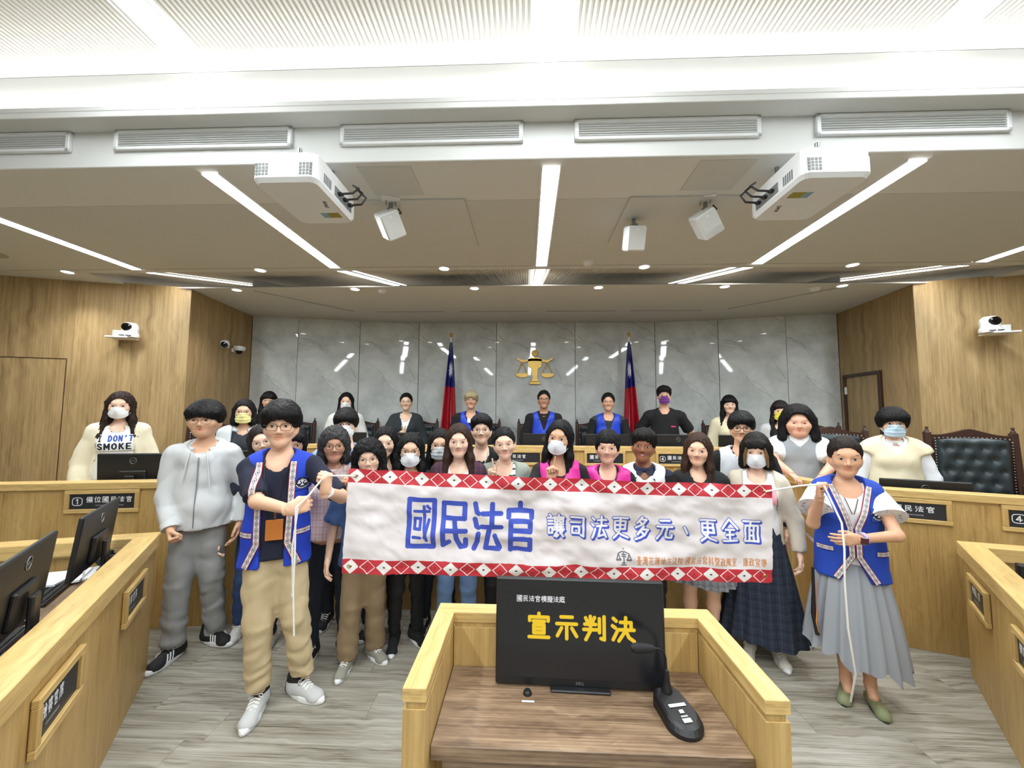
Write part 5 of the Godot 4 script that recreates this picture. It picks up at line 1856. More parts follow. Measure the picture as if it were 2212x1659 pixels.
func shoe_parts() -> Dictionary:
	if cache.has("shoe"):
		return cache["shoe"]
	# toe towards +z, heel at z = -0.1
	var f := Field.new(V(-0.07, -0.01, -0.13), V(0.07, 0.14, 0.2), 0.0058)
	f.cone(V(0, 0.045, -0.06), V(0, 0.022, 0.12), 0.041, 0.035, 0.02)
	f.cone(V(-0.015, 0.024, 0.105), V(0.015, 0.024, 0.105), 0.03, 0.03, 0.02)
	f.cone(V(0, 0.05, -0.065), V(0, 0.105, -0.06), 0.038, 0.04, 0.03)
	f.cone(V(0, 0.058, -0.01), V(0, 0.034, 0.07), 0.033, 0.028, 0.03)
	f.cone(V(0, 0.075, -0.058), V(0, 0.15, -0.055), 0.031, 0.033, 0.01, 1.0, 1)
	f.cut_below(0.018)
	var up := to_mesh(f.mesh())
	# overlays: heel counter and toe guard, a little proud of the upper
	var h := Field.new(V(-0.07, -0.01, -0.13), V(0.07, 0.14, 0.2), 0.0058)
	for i in h.d.size():
		h.d[i] = f.d[i] - 0.0022
	h.carve(func(_x: float, y: float, z: float) -> float: return minf(minf(z + 0.062 + y * 0.35, 0.146 - z + y * 0.4), 0.086 - y))
	h.cut_below(0.02)
	var over := to_mesh(h.mesh())
	var out := PackedVector2Array()
	for k in 28:
		var a := TAU * k / 28.0
		var w := 0.046 if sin(a) > 0 else 0.04
		out.append(Vector2(cos(a) * w, 0.026 + sin(a) * (0.142 if sin(a) > 0 else 0.132)))
	var st := begin()
	var lv := [[0.92, 0.0], [1.0, 0.006], [1.02, 0.018], [0.98, 0.03], [0.9, 0.034]]
	for r in 4:
		for k in 28:
			var quad := []
			for q in [[r, k], [r, (k + 1) % 28], [r + 1, (k + 1) % 28], [r + 1, k]]:
				var v: Vector2 = out[q[1]]
				quad.append(V(v.x * lv[q[0]][0], lv[q[0]][1], 0.026 + (v.y - 0.026) * lv[q[0]][0]))
			poly(st, quad, V(0, 0.015, 0.026))
	for e in [0, 4]:
		var pts := []
		for v in out:
			pts.append(V(v.x * lv[e][0], lv[e][1], 0.026 + (v.y - 0.026) * lv[e][0]))
		poly(st, pts, V(0, 0.015, 0.026))
	var sl := st.commit()
	st = begin()
	for k in 5:
		var z := 0.012 + k * 0.018
		var y := 0.0945 - k * 0.0078
		add_tube(st, [V(-0.026, y - 0.012, z), V(0, y, z + 0.006), V(0.026, y - 0.012, z + 0.01)], [0.0036], 5)
		add_tube(st, [V(0.026, y - 0.012, z), V(0, y, z + 0.006), V(-0.026, y - 0.012, z + 0.01)], [0.003], 5)
	add_tube(st, [V(0, 0.1, 0.0), V(-0.03, 0.105, 0.005), V(-0.04, 0.09, 0.012), V(-0.012, 0.096, 0.006)], [0.0028], 5)
	add_tube(st, [V(0, 0.1, 0.0), V(0.03, 0.105, 0.005), V(0.04, 0.088, 0.012), V(0.012, 0.096, 0.006)], [0.0028], 5)
	cache["shoe"] = {"upper": up, "sole": sl, "overlay": over, "laces": st.commit()}
	return cache["shoe"]

func elbow_of(sh: Vector3, wr: Vector3, l1: float, l2: float, pole: Vector3) -> Vector3:
	var d := wr - sh
	var l := clampf(d.length(), 0.05, (l1 + l2) * 0.999)
	var dir := d.normalized()
	var a := (l1 * l1 - l2 * l2 + l * l) / (2.0 * l)
	var h := sqrt(maxf(0.0, l1 * l1 - a * a))
	var pl := (pole - dir * pole.dot(dir)).normalized()
	return sh + dir * a + pl * h

func ribbon(fs: Array, pts: Array, w: float, lift: float, rep: float) -> ArrayMesh:
	# a band that follows the front of a garment; pts are x, y
	var st := begin()
	st.set_smooth_group(0)
	var rows := []
	var total := 0.0
	var fine := []
	for i in pts.size() - 1:
		var n := maxi(1, int((pts[i + 1] - pts[i]).length() / 0.02))
		for k in n:
			fine.append(pts[i].lerp(pts[i + 1], float(k) / n))
	fine.append(pts[-1])
	for i in fine.size():
		var dd: Vector2 = (fine[mini(i + 1, fine.size() - 1)] - fine[maxi(i - 1, 0)]).normalized()
		var nn := Vector2(-dd.y, dd.x) * w * 0.5
		if i > 0:
			total += (fine[i] - fine[i - 1]).length()
		var r := []
		for e in 5:
			var q: Vector2 = fine[i] + nn * (e * 0.5 - 1.0)
			var zz := -9.0
			for f in fs:
				zz = maxf(zz, f.front(q.x, q.y))
			r.append([V(q.x, q.y, zz + lift), Vector2(e * 0.25, total * rep)])
		rows.append(r)
	for i in rows.size() - 1:
		for e in 4:
			var qd := [rows[i][e], rows[i][e + 1], rows[i + 1][e + 1], rows[i + 1][e]]
			for q in [0, 1, 2, 0, 2, 3]:
				st.set_uv(qd[q][1])
				st.add_vertex(qd[q][0])
	st.generate_normals()
	return st.commit()

func patch(f: Field, c: Vector2, size: Vector2, lift: float) -> ArrayMesh:
	# a rectangle laid on the front of a garment, uv 0..1
	var st := begin()
	st.set_smooth_group(0)
	var n := 10
	for j in n:
		for i in n:
			for q in [[i, j], [i + 1, j], [i + 1, j + 1], [i, j], [i + 1, j + 1], [i, j + 1]]:
				var u := float(q[0]) / n
				var v := float(q[1]) / n
				var p := c + Vector2((u - 0.5) * size.x, (0.5 - v) * size.y)
				st.set_uv(Vector2(u, v))
				st.add_vertex(V(p.x, p.y, f.front(p.x, p.y) + lift))
	st.generate_normals()
	return st.commit()

func torso(f: Field, b: Dictionary, grow: float, hem: float) -> void:
	# the trunk from the shoulders to the hem, flattened front to back
	var s: float = b.s
	var w: float = b.w
	var fl: float = b.flat
	var sh: float = b.sh
	f.cone(V(0, 1.275, 0) * s, V(0, 1.12, 0.005) * s, 0.148 * w * s + grow, 0.136 * w * s + grow, 0.04, fl)
	f.cone(V(0, 1.12, 0.005) * s, V(0, 0.97, 0.005) * s, 0.136 * w * s + grow, (0.15 + b.belly) * w * s + grow, 0.05, fl)
	f.cone(V(0, 0.97, 0.005) * s, V(0, minf(0.86 * s, hem - 0.06), 0.0), (0.15 + b.belly) * w * s + grow, 0.157 * w * s + grow * 1.8 + 0.01, 0.05, fl)
	f.cone(V(-sh + 0.03, 1.335, -0.012) * s, V(sh - 0.03, 1.335, -0.012) * s, 0.05 * s + grow * 0.6, 0.05 * s + grow * 0.6, 0.05)
	for e in [-1.0, 1.0]:
		f.cone(V(e * 0.03, 1.40, -0.028) * s, V(e * 0.12, 1.352, -0.016) * s, 0.036 * s + grow * 0.5, 0.042 * s + grow * 0.5, 0.03)
		if b.bust > 0.0:
			f.ball(V(e * 0.068, 1.215, 0.062) * s, Vector3.ONE * ((0.055 + b.bust) * s + grow * 0.5), 0.06)
	if b.belly > 0.02:
		f.ball(V(0, 1.03, 0.06) * s, V(0.13, 0.13, 0.08 + b.belly) * s, 0.07)
	f.cut_below(hem)

func sleeve(f: Field, arm: Array, reach: float, grow: float) -> void:
	# reach 0..1 ends on the upper arm, 1..2 on the forearm
	var a: Vector3 = arm[0]
	var e: Vector3 = arm[1]
	var w: Vector3 = arm[2]
	var r: Array = arm[3]
	if reach <= 0.0:
		return
	if reach <= 1.0:
		var q := a.lerp(e, reach)
		f.cone(a, q, r[0] + grow, lerpf(r[0], r[1], reach) + grow * 1.25, 0.035, 1.0, 2)
		f.ball(a, Vector3.ONE * (r[0] + grow * 0.8), 0.03)
		return
	f.cone(a, e, r[0] + grow, r[1] + grow, 0.035)
	f.cone(e, e.lerp(w, reach - 1.0), r[1] + grow, lerpf(r[1], r[2], reach - 1.0) + grow, 0.02, 1.0, 2)

# A person standing at `at`, described by a dictionary; returns what later details need.
func person(label: String, at: Vector3, q: Dictionary) -> Dictionary:
	var P := thing("person", label, "person", at, q.get("turn", 0.0), q.get("group", "people standing in the courtroom"))
	var s: float = q.get("h", 1.65) / 1.70
	var male: bool = q.get("male", false)
	var b := {"s": s, "w": q.get("w", 1.0 if male else 0.88), "flat": q.get("flat", 0.66), "sh": q.get("sh", 0.182 if male else 0.158), "belly": q.get("belly", 0.0), "bust": 0.0 if male else q.get("bust", 0.004)}
	var cell: float = q.get("cell", 0.0145)
	var lo := V(-0.62, 0.70, -0.3)
	var hi := V(0.62, 1.62, 0.62) * V(1, s, 1)
	# limbs
	var arms := []
	var fat: float = q.get("arm", 1.0 if male else 0.84)
	for e in [-1.0, 1.0]:
		var side := "l" if e < 0 else "r"
		var sh: Vector3 = V(e * b.sh, 1.33, -0.012) * s
		var wr: Vector3 = q.get("wrist_" + side, V(e * (b.sh + 0.075 + 0.08 * maxf(0.0, b.w - 1.0)), 0.82 * s, 0.05))
		var pole: Vector3 = q.get("pole_" + side, V(e * 0.6, -0.3, -0.6))
		var l1 := 0.285 * s
		var l2 := 0.25 * s
		if wr.distance_to(sh) > (l1 + l2) * 0.995:
			wr = sh + (wr - sh).normalized() * (l1 + l2) * 0.995
		var el := elbow_of(sh, wr, l1, l2, pole)
		arms.append([sh, el, wr, [0.05 * fat * s, 0.042 * fat * s, 0.028 * maxf(fat, 0.9) * s]])
		lo.x = minf(lo.x, minf(wr.x, el.x) - 0.1)
		hi.x = maxf(hi.x, maxf(wr.x, el.x) + 0.1)
		hi.z = maxf(hi.z, wr.z + 0.1)
	var zmax := 0.24
	for a in arms:
		zmax = maxf(zmax, maxf(a[1].z, a[2].z) + 0.12)
	lo = V(minf(arms[0][1].x, arms[0][2].x) - 0.12, q.get("bottom", 0.7), -0.27)
	hi = V(maxf(arms[1][1].x, arms[1][2].x) + 0.12, 1.56 * s, zmax)
	lo.x = minf(lo.x, -0.26 * b.w)
	hi.x = maxf(hi.x, 0.26 * b.w)
	for a in arms:
		lo.z = minf(lo.z, a[1].z - 0.1)
		hi.y = maxf(hi.y, a[2].y + 0.1)
		lo.y = minf(lo.y, a[2].y - 0.08)
	# skin: trunk, neck and arms, with the head and hands on finer grids
	var f := Field.new(lo, hi, cell)
	torso(f, b, -0.014, 0.84 * s)
	f.cone(V(0, 1.36, -0.03) * s, V(0, 1.56, -0.012) * s, (0.056 if male else 0.048) * s, (0.048 if male else 0.041) * s, 0.03)
	for a in arms:
		f.cone(a[0], a[1], a[3][0] - 0.003, a[3][1], 0.03)
		f.cone(a[1], a[2], a[3][1], a[3][2], 0.015)
	var body := f.mesh()
	var white := PackedColorArray()
	white.resize(body.v.size())
	white.fill(Color.WHITE)
	body.c = white
	var hs: float = q.get("head", 1.0)
	var tilt: Vector3 = q.get("look", Vector3.ZERO)
	var hx: Transform3D = Transform3D(Basis.from_euler(tilt * (PI / 180.0), EULER_ORDER_YXZ).scaled(Vector3(q.get("face_w", 1.0), 1, 1) * hs), V(0, q.get("h", 1.65) - 0.118 * hs, 0.012) + q.get("lean", Vector3.ZERO))
	join(body, head_shape(q.get("head_kind", "m" if male else "f")), hx)
	var poses: Array = q.get("hands", ["relaxed", "relaxed"])
	var palms: Array = q.get("palms", [V(1, 0, 0.2), V(-1, 0, 0.2)])
	var dirs: Array = q.get("hand_dirs", [Vector3.ZERO, Vector3.ZERO])
	var hand_xf := []
	for k in 2:
		var a: Array = arms[k]
		var dir: Vector3 = dirs[k] if dirs[k] != Vector3.ZERO else a[2] - a[1]
		var y := -dir.normalized()
		var z: Vector3 = palms[k]
		z = (z - y * z.dot(y)).normalized()
		var x := y.cross(z)
		# the person's right hand (viewer's left, k = 0) is the mirror image of the left
		var mir := -1.0 if q.get("mirror", [true, false])[k] else 1.0
		var hsz: float = (1.0 if male else 0.9) * s * q.get("hand", 1.0)
		var xf := Transform3D(Basis(x * mir * hsz, y * hsz, z * hsz), a[2])
		hand_xf.append(xf)
		if poses[k] != "none":
			join(body, hand_shape(poses[k]), xf)
	if q.has("legs_skin"):
		var lf := Field.new(V(-0.2, 0.02, -0.15), V(0.2, 0.62, 0.15), 0.012)
		for e in 2:
			var kx: float = q.legs_skin[e]
			lf.cone(V(kx, 0.6, 0) * s, V(kx, 0.46, 0.005) * s, 0.062 * s, 0.05 * s, 0.02)
			lf.cone(V(kx, 0.46, 0.0) * s, V(kx, 0.33, -0.012) * s, 0.05 * s, 0.052 * s, 0.03)
			lf.cone(V(kx, 0.33, -0.012) * s, V(kx, 0.1, -0.01) * s, 0.05 * s, 0.031 * s, 0.02)
			lf.cone(V(kx, 0.1, -0.01) * s, V(kx, 0.05, 0.04) * s, 0.031 * s, 0.03 * s, 0.02)
		join(body, lf.mesh(), Transform3D.IDENTITY)
	var skin: Color = q.get("skin", C8(214, 172, 142))
	var sk := "skin%s" % skin
	if not cache.has(sk):
		var m := mat(skin, 0.52)
		m.vertex_color_use_as_albedo = true
		cache[sk] = m
	put(P, "body", to_mesh(body), cache[sk])
	# face
	var hc: Color = q.get("hair_color", C8(26, 22, 22))
	if not cache.has("eyem"):
		var em := mat(Color.WHITE, 0.25)
		em.vertex_color_use_as_albedo = true
		cache["eyem"] = em
	for e in [-1.0, 1.0]:
		put(P, "eye", eye_mesh(q.get("eyes", 0.8)), cache["eyem"], hx * Transform3D(Basis(Vector3.UP, e * 0.16), V(e * 0.0312, 0.001, 0.0868)))
		put(P, "eyebrow", brow_mesh(e), hair_mat(q.get("brow_color", C8(40, 32, 30))), hx * T(V(e * 0.032, 0.0235, 0.0848)))
	if q.get("smile", false):
		put(P, "teeth", tube([V(-0.016, 0.002, -0.006), V(-0.008, -0.001, -0.001), V(0.007, -0.001, 0.0), V(0.014, 0.002, -0.004)], [0.001, 0.0032, 0.0032, 0.001], 6), M.ink_white, hx * T(V(0, -0.0608, 0.0815)))
	if q.has("hair"):
		put(P, "hair", hair_mesh(q.hair), hair_mat(hc), hx * Transform3D(Basis.IDENTITY.scaled(q.get("hair_scale", Vector3.ONE)), Vector3.ZERO))
	if q.has("glasses"):
		var gm: Material = M.black if q.glasses != "wire" and q.glasses != "round" else mat(C8(120, 110, 104), 0.3, 0.8)
		put(P, "glasses", glasses_mesh(q.glasses), gm, hx)
	if q.has("mask"):
		var mk := put(P, "face_mask", mask_mesh(q.get("mask_flat", false)), fabric(q.mask, 0.85), hx)
		put(mk, "ear_loops", cache["loops"], fabric(C8(232, 232, 230)))
	# clothes
	var nz := FastNoiseLite.new()
	nz.seed = q.get("seed", 3) + int(at.x * 100.0)
	nz.frequency = 3.6
	nz.fractal_octaves = 2
	nz.fractal_type = FastNoiseLite.FRACTAL_RIDGED
	var amp: float = q.get("fold", 0.009)
	var hem: float = q.get("hem", 0.88 * s)
	var out := {"node": P, "arms": arms, "head": hx, "s": s, "hands": hand_xf}
	var g := Field.new(lo, hi + V(0, 0.0, 0.02), cell)
	torso(g, b, 0.006 + q.get("loose", 0.006), hem)
	for a in arms:
		sleeve(g, a, q.get("sleeve", 0.62), 0.006 + q.get("loose", 0.006))
	var nr: float = q.get("neck_r", 0.064) * s
	g.cone(V(0, 1.36, 0.03) * s, V(0, 1.62, 0.0) * s, nr, nr * 1.15, 0.012, 1.0, 1)
	var vdep: float = q.get("v", 0.0)
	if vdep > 0.0:
		var yt := 1.4 * s
		g.carve(func(x: float, y: float, z: float) -> float: return minf((y - (yt - vdep)) * 0.42 - absf(x), z - 0.02))
	put(P, q.get("top_name", "shirt"), to_mesh(g.mesh(nz, -amp, V(1, 0.75, 1))), q.get("top", fabric(Color.WHITE)))
	out.shirt = g
	if q.has("outer"):
		var j := Field.new(lo, hi + V(0, 0.0, 0.04), q.get("outer_cell", cell))
		torso(j, b, 0.02 + q.get("outer_loose", 0.01), q.get("outer_hem", hem - 0.02))
		for a in arms:
			sleeve(j, a, q.get("outer_sleeve", 1.9), 0.018 + q.get("outer_loose", 0.01))
		j.cone(V(0, 1.36, 0.03) * s, V(0, 1.62, 0.0) * s, 0.075 * s, 0.085 * s, 0.012, 1.0, 1)
		var op: Array = q.get("open", [0.07, 0.09, 0.1])
		var y1 := 1.39 * s
		var y0: float = q.get("open_bottom", -1.0)
		var neck_w: float = op[0]
		var low_w: float = op[1]
		var close_y: float = q.get("close", -9.0)
		j.carve(func(x: float, y: float, z: float) -> float:
			var t := clampf((y1 - y) / (y1 - 0.9 * s), 0.0, 1.0)
			var w := lerpf(neck_w, low_w, t)
			if close_y > 0.0:
				w = neck_w * clampf((y - close_y) / (y1 - close_y), -0.02, 1.0)
			if y < y0:
				w = maxf(w, (y0 - y) * 0.45)
			return minf(w - absf(x), z - 0.015))
		if q.get("outer_trunk", 0.0) > 0.0:
			var lim: float = q.outer_trunk
			j.carve(func(x: float, _y: float, _z: float) -> float: return absf(x) - lim)
		put(P, q.get("outer_name", "jacket"), to_mesh(j.mesh(nz, -amp, V(1, 0.75, 1))), q.outer)
		out.jacket = j
	# legs
	var lg: String = q.get("legs", "trousers")
	var fx: Array = q.get("feet", [V(-0.1, 0, 0.0), V(0.1, 0, 0.0)])
	if lg == "trousers":
		var tf := Field.new(V(-0.34, q.get("ankle", 0.05), -0.25), V(0.34, 1.0 * s, 0.3), maxf(cell, q.get("leg_cell", 0.017)))
		tf.cone(V(0, 0.9, 0) * s, V(0, 0.84, 0) * s, (0.12 + b.belly * 0.6) * b.w * s, 0.135 * b.w * s, 0.05, 0.66)
		var lw: float = q.get("leg_w", 1.0)
		for e in 2:
			var e1 := -1.0 if e == 0 else 1.0
			var hip := V(e1 * 0.078 * b.w, 0.82, 0) * s
			var foot: Vector3 = fx[e]
			var kn := hip.lerp(foot, 0.5) + V(0, 0, 0.025)
			kn.y = 0.47 * s
			var an := foot + V(0, 0.07, -0.03)
			tf.cone(hip, kn, 0.08 * lw * s, 0.064 * lw * s, 0.04)
			tf.cone(kn, an, 0.062 * lw * s, q.get("cuff", 0.05) * lw * s, 0.02, 1.0, 2)
		var n2 := FastNoiseLite.new()
		n2.seed = nz.seed + 5
		n2.frequency = 4.2
		n2.fractal_octaves = 2
		n2.fractal_type = FastNoiseLite.FRACTAL_RIDGED
		var tg := tf.mesh(n2, -q.get("leg_fold", 0.008), V(0.8, 1.1, 0.8))
		# cloth gathers towards the ankles
		var gv: PackedVector3Array = tg.v
		var ga: float = q.get("gather", 0.003)
		for i in gv.size():
			var p := gv[i]
			if p.y < 0.6:
				var w := sin(p.y * 62.0 + n2.get_noise_3dv(p * 0.5) * 5.0 + p.x * 14.0)
				gv[i] = p + tg.n[i] * w * ga * (0.6 - p.y) * 2.0
		tg.v = gv
		tg.n = Field.normals(gv, tg.i)
		put(P, "trousers", to_mesh(tg), q.get("trousers", fabric(C8(40, 42, 50))))
	if q.has("socks"):
		for e in 2:
			var fp: Vector3 = fx[e]
			put(P, "sock", tube([fp + V(0, 0.06, -0.045), fp + V(0, 0.2, -0.03)], [0.036, 0.044], 14), q.socks)
	if q.get("shoes", true):
		var sp := shoe_parts()
		var yaws: Array = q.get("toes", [-12.0, 12.0])
		for e in 2:
			var sx := Transform3D(Basis(Vector3.UP, deg_to_rad(yaws[e])).scaled(Vector3.ONE * q.get("shoe", 0.95 if male else 0.86)), fx[e])
			var u := put(P, "shoe", sp.upper, q.get("shoe_mat", M.black_soft), sx)
			put(u, "sole", sp.sole, q.get("sole_mat", M.ink_white))
			if q.has("overlay"):
				put(u, "overlay", sp.overlay, q.overlay)
			for k in int(q.get("stripes", 0)):
				for e2 in [-1.0, 1.0]:
					put(u, "stripe", tube([V(e2 * 0.043, 0.03, 0.03 + k * 0.02), V(e2 * 0.04, 0.055, 0.022 + k * 0.02), V(e2 * 0.032, 0.075, 0.014 + k * 0.02)], [0.0045], 6, 0.5), M.ink_white)
			if q.get("laces", true):
				put(u, "laces", sp.laces, q.get("lace_mat", M.cord))
	return out

# ---------- the people in the photograph ----------
func F(r: int, g: int, b: int) -> StandardMaterial3D:
	return fabric(C8(r, g, b))

func woven(im: Image, scale: float, rough := 0.9) -> StandardMaterial3D:
	im.generate_mipmaps()
	var m := tri(ImageTexture.create_from_image(im), Vector3.ONE * scale, rough)
	return m

func plaid(base: Color, a: Color, b: Color, scale: float) -> StandardMaterial3D:
	var im := blank(64, 64, base)
	for y in 64:
		for x in 64:
			var c := base
			if x % 32 < 7:
				c = c.lerp(a, 0.55)
			if y % 32 < 7:
				c = c.lerp(a, 0.55)
			if x % 32 == 16 or y % 32 == 16 or x % 32 == 18:
				c = c.lerp(b, 0.6)
			im.set_pixel(x, y, c)
	return woven(im, scale)

func trim_mat() -> StandardMaterial3D:
	if not cache.has("trim"):
		var im := blank(64, 64, C8(226, 224, 220))
		for y in 64:
			for x in 64:
				var u := absf(x - 31.5) / 31.5
				var t := absf(fposmod(y / 32.0, 1.0) - 0.5) * 2.0
				var c := C8(226, 224, 220)
				var q := u / 0.62 + t
				if q < 1.0 and q > 0.72:
					c = C8(44, 44, 52)
				elif q < 0.42:
					c = C8(70, 70, 78)
				elif u < 0.64 and q > 1.25 and q < 1.45:
					c = C8(120, 118, 120)
				if u > 0.78:
					c = C8(150, 40, 58)
				im.set_pixel(x, y, c)
		cache["trim"] = printed(im, 0.9)
	return cache["trim"]

func badge_mat(bg: Color) -> StandardMaterial3D:
	var im := blank(128, 128, bg)
	var dark := bg.darkened(0.75)
	dab(im, Vector2(64, 64), Vector2(64, 64), 60, dark)
	glyph(im, "scales", Vector2(22, 14), Vector2(84, 76), 3.0, C8(236, 236, 238))
	for k in 11:
		var a := PI * 0.15 + PI * 0.7 * k / 10.0
		dab(im, Vector2(64, 58) + Vector2.from_angle(a) * 50.0, Vector2(64, 58) + Vector2.from_angle(a) * 56.0, 3.2, C8(236, 236, 238))
	return printed(im, 0.9)

func loc(o: Dictionary, w: Vector3) -> Vector3:
	return (o.node as Node3D).transform.affine_inverse() * w

func to_local_at(at: Vector3, turn: float, w: Vector3) -> Vector3:
	return Transform3D(Basis(Vector3.UP, turn), at).affine_inverse() * w

func collar(o: Dictionary, m: Material, big := 1.0, called := "collar") -> void:
	var s: float = o.s
	var st := begin()
	var pts := []
	for k in 13:
		var a := deg_to_rad(-60.0 + 300.0 * k / 12.0)
		pts.append(V(cos(a) * 0.066, 1.4 + 0.012 * -sin(a) + (0.0 if sin(a) < 0.5 else -0.01), -0.012 - sin(a) * -0.062) * s)
	add_tube(st, pts, [0.014 * big], 8)
	for e in [-1.0, 1.0]:
		var a := V(e * 0.012, 1.37, 0.068) * s
		var b := V(e * 0.07, 1.405, 0.02) * s
		var c := V(e * 0.062 * big, 1.4 - 0.075 * big, 0.1) * s
		for off in [V(0, 0, 0.004), V(0, 0, -0.004)]:
			poly(st, [a + off, b + off, c + off], V(0, 1.4, -1.0 if off.z > 0 else 5.0) * s)
		poly(st, [a + V(0, 0, 0.004), c + V(0, 0, 0.004), c - V(0, 0, 0.004), a - V(0, 0, 0.004)], V(e * 0.2, 1.5, 0.06))
	put(o.node, called, st.commit(), m)

func hood(o: Dictionary, m: Material) -> void:
	var s: float = o.s
	var pts := []
	for k in 15:
		var a := deg_to_rad(118.0 + 304.0 * k / 14.0)
		pts.append(V(cos(a) * 0.098, 1.388 - 0.03 * maxf(0.0, sin(a)) + 0.012 * maxf(0.0, -sin(a)), -0.02 + sin(a) * 0.085) * s)
	put(o.node, "hood", tube(pts, [0.016, 0.024, 0.03, 0.038, 0.042, 0.045, 0.048, 0.05, 0.048, 0.045, 0.042, 0.038, 0.03, 0.024, 0.016], 10), m)

func cam_turn(x: float, z: float, k := 0.75) -> float:
	return atan2(-x, -z) * k

func build_front_three() -> void:
	var blue := fabric(C8(26, 60, 182), 0.8)
	# young man with the blue vest, holding the banner cord
	var at := V(-1.49, 0, -2.3)
	var tn := deg_to_rad(22)
	var o := person("young man in a blue trimmed vest and khaki trousers holding the banner's left cord", at, {
		"turn": tn, "h": 1.735, "male": true, "cell": 0.0105, "leg_cell": 0.012, "w": 0.9, "sh": 0.158, "arm": 0.9, "head": 1.1, "look": V(2, 4, 0), "hair": "fringe", "glasses": "half", "hair_scale": V(1.02, 1.03, 1.02),
		"skin": C8(222, 178, 148), "top": F(24, 28, 48), "sleeve": 0.9, "hem": 0.84, "fold": 0.006, "loose": 0.012, "neck_r": 0.07,
		"outer": blue, "outer_name": "vest", "outer_sleeve": 0.0, "outer_hem": 0.8, "open": [0.07, 0.058], "open_bottom": 0.93, "outer_loose": 0.012, "outer_trunk": 0.19,
		"wrist_l": to_local_at(at, tn, V(-1.23, 1.185, -1.99)), "pole_l": V(-0.7, -0.8, 0.1), "wrist_r": to_local_at(at, tn, V(-1.1, 1.255, -2.1)), "pole_r": V(0.7, -0.7, -0.2),
		"hands": ["fist", "fist"], "hand_dirs": [V(0.9, 0.25, 0.1), V(0.1, 1.0, 0.2)], "palms": [V(0.1, -0.2, -1), V(-0.8, 0.0, -0.5)],
		"trousers": F(188, 170, 134), "leg_w": 1.2, "cuff": 0.052, "ankle": 0.125, "leg_fold": 0.01, "gather": 0.005, "socks": F(196, 172, 142),
		"feet": [V(-0.05, 0, 0.06), V(0.17, 0, 0.0)], "toes": [-8.0, 50.0], "shoe_mat": F(188, 190, 190), "shoe": 1.0, "overlay": M.black_soft})
	var n: Node3D = o.node
	var tm := trim_mat()
	for e in [-1.0, 1.0]:
		var pts := [Vector2(e * 0.088, 1.395), Vector2(e * 0.086, 1.3), Vector2(e * 0.082, 1.1), Vector2(e * 0.078, 0.94), Vector2(e * 0.135, 0.812)]
		put(n, "vest_trim", ribbon([o.jacket, o.shirt], pts, 0.036, 0.007, 14.0), tm)
		put(n, "pocket_trim", ribbon([o.jacket], [Vector2(e * 0.105, 0.99), Vector2(e * 0.2 if e < 0 else 0.18, 0.99)], 0.03, 0.008, 14.0), tm)
	put(n, "badge", patch(o.jacket, Vector2(0.135, 1.265), Vector2(0.075, 0.075), 0.007), badge_mat(C8(26, 60, 182)))
	var st := begin()
	for e in [-1.0, 1.0]:
		var pts := []
		for k in 9:
			var t := k / 8.0
			var x: float = e * lerpf(0.07, 0.012, t)
			var y := lerpf(1.41, 1.1, t)
			pts.append(V(x, y, (o.shirt as Field).front(x, y) + 0.006))
		add_tube(st, pts, [0.0022], 5)
	put(n, "lanyard", st.commit(), M.black)
	var cz: float = (o.shirt as Field).front(0.0, 1.02) + 0.02
	put(n, "badge_holder", box(V(0.088, 0.115, 0.006), 0.004), mat(C8(196, 118, 44), 0.5), T(V(0.012, 1.02, cz)))
	put(n, "badge_clip", box(V(0.014, 0.045, 0.006), 0.003), F(90, 60, 40), T(V(0.012, 1.095, cz)))
	var wx: Array = o.arms[1]
	put(n, "wrist_band", tube([wx[1].lerp(wx[2], 0.86), wx[1].lerp(wx[2], 0.94)], [0.0345], 14), M.ink_white)
	# man in the grey hoodie
	at = V(-2.38, 0, -2.78)
	tn = deg_to_rad(26)
	o = person("heavy man in a light grey zip hoodie and grey sweatpants with glasses", at, {
		"turn": tn, "h": 1.75, "male": true, "w": 0.9, "flat": 0.8, "belly": 0.02, "sh": 0.155, "arm": 1.0, "cell": 0.0115, "leg_cell": 0.0125, "head": 1.05, "face_w": 1.1, "head_kind": "r", "look": V(4, -4, 0),
		"hair": "fringe_low", "hair_scale": V(1.04, 1.0, 1.0), "glasses": "wire", "skin": C8(204, 158, 126), "eyes": 0.65,
		"top": F(226, 226, 224), "sleeve": 0.5, "outer": fabric(C8(192, 194, 194), 0.95), "outer_name": "hoodie", "outer_hem": 0.86, "open": [0.045, 0.0], "close": 1.36, "outer_sleeve": 1.97, "outer_loose": 0.008, "fold": 0.013,
		"wrist_l": to_local_at(at, tn, V(-2.41, 0.885, -2.58)), "wrist_r": V(0.25, 0.86, 0.02), "hands": ["fist", "relaxed"],
		"trousers": F(150, 151, 150), "gather": 0.005, "leg_w": 1.2, "cuff": 0.058, "leg_fold": 0.01, "stripes": 3, "feet": [V(-0.09, 0, 0.11), V(0.12, 0, -0.02)], "toes": [-25.0, 50.0], "shoe_mat": M.black_soft, "shoe": 1.03, "lace_mat": M.black})
	n = o.node
	var hz := fabric(C8(192, 194, 194), 0.95)
	hood(o, hz)
	var zp := []
	for k in 14:
		var y := lerpf(1.36, 0.88, k / 13.0)
		zp.append(V(0.006, y, (o.jacket as Field).front(0.006, y) + 0.006))
	put(n, "zipper", tube(zp, [0.0035], 6), M.grey_plastic)
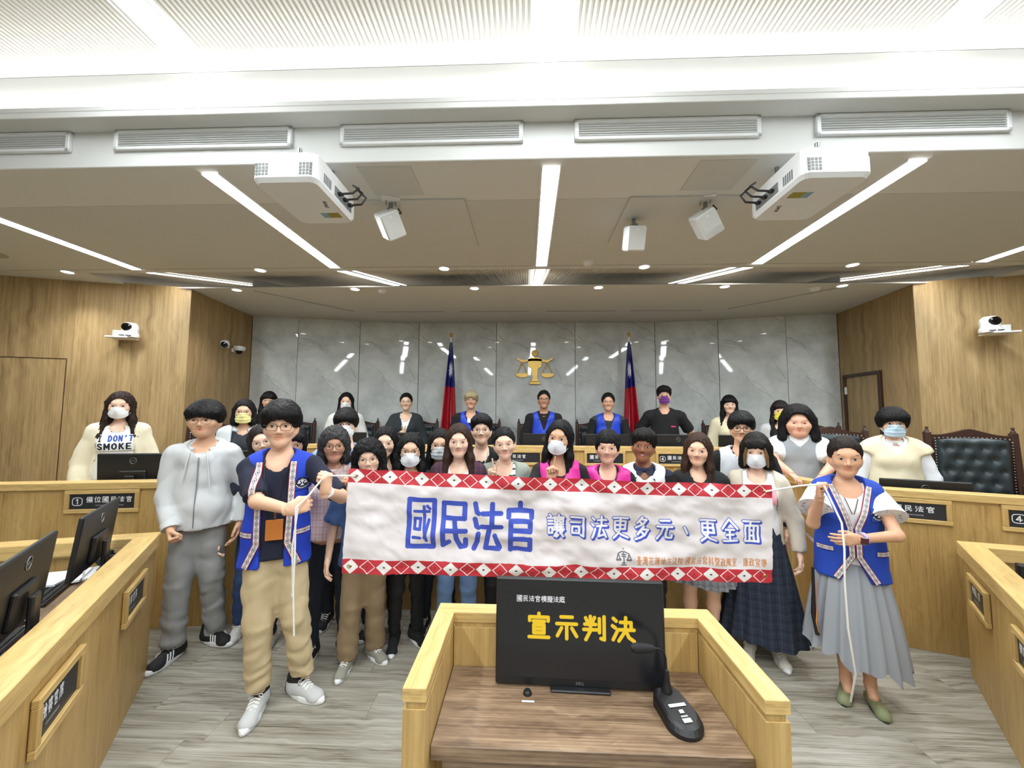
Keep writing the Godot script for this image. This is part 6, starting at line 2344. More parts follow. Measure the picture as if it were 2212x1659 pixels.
	for e in [-1.0, 1.0]:
		var pts := []
		for k in 9:
			var y := lerpf(1.4, 1.16 - 0.03 * e, k / 8.0)
			pts.append(V(e * (0.05 + 0.004 * k), y, (o.jacket as Field).front(e * 0.06, y) + 0.011))
		put(n, "drawstring", tube(pts, [0.004], 6), F(206, 206, 204))
		var hf: Array = o.arms[0 if e < 0 else 1]
		put(n, "cuff", tube([hf[1].lerp(hf[2], 0.84), hf[1].lerp(hf[2], 0.98)], [0.056, 0.05], 16), hz)
	# woman in the blue vest on the right
	at = V(1.98, 0, -2.5)
	tn = deg_to_rad(-26)
	var floral := blank(64, 64, C8(232, 234, 238))
	var rng := RandomNumberGenerator.new()
	rng.seed = 6
	for k in 16:
		var p := Vector2(rng.randf() * 64, rng.randf() * 64)
		dab(floral, p, p + Vector2(rng.randf_range(-6, 6), rng.randf_range(-6, 6)), rng.randf_range(0.8, 2.0), C8(120, 136, 188))
	o = person("woman in a blue trimmed vest and pleated grey skirt holding the banner's right cord", at, {
		"turn": tn, "h": 1.54, "cell": 0.0105, "w": 0.94, "sh": 0.155, "head": 1.0, "look": V(2, -4, 0), "hair": "tied", "hair_color": C8(44, 32, 26), "skin": C8(208, 160, 128), "eyes": 0.8,
		"top": F(228, 228, 230), "top_name": "blouse", "sleeve": 0.0, "hem": 0.8, "fold": 0.005, "neck_r": 0.075, "v": 0.05,
		"outer": fabric(C8(26, 64, 166), 0.8), "outer_name": "vest", "outer_sleeve": 0.0, "outer_hem": 0.71, "open": [0.075, 0.0], "close": 1.0, "open_bottom": 0.86, "outer_loose": 0.016, "outer_trunk": 0.178, "bottom": 0.62,
		"wrist_l": to_local_at(at, tn, V(1.68, 1.22, -2.31)), "pole_l": V(-0.25, -1.0, 0.35), "wrist_r": to_local_at(at, tn, V(1.84, 1.0, -2.26)), "pole_r": V(1.0, -0.5, 0.0),
		"hands": ["fist", "relaxed"], "hand_dirs": [V(-0.1, 1.0, 0.15), Vector3.ZERO], "palms": [V(0.9, 0, 0.2), V(0, 0, -1)],
		"legs": "none", "legs_skin": [-0.055, 0.07], "shoes": false})
	n = o.node
	for e in [-1.0, 1.0]:
		var pts := [Vector2(e * 0.09, 1.262), Vector2(e * 0.06, 1.16), Vector2(e * 0.018, 1.02), Vector2(e * 0.016, 0.86), Vector2(e * 0.095, 0.722)]
		put(n, "vest_trim", ribbon([o.jacket, o.shirt], pts, 0.03, 0.008 + 0.002 * e, 16.0), tm)
		put(n, "pocket_trim", ribbon([o.jacket], [Vector2(e * 0.1, 0.885), Vector2(e * 0.19, 0.88)], 0.026, 0.009, 16.0), tm)
		# flared floral sleeve
		var a: Array = o.arms[0 if e < 0 else 1]
		var d: Vector3 = (a[1] - a[0]).normalized()
		st = begin()
		add_tube(st, [a[0] - d * 0.03, a[0] + d * 0.03, a[0] + d * 0.09, a[0] + d * 0.15], [0.045, 0.062, 0.074, 0.092], 20)
		put(n, "flared_sleeve", st.commit(), woven(floral.duplicate(), 9.0))
	put(n, "badge", patch(o.jacket, Vector2(0.115, 1.11), Vector2(0.075, 0.075), 0.008), badge_mat(C8(26, 64, 166)))
	st = begin()
	for e in [-1.0, 1.0]:
		var pts := []
		for k in 9:
			var t := k / 8.0
			var x: float = e * lerpf(0.055, 0.004, t)
			var y := lerpf(1.27, 1.1, t)
			pts.append(V(x, y, maxf((o.shirt as Field).front(x, y), (o.jacket as Field).front(x, y)) + 0.006))
		add_tube(st, pts, [0.0022], 5)
	put(n, "lanyard", st.commit(), F(90, 60, 44))
	var wa: Array = o.arms[1]
	put(n, "watch_strap", tube([wa[1].lerp(wa[2], 0.84), wa[1].lerp(wa[2], 0.93)], [0.034], 16), F(176, 160, 196))
	var wd: Vector3 = wa[1].lerp(wa[2], 0.885)
	put(n, "watch_face", box(V(0.034, 0.038, 0.012), 0.004), mat(C8(70, 34, 44), 0.2), T(wd + V(0, -0.002, 0.034)))
	# pleated tulle skirt with an uneven lace hem
	var sk := begin()
	sk.set_smooth_group(0)
	var nu := 120
	var nv := 14
	var grid := []
	for j in nv + 1:
		var v := float(j) / nv
		var rowv := []
		for i in nu:
			var a := TAU * i / nu
			var pl := sin(a * 17.0 + 0.6 * sin(a * 5.0)) * 0.6 + sin(a * 29.0 + 1.0) * 0.3
			var r := lerpf(0.115, 0.235, pow(v, 0.55)) + pl * 0.03 * pow(v, 0.5)
			var hemy := 0.24 + 0.02 * sin(a * 6.0 + 0.8) + 0.02 * sin(a * 13.0) - 0.045 * cos(a)
			rowv.append(V(cos(a) * r, lerpf(0.82, hemy, v), sin(a) * r * 0.72))
		grid.append(rowv)
	for j in nv:
		for i in nu:
			var i2 := (i + 1) % nu
			for q in [[i, j], [i2, j], [i2, j + 1], [i, j], [i2, j + 1], [i, j + 1]]:
				sk.add_vertex(grid[q[1]][q[0]])
	sk.generate_normals()
	var skm := fabric(C8(146, 150, 156), 0.75)
	put(n, "skirt", sk.commit(), skm)
	var sp := shoe_parts()
	for e in 2:
		var u := put(n, "shoe", flat_shoe(), fabric(C8(126, 132, 96), 0.6), Transform3D(Basis(Vector3.UP, deg_to_rad([-16.0, 4.0][e])), V([-0.055, 0.07][e], 0, [0.0, 0.04][e])))
		put(u, "sole", sp.sole, M.black_soft, Transform3D(Basis.IDENTITY.scaled(V(0.8, 0.35, 0.82)), V(0, 0, 0)))
		put(u, "bow", box(V(0.03, 0.006, 0.008), 0.002), M.gold, T(V(0, 0.052, 0.075)))
	put(n, "key_strap", tube([V(-0.2, 0.75, 0.09), V(-0.205, 0.6, 0.1), V(-0.21, 0.48, 0.1), V(-0.195, 0.36, 0.1)], [0.008, 0.01, 0.014, 0.012], 6), M.black)
	put(n, "key_ribbon", tube([V(-0.19, 0.7, 0.1), V(-0.19, 0.55, 0.11), V(-0.2, 0.44, 0.112), V(-0.19, 0.38, 0.11)], [0.004, 0.006, 0.012, 0.006], 6, 0.3), F(214, 132, 60))

func flat_shoe() -> ArrayMesh:
	if not cache.has("flat"):
		var f := Field.new(V(-0.06, -0.01, -0.12), V(0.06, 0.09, 0.17), 0.0055)
		f.cone(V(0, 0.022, -0.06), V(0, 0.016, 0.1), 0.034, 0.035, 0.02)
		f.cone(V(0, 0.05, 0.04), V(0, 0.03, 0.09), 0.01, 0.02, 0.02)
		f.cone(V(0, 0.065, -0.07), V(0, 0.075, 0.04), 0.03, 0.033, 0.012, 1.0, 1)
		f.cut_below(0.004)
		cache["flat"] = to_mesh(f.mesh())
	return cache["flat"]

func build_banner() -> void:
	var w := 2048
	var h := 496
	var im := blank(w, h, C8(226, 220, 222))
	var red := C8(190, 44, 56)
	var white := C8(234, 232, 230)
	var bh := 66
	for band in 2:
		var y0 := 0 if band == 0 else h - bh
		im.fill_rect(Rect2i(0, y0, w, bh), red)
		var px := 78.0
		var k := 0
		var x := 40.0
		while x < w:
			for yy in range(y0, y0 + bh):
				var dy := absf(yy - (y0 + bh * 0.5)) / (bh * 0.5)
				var half := 37.0 * (1.0 - dy)
				for xx in range(maxi(0, int(x - half)), mini(w, int(x + half) + 1)):
					var e := half - absf(xx - x)
					if k % 2 == 0 or e < 5.0:
						im.set_pixel(xx, yy, white)
			var c := Vector2(x, y0 + bh * 0.5)
			dab(im, c + Vector2(-2, 0), c + Vector2(2, 0), 3.4 if k % 2 == 0 else 2.4, C8(30, 26, 28) if k % 2 == 0 else C8(120, 20, 30))
			x += px
			k += 1
	var blue := C8(62, 84, 190)
	var title := ["國b", "民b", "法b", "官b"]
	for i in 4:
		glyph(im, title[i], Vector2(286 + i * 158, 122), Vector2(146, 252), 12.0, blue, 7.5 if i == 0 else 0.0)
	var line := "讓司法更多元、更全面"
	for pass_ in 3:
		var c: Color = [blue, blue, C8(240, 240, 244)][pass_]
		var r: float = [8.6, 8.6, 5.4][pass_]
		var off: Vector2 = [Vector2(5, 7), Vector2.ZERO, Vector2.ZERO][pass_]
		write(im, line, Vector2(962, 176) + off, Vector2(86, 122), 105.0, r, c)
	glyph(im, "scales", Vector2(1294, 338), Vector2(80, 86), 3.0, C8(110, 112, 122))
	var brown := C8(204, 142, 98)
	write(im, "臺灣花蓮地方法院", Vector2(1395, 374), Vector2(25, 44), 28.5, 1.9, brown)
	write(im, "國民法官科暨政風室・廉政宣導", Vector2(1634, 374), Vector2(24, 44), 27.6, 1.9, brown)
	var bm := printed(im, 0.62)
	bm.cull_mode = BaseMaterial3D.CULL_DISABLED
	var o := thing("banner", "long white printed banner with red diamond borders and blue Chinese lettering", "banner")
	# cloth held at its upper corners, sagging and rippling a little
	var tl := V(-1.035, 1.36, -2.24)
	var tr := V(1.432, 1.276, -2.33)
	var bl := V(-1.05, 0.775, -2.22)
	var br := V(1.425, 0.715, -2.36)
	var nx := 120
	var ny := 30
	var nz := FastNoiseLite.new()
	nz.seed = 19
	nz.frequency = 1.0
	var st := begin()
	st.set_smooth_group(0)
	var grid := []
	for j in ny + 1:
		var v := float(j) / ny
		var rowv := []
		for i in nx + 1:
			var u := float(i) / nx
			var p := tl.lerp(tr, u).lerp(bl.lerp(br, u), v)
			var e := sin(u * PI)
			p.y -= 0.012 * e
			p.z += 0.035 * nz.get_noise_2d(u * 5.0 + v * 1.2, v * 2.0 - u * 1.5) * (0.4 + e) + 0.011 * nz.get_noise_2d(u * 22.0 + v * 5.0, v * 7.0 + 40.0) - 0.02 * e
			p.y += 0.006 * nz.get_noise_2d(u * 14.0, 9.0) * v
			rowv.append(p)
		grid.append(rowv)
	for j in ny:
		for i in nx:
			for q in [[i, j], [i + 1, j], [i + 1, j + 1], [i, j], [i + 1, j + 1], [i, j + 1]]:
				st.set_uv(Vector2(float(q[0]) / nx, float(q[1]) / ny))
				st.add_vertex(grid[q[1]][q[0]])
	st.generate_normals()
	put(o, "cloth", st.commit(), bm)
	for c in [grid[2][2], grid[2][nx - 2], grid[ny - 2][2], grid[ny - 2][nx - 2]]:
		put(o, "eyelet", lathe([Vector2(0.006, 0.003), Vector2(0.009, 0.004), Vector2(0.012, 0.001)], 14), M.brass, Transform3D(Basis(Vector3.RIGHT, PI / 2), c + V(0, 0, 0.002)))
	var lc := thing("cord", "white cord from the banner's left corner through the young man's hands", "cord", Vector3.ZERO, 0.0, "white banner cords")
	put(lc, "taut_length", tube([grid[2][2] + V(0, 0, 0.006), V(-1.09, 1.345, -2.07), V(-1.13, 1.26, -2.0), V(-1.165, 1.205, -1.94)], [0.005], 8), M.cord)
	put(lc, "loose_end", tube([V(-1.165, 1.205, -1.94), V(-1.172, 1.0, -1.96), V(-1.178, 0.8, -1.97), V(-1.172, 0.56, -1.985)], [0.0045], 8), M.cord)
	put(lc, "loose_end", tube([V(-1.16, 1.2, -1.95), V(-1.183, 1.0, -1.955), V(-1.186, 0.9, -1.97), V(-1.185, 0.76, -1.98)], [0.0045], 8), M.cord)
	put(lc, "knot", lathe([Vector2(0, 0.02), Vector2(0.007, 0.014), Vector2(0.008, 0.004), Vector2(0.003, -0.012)], 8), M.cord, T(V(-1.185, 0.755, -1.98)))
	var rc := thing("cord", "white cord from the banner's right corner hanging from the woman's fist", "cord", Vector3.ZERO, 0.0, "white banner cords")
	put(rc, "taut_length", tube([grid[2][nx - 2] + V(0, 0, 0.006), V(1.56, 1.28, -2.3), V(1.67, 1.298, -2.27)], [0.005], 8), M.cord)
	put(rc, "loose_end", tube([V(1.67, 1.29, -2.26), V(1.72, 1.1, -2.215), V(1.7, 0.97, -2.18), V(1.7, 0.8, -2.19), V(1.72, 0.55, -2.21), V(1.77, 0.3, -2.24), V(1.83, 0.075, -2.36)], [0.005], 8), M.cord)

func build_people() -> void:
	build_front_three()
	build_banner()
	build_group()

func long_skirt(o: Dictionary, m: Material, y1: float, y0: float, r1: float, r0: float, pleats: float) -> void:
	var st := begin()
	st.set_smooth_group(0)
	var nu := 96
	var nv := 8
	var grid := []
	for j in nv + 1:
		var v := float(j) / nv
		var rowv := []
		for i in nu:
			var a := TAU * i / nu
			var r := lerpf(r1, r0, v) + sin(a * pleats + 0.5 * sin(a * 3.0)) * 0.016 * pow(v, 0.6)
			rowv.append(V(cos(a) * r, lerpf(y1, y0 + 0.01 * sin(a * 4.0), v), sin(a) * r * 0.74))
		grid.append(rowv)
	for j in nv:
		for i in nu:
			var i2 := (i + 1) % nu
			for q in [[i, j], [i2, j], [i2, j + 1], [i, j], [i2, j + 1], [i, j + 1]]:
				st.add_vertex(grid[q[1]][q[0]])
	st.generate_normals()
	put(o.node, "skirt", st.commit(), m)

func place(label: String, x: float, z: float, h: float, q: Dictionary, base := 0.0) -> Dictionary:
	q.h = h
	if not q.has("turn"):
		q.turn = cam_turn(x, -absf(z), 0.8) * -1.0 if false else atan2(-x, absf(z)) * 0.8
	if not q.has("cell"):
		q.cell = 0.0155
	if not q.has("leg_cell"):
		q.leg_cell = 0.021
	return person(label, V(x, base, -absf(z)), q)

func wl(x: float, z: float, base: float, w: Vector3, k := 0.8) -> Vector3:
	return to_local_at(V(x, base, -absf(z)), atan2(-x, absf(z)) * k, w)

func build_group() -> void:
	var black := F(26, 26, 28)
	var jet := F(20, 20, 22)
	var dark_hair := C8(22, 19, 20)
	var brown_hair := C8(66, 44, 34)
	var fair := C8(226, 186, 160)
	var mid := C8(212, 170, 140)
	var white := F(226, 226, 224)
	var magenta := fabric(C8(206, 36, 142), 0.45)
	var royal := fabric(C8(30, 66, 196), 0.45)
	var mask_w := C8(228, 230, 232)
	var stripes := blank(16, 64, C8(224, 224, 220))
	for k in 4:
		stripes.fill_rect(Rect2i(0, k * 16, 16, 4), C8(40, 40, 46))
	var o: Dictionary
	# first row behind the banner, left to right
	o = place("older woman with grey bob and glasses in a pink plaid shirt", -1.38, 2.74, 1.565, {"hair": "curly_bob", "hair_color": C8(72, 70, 70), "glasses": "half", "skin": C8(200, 150, 120), "top": plaid(C8(236, 220, 214), C8(222, 170, 164), C8(204, 130, 130), 11.0), "sleeve": 0.85, "w": 1.0, "loose": 0.012, "look": V(0, 6, 0), "trousers": F(30, 36, 50), "leg_w": 0.9, "wrist_r": wl(-1.38, 2.74, 0, V(-1.14, 1.2, -2.42)), "hands": ["relaxed", "grip"], "hand_dirs": [Vector3.ZERO, V(0.3, 1, 0.2)], "palms": [V(1, 0, 0.2), V(0, 0, 1)]})
	put(o.node, "chain", tube([V(0.1, 0.88, 0.12), V(0.13, 0.74, 0.15), V(0.16, 0.78, 0.13), V(0.17, 0.88, 0.11)], [0.003], 5), M.steel)
	collar(o, F(232, 206, 204), 0.9)
	o = place("smiling girl with wavy black bob and glasses in a blue shirt and khaki trousers", -1.1, 2.68, 1.483, {"hair": "curly_bob", "hair_color": dark_hair, "hair_scale": V(1.08, 1.0, 1.05), "glasses": "round", "skin": fair, "smile": true, "top": F(62, 88, 134), "sleeve": 0.95, "loose": 0.03, "hem": 0.66, "bottom": 0.6, "trousers": F(138, 118, 90), "leg_w": 1.25, "leg_cell": 0.015, "cuff": 0.066, "feet": [V(-0.1, 0, 0.05), V(0.07, 0, -0.04)], "toes": [-14.0, 36.0], "shoe_mat": F(140, 138, 126), "overlay": F(96, 94, 84), "look": V(0, 0, 4)})
	o = place("girl with long black hair and a dark top between two others' heads", -1.12, 3.04, 1.56, {"hair": "long", "hair_color": dark_hair, "skin": fair, "top": F(40, 46, 58), "look": V(0, 0, -3)})
	o = place("girl with white mask, glasses and long black hair, all in black", -0.86, 2.86, 1.52, {"hair": "long", "hair_color": dark_hair, "glasses": "half", "mask": mask_w, "skin": mid, "top": jet, "sleeve": 1.9, "trousers": jet, "leg_w": 0.95, "leg_cell": 0.015, "feet": [V(-0.09, 0, -0.02), V(0.07, 0, -0.06)], "toes": [-2.0, 34.0], "shoe_mat": jet, "lace_mat": M.black})
	o = place("girl with pleated white mask and round glasses behind the black-dressed girl", -0.7, 3.12, 1.54, {"hair": "long", "hair_color": dark_hair, "glasses": "round", "mask": C8(206, 208, 210), "mask_flat": true, "skin": mid, "top": jet, "sleeve": 1.9})
	o = place("girl with brown shoulder-length hair in an open purple plaid shirt and jeans", -0.5, 2.85, 1.59, {"hair": "long", "hair_color": brown_hair, "skin": fair, "top": white, "outer": plaid(C8(64, 36, 52), C8(34, 30, 46), C8(140, 60, 80), 14.0), "outer_name": "plaid_shirt", "open": [0.075, 0.09], "outer_sleeve": 1.9, "trousers": F(98, 128, 170), "leg_w": 1.0, "leg_cell": 0.016, "cuff": 0.062})
	o = place("young man with parted black hair, glasses and a black jacket", -0.37, 3.16, 1.665, {"male": true, "hair": "parted", "hair_color": dark_hair, "glasses": "wire", "skin": fair, "top": black, "outer": jet, "open": [0.07, 0.08], "w": 0.94, "v": 0.03})
	put(o.node, "necklace", tube([V(-0.055, 1.37, 0.06), V(-0.03, 1.28, 0.12), V(0, 1.24, 0.13), V(0.03, 1.28, 0.12), V(0.055, 1.37, 0.06)], [0.003], 5), M.steel)
	o = place("girl in a striped shirt and sage cardigan making a peace sign", -0.17, 2.96, 1.566, {"hair": "tied", "hair_color": dark_hair, "skin": fair, "eyes": 0.6, "top": woven(stripes, 5.5), "sleeve": 0.9, "outer": F(142, 150, 138), "outer_name": "cardigan", "open": [0.08, 0.1], "outer_sleeve": 1.85, "look": V(0, 0, 5), "wrist_l": wl(-0.17, 2.96, 0, V(-0.25, 1.21, -2.8)), "pole_l": V(-0.7, -0.9, 0.1), "hands": ["peace", "relaxed"], "hand_dirs": [V(0.05, 1, 0.1), Vector3.ZERO], "palms": [V(0.1, 0, 1), V(-1, 0, 0.2)], "trousers": jet})
	o = place("tall girl with white mask and very long hair in a magenta vest, finger raised", 0.235, 2.78, 1.625, {"hair": "very_long", "hair_color": dark_hair, "mask": mask_w, "skin": C8(206, 160, 128), "top": jet, "sleeve": 1.9, "outer": magenta, "outer_name": "vest", "outer_sleeve": 0.0, "outer_trunk": 0.145, "open": [0.06, 0.0], "close": 1.2, "outer_hem": 0.68, "bottom": 0.62, "look": V(0, -12, -6), "wrist_l": wl(0.235, 2.78, 0, V(0.165, 1.25, -2.6)), "pole_l": V(-0.8, -0.8, 0.0), "hands": ["point", "relaxed"], "hand_dirs": [V(-0.05, 1, 0.0), Vector3.ZERO], "palms": [V(0.5, 0, 1), V(-1, 0, 0.2)], "trousers": jet})
	o = place("girl with black fringe in a magenta vest over a light blue shirt", 0.59, 2.86, 1.555, {"hair": "tied_bangs", "hair_color": dark_hair, "skin": C8(222, 176, 150), "top": jet, "sleeve": 1.9, "outer": magenta, "outer_name": "vest", "outer_sleeve": 0.0, "outer_trunk": 0.16, "open": [0.075, 0.0], "close": 1.22, "outer_hem": 0.7, "bottom": 0.64, "v": 0.06, "trousers": jet, "look": V(0, -4, -2)})
	put(o.node, "inner_shirt", patch(o.shirt, Vector2(0, 1.235), Vector2(0.075, 0.1), 0.006), F(150, 168, 196))
	o = place("smiling dark-tanned boy in a white vest with navy collar and black sleeves", 0.885, 2.98, 1.56, {"male": true, "hair": "spiky", "hair_color": C8(28, 24, 22), "skin": C8(146, 96, 68), "smile": true, "top": F(30, 34, 56), "sleeve": 0.4, "outer": F(222, 224, 224), "outer_name": "vest", "outer_sleeve": 0.0, "outer_trunk": 0.16, "open": [0.07, 0.0], "close": 1.2, "w": 0.92, "sh": 0.172, "look": V(0, -6, -5), "trousers": jet})
	collar(o, F(30, 34, 56), 1.3)
	for e in 2:
		var a: Array = o.arms[e]
		put(o.node, "sleeve", tube([a[0] + V([-0.0, 0.0][e], 0.01, 0), a[0].lerp(a[1], 0.3), a[1], a[2].lerp(a[1], 0.1)], [0.064, 0.064, 0.056, 0.044], 14), jet)
	o = place("girl with very long brown hair in a black shirt and short grey skirt", 1.29, 2.98, 1.53, {"hair": "very_long", "hair_color": C8(72, 50, 38), "skin": C8(226, 182, 152), "top": black, "sleeve": 0.95, "loose": 0.014, "look": V(0, -8, -3), "legs": "none", "legs_skin": [-0.085, 0.085], "shoe_mat": jet, "feet": [V(-0.085, 0, 0), V(0.085, 0, 0)]})
	long_skirt(o, plaid(C8(120, 122, 126), C8(90, 92, 98), C8(170, 172, 176), 12.0), 0.84, 0.47, 0.12, 0.24, 22.0)
	for e in 2:
		put(o.node, "sock", tube([V([-0.085, 0.085][e], 0.05, -0.005), V([-0.085, 0.085][e], 0.12, -0.008), V([-0.085, 0.085][e], 0.2, -0.01)], [0.036, 0.034, 0.042], 14), jet)
	put(o.node, "shirt_print", patch(o.shirt, Vector2(0.0, 1.15), Vector2(0.14, 0.05), 0.008), F(150, 150, 152))
	o = place("masked girl with blond-streaked black bob in a beige cardigan and long plaid skirt", 1.66, 2.88, 1.54, {"hair": "bob_bangs", "hair_color": C8(34, 28, 26), "mask": mask_w, "skin": fair, "top": white, "outer": F(206, 196, 178), "outer_name": "cardigan", "open": [0.09, 0.12], "outer_sleeve": 1.95, "outer_loose": 0.004, "w": 0.84, "sh": 0.148, "legs": "none", "look": V(6, -8, 0), "shoe_mat": F(206, 202, 190), "feet": [V(-0.09, 0, 0.04), V(0.09, 0, 0.02)]})
	long_skirt(o, plaid(C8(34, 42, 58), C8(22, 28, 40), C8(70, 84, 104), 9.0), 0.92, 0.15, 0.12, 0.27, 14.0)
	put(o.node, "shirt_print", patch(o.shirt, Vector2(0.0, 1.12), Vector2(0.2, 0.1), 0.009), F(226, 150, 160))
	for e in [-1.0, 1.0]:
		put(o.node, "hair_streak", tube([V(e * 0.05, 0.05, 0.088), V(e * 0.066, -0.02, 0.078), V(e * 0.07, -0.1, 0.062)], [0.006, 0.011, 0.007], 8), hair_mat(C8(150, 122, 76)), o.head)
	o = place("young man with black glasses in a white vest with black sleeves", 1.72, 3.17, 1.69, {"male": true, "hair": "fringe", "hair_color": dark_hair, "glasses": "black", "skin": C8(214, 168, 136), "top": jet, "sleeve": 1.9, "outer": F(214, 218, 224), "outer_name": "vest", "outer_sleeve": 0.0, "outer_trunk": 0.165, "open": [0.07, 0.0], "close": 1.36, "w": 1.05, "look": V(0, -4, 0)})
	# heads showing either side of the young man in the vest
	o = place("girl with long hair and glasses peeking out left of the blue-vested man", -2.08, 2.98, 1.565, {"hair": "long", "hair_color": C8(44, 34, 30), "glasses": "round", "skin": fair, "top": F(40, 44, 60), "look": V(0, 4, 14), "shoe_mat": F(200, 200, 196), "trousers": F(44, 66, 110)})
	o = place("girl with fringe and glasses peeking out right of the blue-vested man", -1.76, 2.86, 1.565, {"hair": "long_bangs", "hair_color": C8(26, 22, 24), "glasses": "round", "skin": C8(206, 160, 130), "top": F(34, 40, 62), "look": V(4, 6, -8), "shoe_mat": F(200, 200, 196), "trousers": F(28, 40, 70)})
	o = place("young man with white mask and round glasses in a light blue shirt", -1.5, 3.16, 1.70, {"male": true, "hair": "fringe_low", "hair_color": dark_hair, "glasses": "round", "mask": mask_w, "skin": fair, "top": F(158, 182, 222), "w": 1.0, "sleeve": 0.8, "loose": 0.014})
	# behind the side benches
	var pb := 0.27
	o = place("lady with shoulder-length black hair in a grey vest leaning on the right bench", 2.53, 3.72, 1.46, {"hair": "bob", "hair_scale": V(1.16, 1.22, 1.12), "head": 1.1, "face_w": 1.12, "head_kind": "r", "hair_color": dark_hair, "skin": C8(212, 160, 134), "eyes": 0.55, "w": 1.22, "flat": 0.74, "sh": 0.185, "arm": 1.3, "top": white, "sleeve": 0.8, "loose": 0.014, "outer": F(146, 150, 154), "outer_name": "vest", "outer_sleeve": 0.0, "outer_trunk": 0.2, "open": [0.07, 0.0], "close": 1.12, "wrist_l": V(-0.1, 0.9, 0.33), "wrist_r": V(0.12, 0.9, 0.33), "pole_l": V(-1, -0.2, 0), "pole_r": V(1, -0.2, 0), "hands": ["relaxed", "relaxed"], "palms": [V(0, -1, 0), V(0, -1, 0)], "lean": V(0, 0, 0.04)}, pb)
	collar(o, white, 1.1)
	o = place("person with short black hair and light blue mask in a cream knit vest", 3.12, 3.42, 1.455, {"hair": "fringe_low", "hair_scale": V(1.1, 1.04, 1.05), "hair_color": C8(20, 18, 18), "glasses": "round", "mask": C8(184, 208, 226), "mask_flat": true, "skin": fair, "w": 0.95, "sh": 0.168, "neck_r": 0.056, "top": F(224, 226, 230), "sleeve": 1.9, "loose": 0.014, "outer": F(222, 212, 182), "outer_name": "knit_vest", "outer_sleeve": 0.22, "outer_loose": 0.022, "open": [0.075, 0.0], "close": 1.08}, pb)
	collar(o, white, 1.1)
	o = place("girl with white mask and wavy brown hair in a cream hoodie and printed shirt", -3.66, 3.34, 1.57, {"hair": "wavy", "hair_color": C8(58, 40, 34), "mask": mask_w, "skin": fair, "w": 0.98, "top": F(230, 230, 228), "outer": F(224, 216, 190), "outer_name": "hoodie", "open": [0.1, 0.13], "outer_sleeve": 1.95, "outer_loose": 0.014}, pb)
	hood(o, F(224, 216, 190))
	var im := blank(384, 224, C8(230, 230, 228))
	write(im, "I DON'T", Vector2(14, 14), Vector2(44, 80), 52.0, 8.0, C8(52, 84, 160))
	write(im, "I", Vector2(14, 14), Vector2(44, 80), 52.0, 8.0, C8(24, 28, 46))
	write(im, "SMOKE", Vector2(14, 122), Vector2(58, 84), 72.0, 9.0, C8(24, 28, 46))
	put(o.node, "shirt_print", patch(o.shirt, Vector2(0.0, 1.135), Vector2(0.24, 0.14), 0.006), printed(im, 0.9))
	o = place("girl with pale yellow mask and glasses in an open light grey jacket", -2.84, 3.78, 1.52, {"hair": "bob", "hair_color": dark_hair, "glasses": "wire", "mask": C8(226, 220, 150), "mask_flat": true, "skin": mid, "top": F(40, 44, 52), "outer": F(196, 200, 204), "open": [0.08, 0.1], "outer_loose": 0.02}, pb)
	hood(o, F(196, 200, 204))
	# the judges' row, left to right
	o = place("girl with long black hair, fringe and glasses at the far left of the judges' row", -3.43, 5.0, 1.66, {"hair": "long_bangs", "hair_color": dark_hair, "glasses": "wire", "skin": mid, "top": jet}, pb)
	o = place("girl with white mask and long hair in a white jacket in the judges' row", -2.5, 5.25, 1.66, {"hair": "long", "hair_color": dark_hair, "mask": mask_w, "skin": fair, "top": F(60, 60, 64), "outer": F(222, 222, 218), "open": [0.06, 0.03], "outer_loose": 0.025}, pb)
	o = place("girl with tied hair and glasses in a dark jacket making a peace sign, judges' row", -1.66, 5.25, 1.66, {"hair": "tied", "hair_color": dark_hair, "glasses": "round", "skin": C8(214, 180, 152), "top": white, "outer": F(34, 40, 44), "open": [0.07, 0.0], "close": 1.12, "outer_loose": 0.02, "wrist_l": V(-0.03, 1.08, 0.22), "pole_l": V(-0.9, -0.7, 0.1), "hands": ["peace", "relaxed"], "hand_dirs": [V(0.0, 1, 0.1), Vector3.ZERO], "palms": [V(0.1, 0, 1), V(-1, 0, 0.2)]}, pb)
	o = place("blond judge with glasses in a blue-fronted black robe", -0.76, 5.25, 1.69, {"male": true, "hair": "fringe", "hair_color": C8(206, 192, 150), "brow_color": C8(120, 100, 76), "glasses": "round", "skin": C8(208, 164, 136), "w": 0.9, "top": jet, "top_name": "robe", "sleeve": 1.95, "v": 0.09, "loose": 0.016, "outer": royal, "outer_name": "robe_front", "outer_sleeve": 0.0, "outer_trunk": 0.15, "open": [0.075, 0.0], "close": 1.2}, pb)
	put(o.node, "inner_shirt", patch(o.shirt, Vector2(0, 1.33), Vector2(0.09, 0.12), 0.012), white)
	o = place("middle judge with glasses and black collar in a blue-fronted black robe", 0.23, 5.18, 1.70, {"male": true, "hair": "crop", "hair_color": C8(26, 24, 24), "glasses": "black", "skin": C8(192, 144, 116), "w": 0.95, "neck_r": 0.055, "top": jet, "top_name": "robe", "sleeve": 1.95, "loose": 0.016, "outer": royal, "outer_name": "robe_front", "outer_sleeve": 0.0, "outer_trunk": 0.15, "open": [0.07, 0.0], "close": 1.18}, pb)
	collar(o, jet, 1.2)
	o = place("smiling judge with glasses in a blue-fronted black robe, right of the middle", 1.1, 5.25, 1.67, {"male": true, "hair": "crop", "hair_color": C8(26, 24, 24), "hair_scale": V(1.03, 1.03, 1.03), "glasses": "round", "skin": C8(212, 166, 136), "smile": true, "w": 0.96, "top": F(48, 54, 56), "top_name": "robe", "sleeve": 1.95, "outer": royal, "outer_name": "robe_front", "outer_sleeve": 0.0, "outer_trunk": 0.16, "open": [0.07, 0.0], "close": 1.15}, pb)
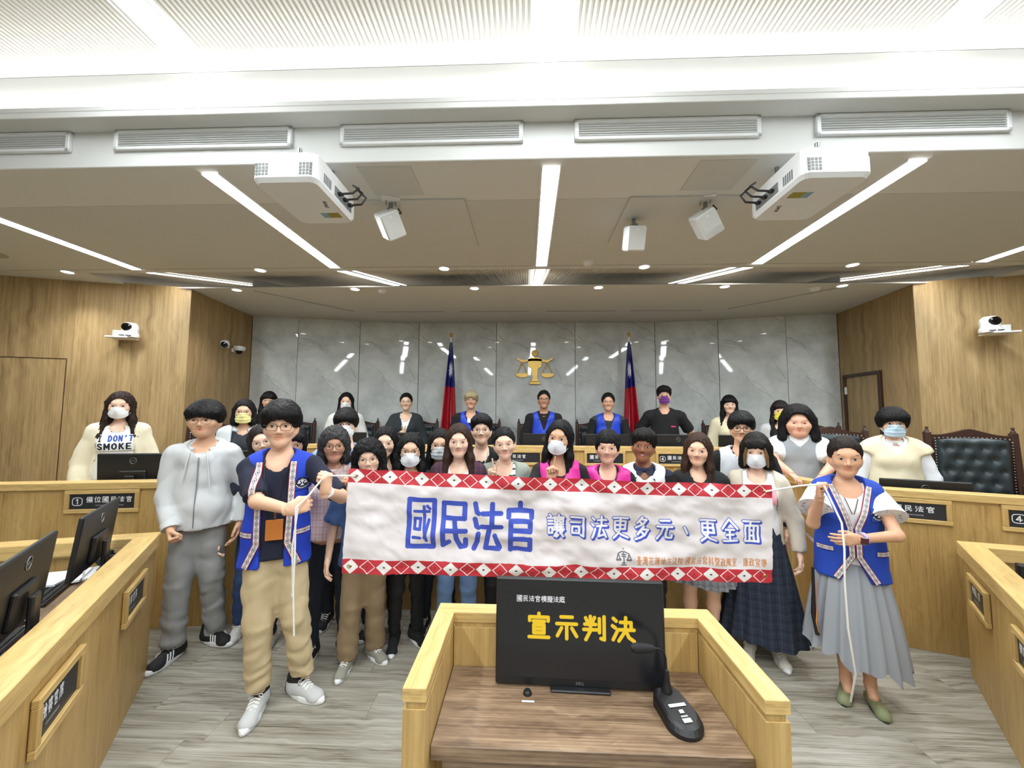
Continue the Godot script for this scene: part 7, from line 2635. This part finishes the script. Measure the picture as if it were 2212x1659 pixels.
	for e in 2:
		var a: Array = o.arms[e]
		put(o.node, "robe_sleeve", tube([a[0] + V(0, 0.012, 0), a[0].lerp(a[1], 0.3), a[1], a[2].lerp(a[1], 0.05)], [0.066, 0.068, 0.062, 0.056], 14), jet)
	o = place("tall man with a purple mask in a black T-shirt in the judges' row", 1.82, 5.18, 1.76, {"male": true, "hair": "spiky", "hair_color": C8(30, 24, 24), "mask": C8(116, 60, 140), "mask_flat": true, "skin": C8(214, 168, 140), "top": jet, "sleeve": 0.8, "loose": 0.018, "wrist_l": V(-0.2, 0.92, -0.12), "wrist_r": V(0.2, 0.92, -0.12), "pole_l": V(-1, 0, -0.2), "pole_r": V(1, 0, -0.2)}, pb)
	put(o.node, "shirt_print", patch(o.shirt, Vector2(0.1, 1.24), Vector2(0.06, 0.016), 0.008), F(206, 60, 110))
	o = place("girl with long hair and fringe in a cream sweater in the judges' row", 2.65, 5.15, 1.64, {"hair": "long_bangs", "hair_color": dark_hair, "skin": C8(230, 192, 168), "top": F(220, 212, 180), "top_name": "sweater", "sleeve": 1.95, "loose": 0.025}, pb)
	o = place("girl with bright yellow mask and long hair in a black shirt and grey jacket", 3.06, 4.78, 1.56, {"hair": "long_bangs", "hair_color": C8(40, 30, 32), "mask": C8(232, 220, 60), "mask_flat": true, "skin": fair, "top": jet, "outer": F(188, 190, 192), "open": [0.1, 0.14], "outer_loose": 0.015}, pb)
	put(o.node, "shirt_print", patch(o.shirt, Vector2(0.0, 1.1), Vector2(0.12, 0.1), 0.009), F(222, 200, 160))

func _ready() -> void:
	var cam := Camera3D.new()
	cam.name = "camera"
	cam.fov = rad_to_deg(2.0 * atan(829.5 / 831.0))
	cam.position = Vector3(0, 1.7, 0)
	cam.rotation_degrees = Vector3(4.0, 2.2, 0.3)
	cam.near = 0.05
	add_child(cam)
	cam.current = true
	var we := WorldEnvironment.new()
	we.name = "environment"
	var env := Environment.new()
	env.background_mode = Environment.BG_COLOR
	env.background_color = Color(0.02, 0.02, 0.02)
	env.ambient_light_source = Environment.AMBIENT_SOURCE_DISABLED
	env.tonemap_mode = Environment.TONE_MAPPER_LINEAR
	env.tonemap_exposure = 0.36
	env.sdfgi_enabled = true
	env.ssao_enabled = true
	env.ssil_enabled = true
	we.environment = env
	add_child(we)
	make_materials()
	build_room()
	build_benches()
	build_podium()
	build_monitors()
	build_chairs()
	build_equipment()
	build_people()
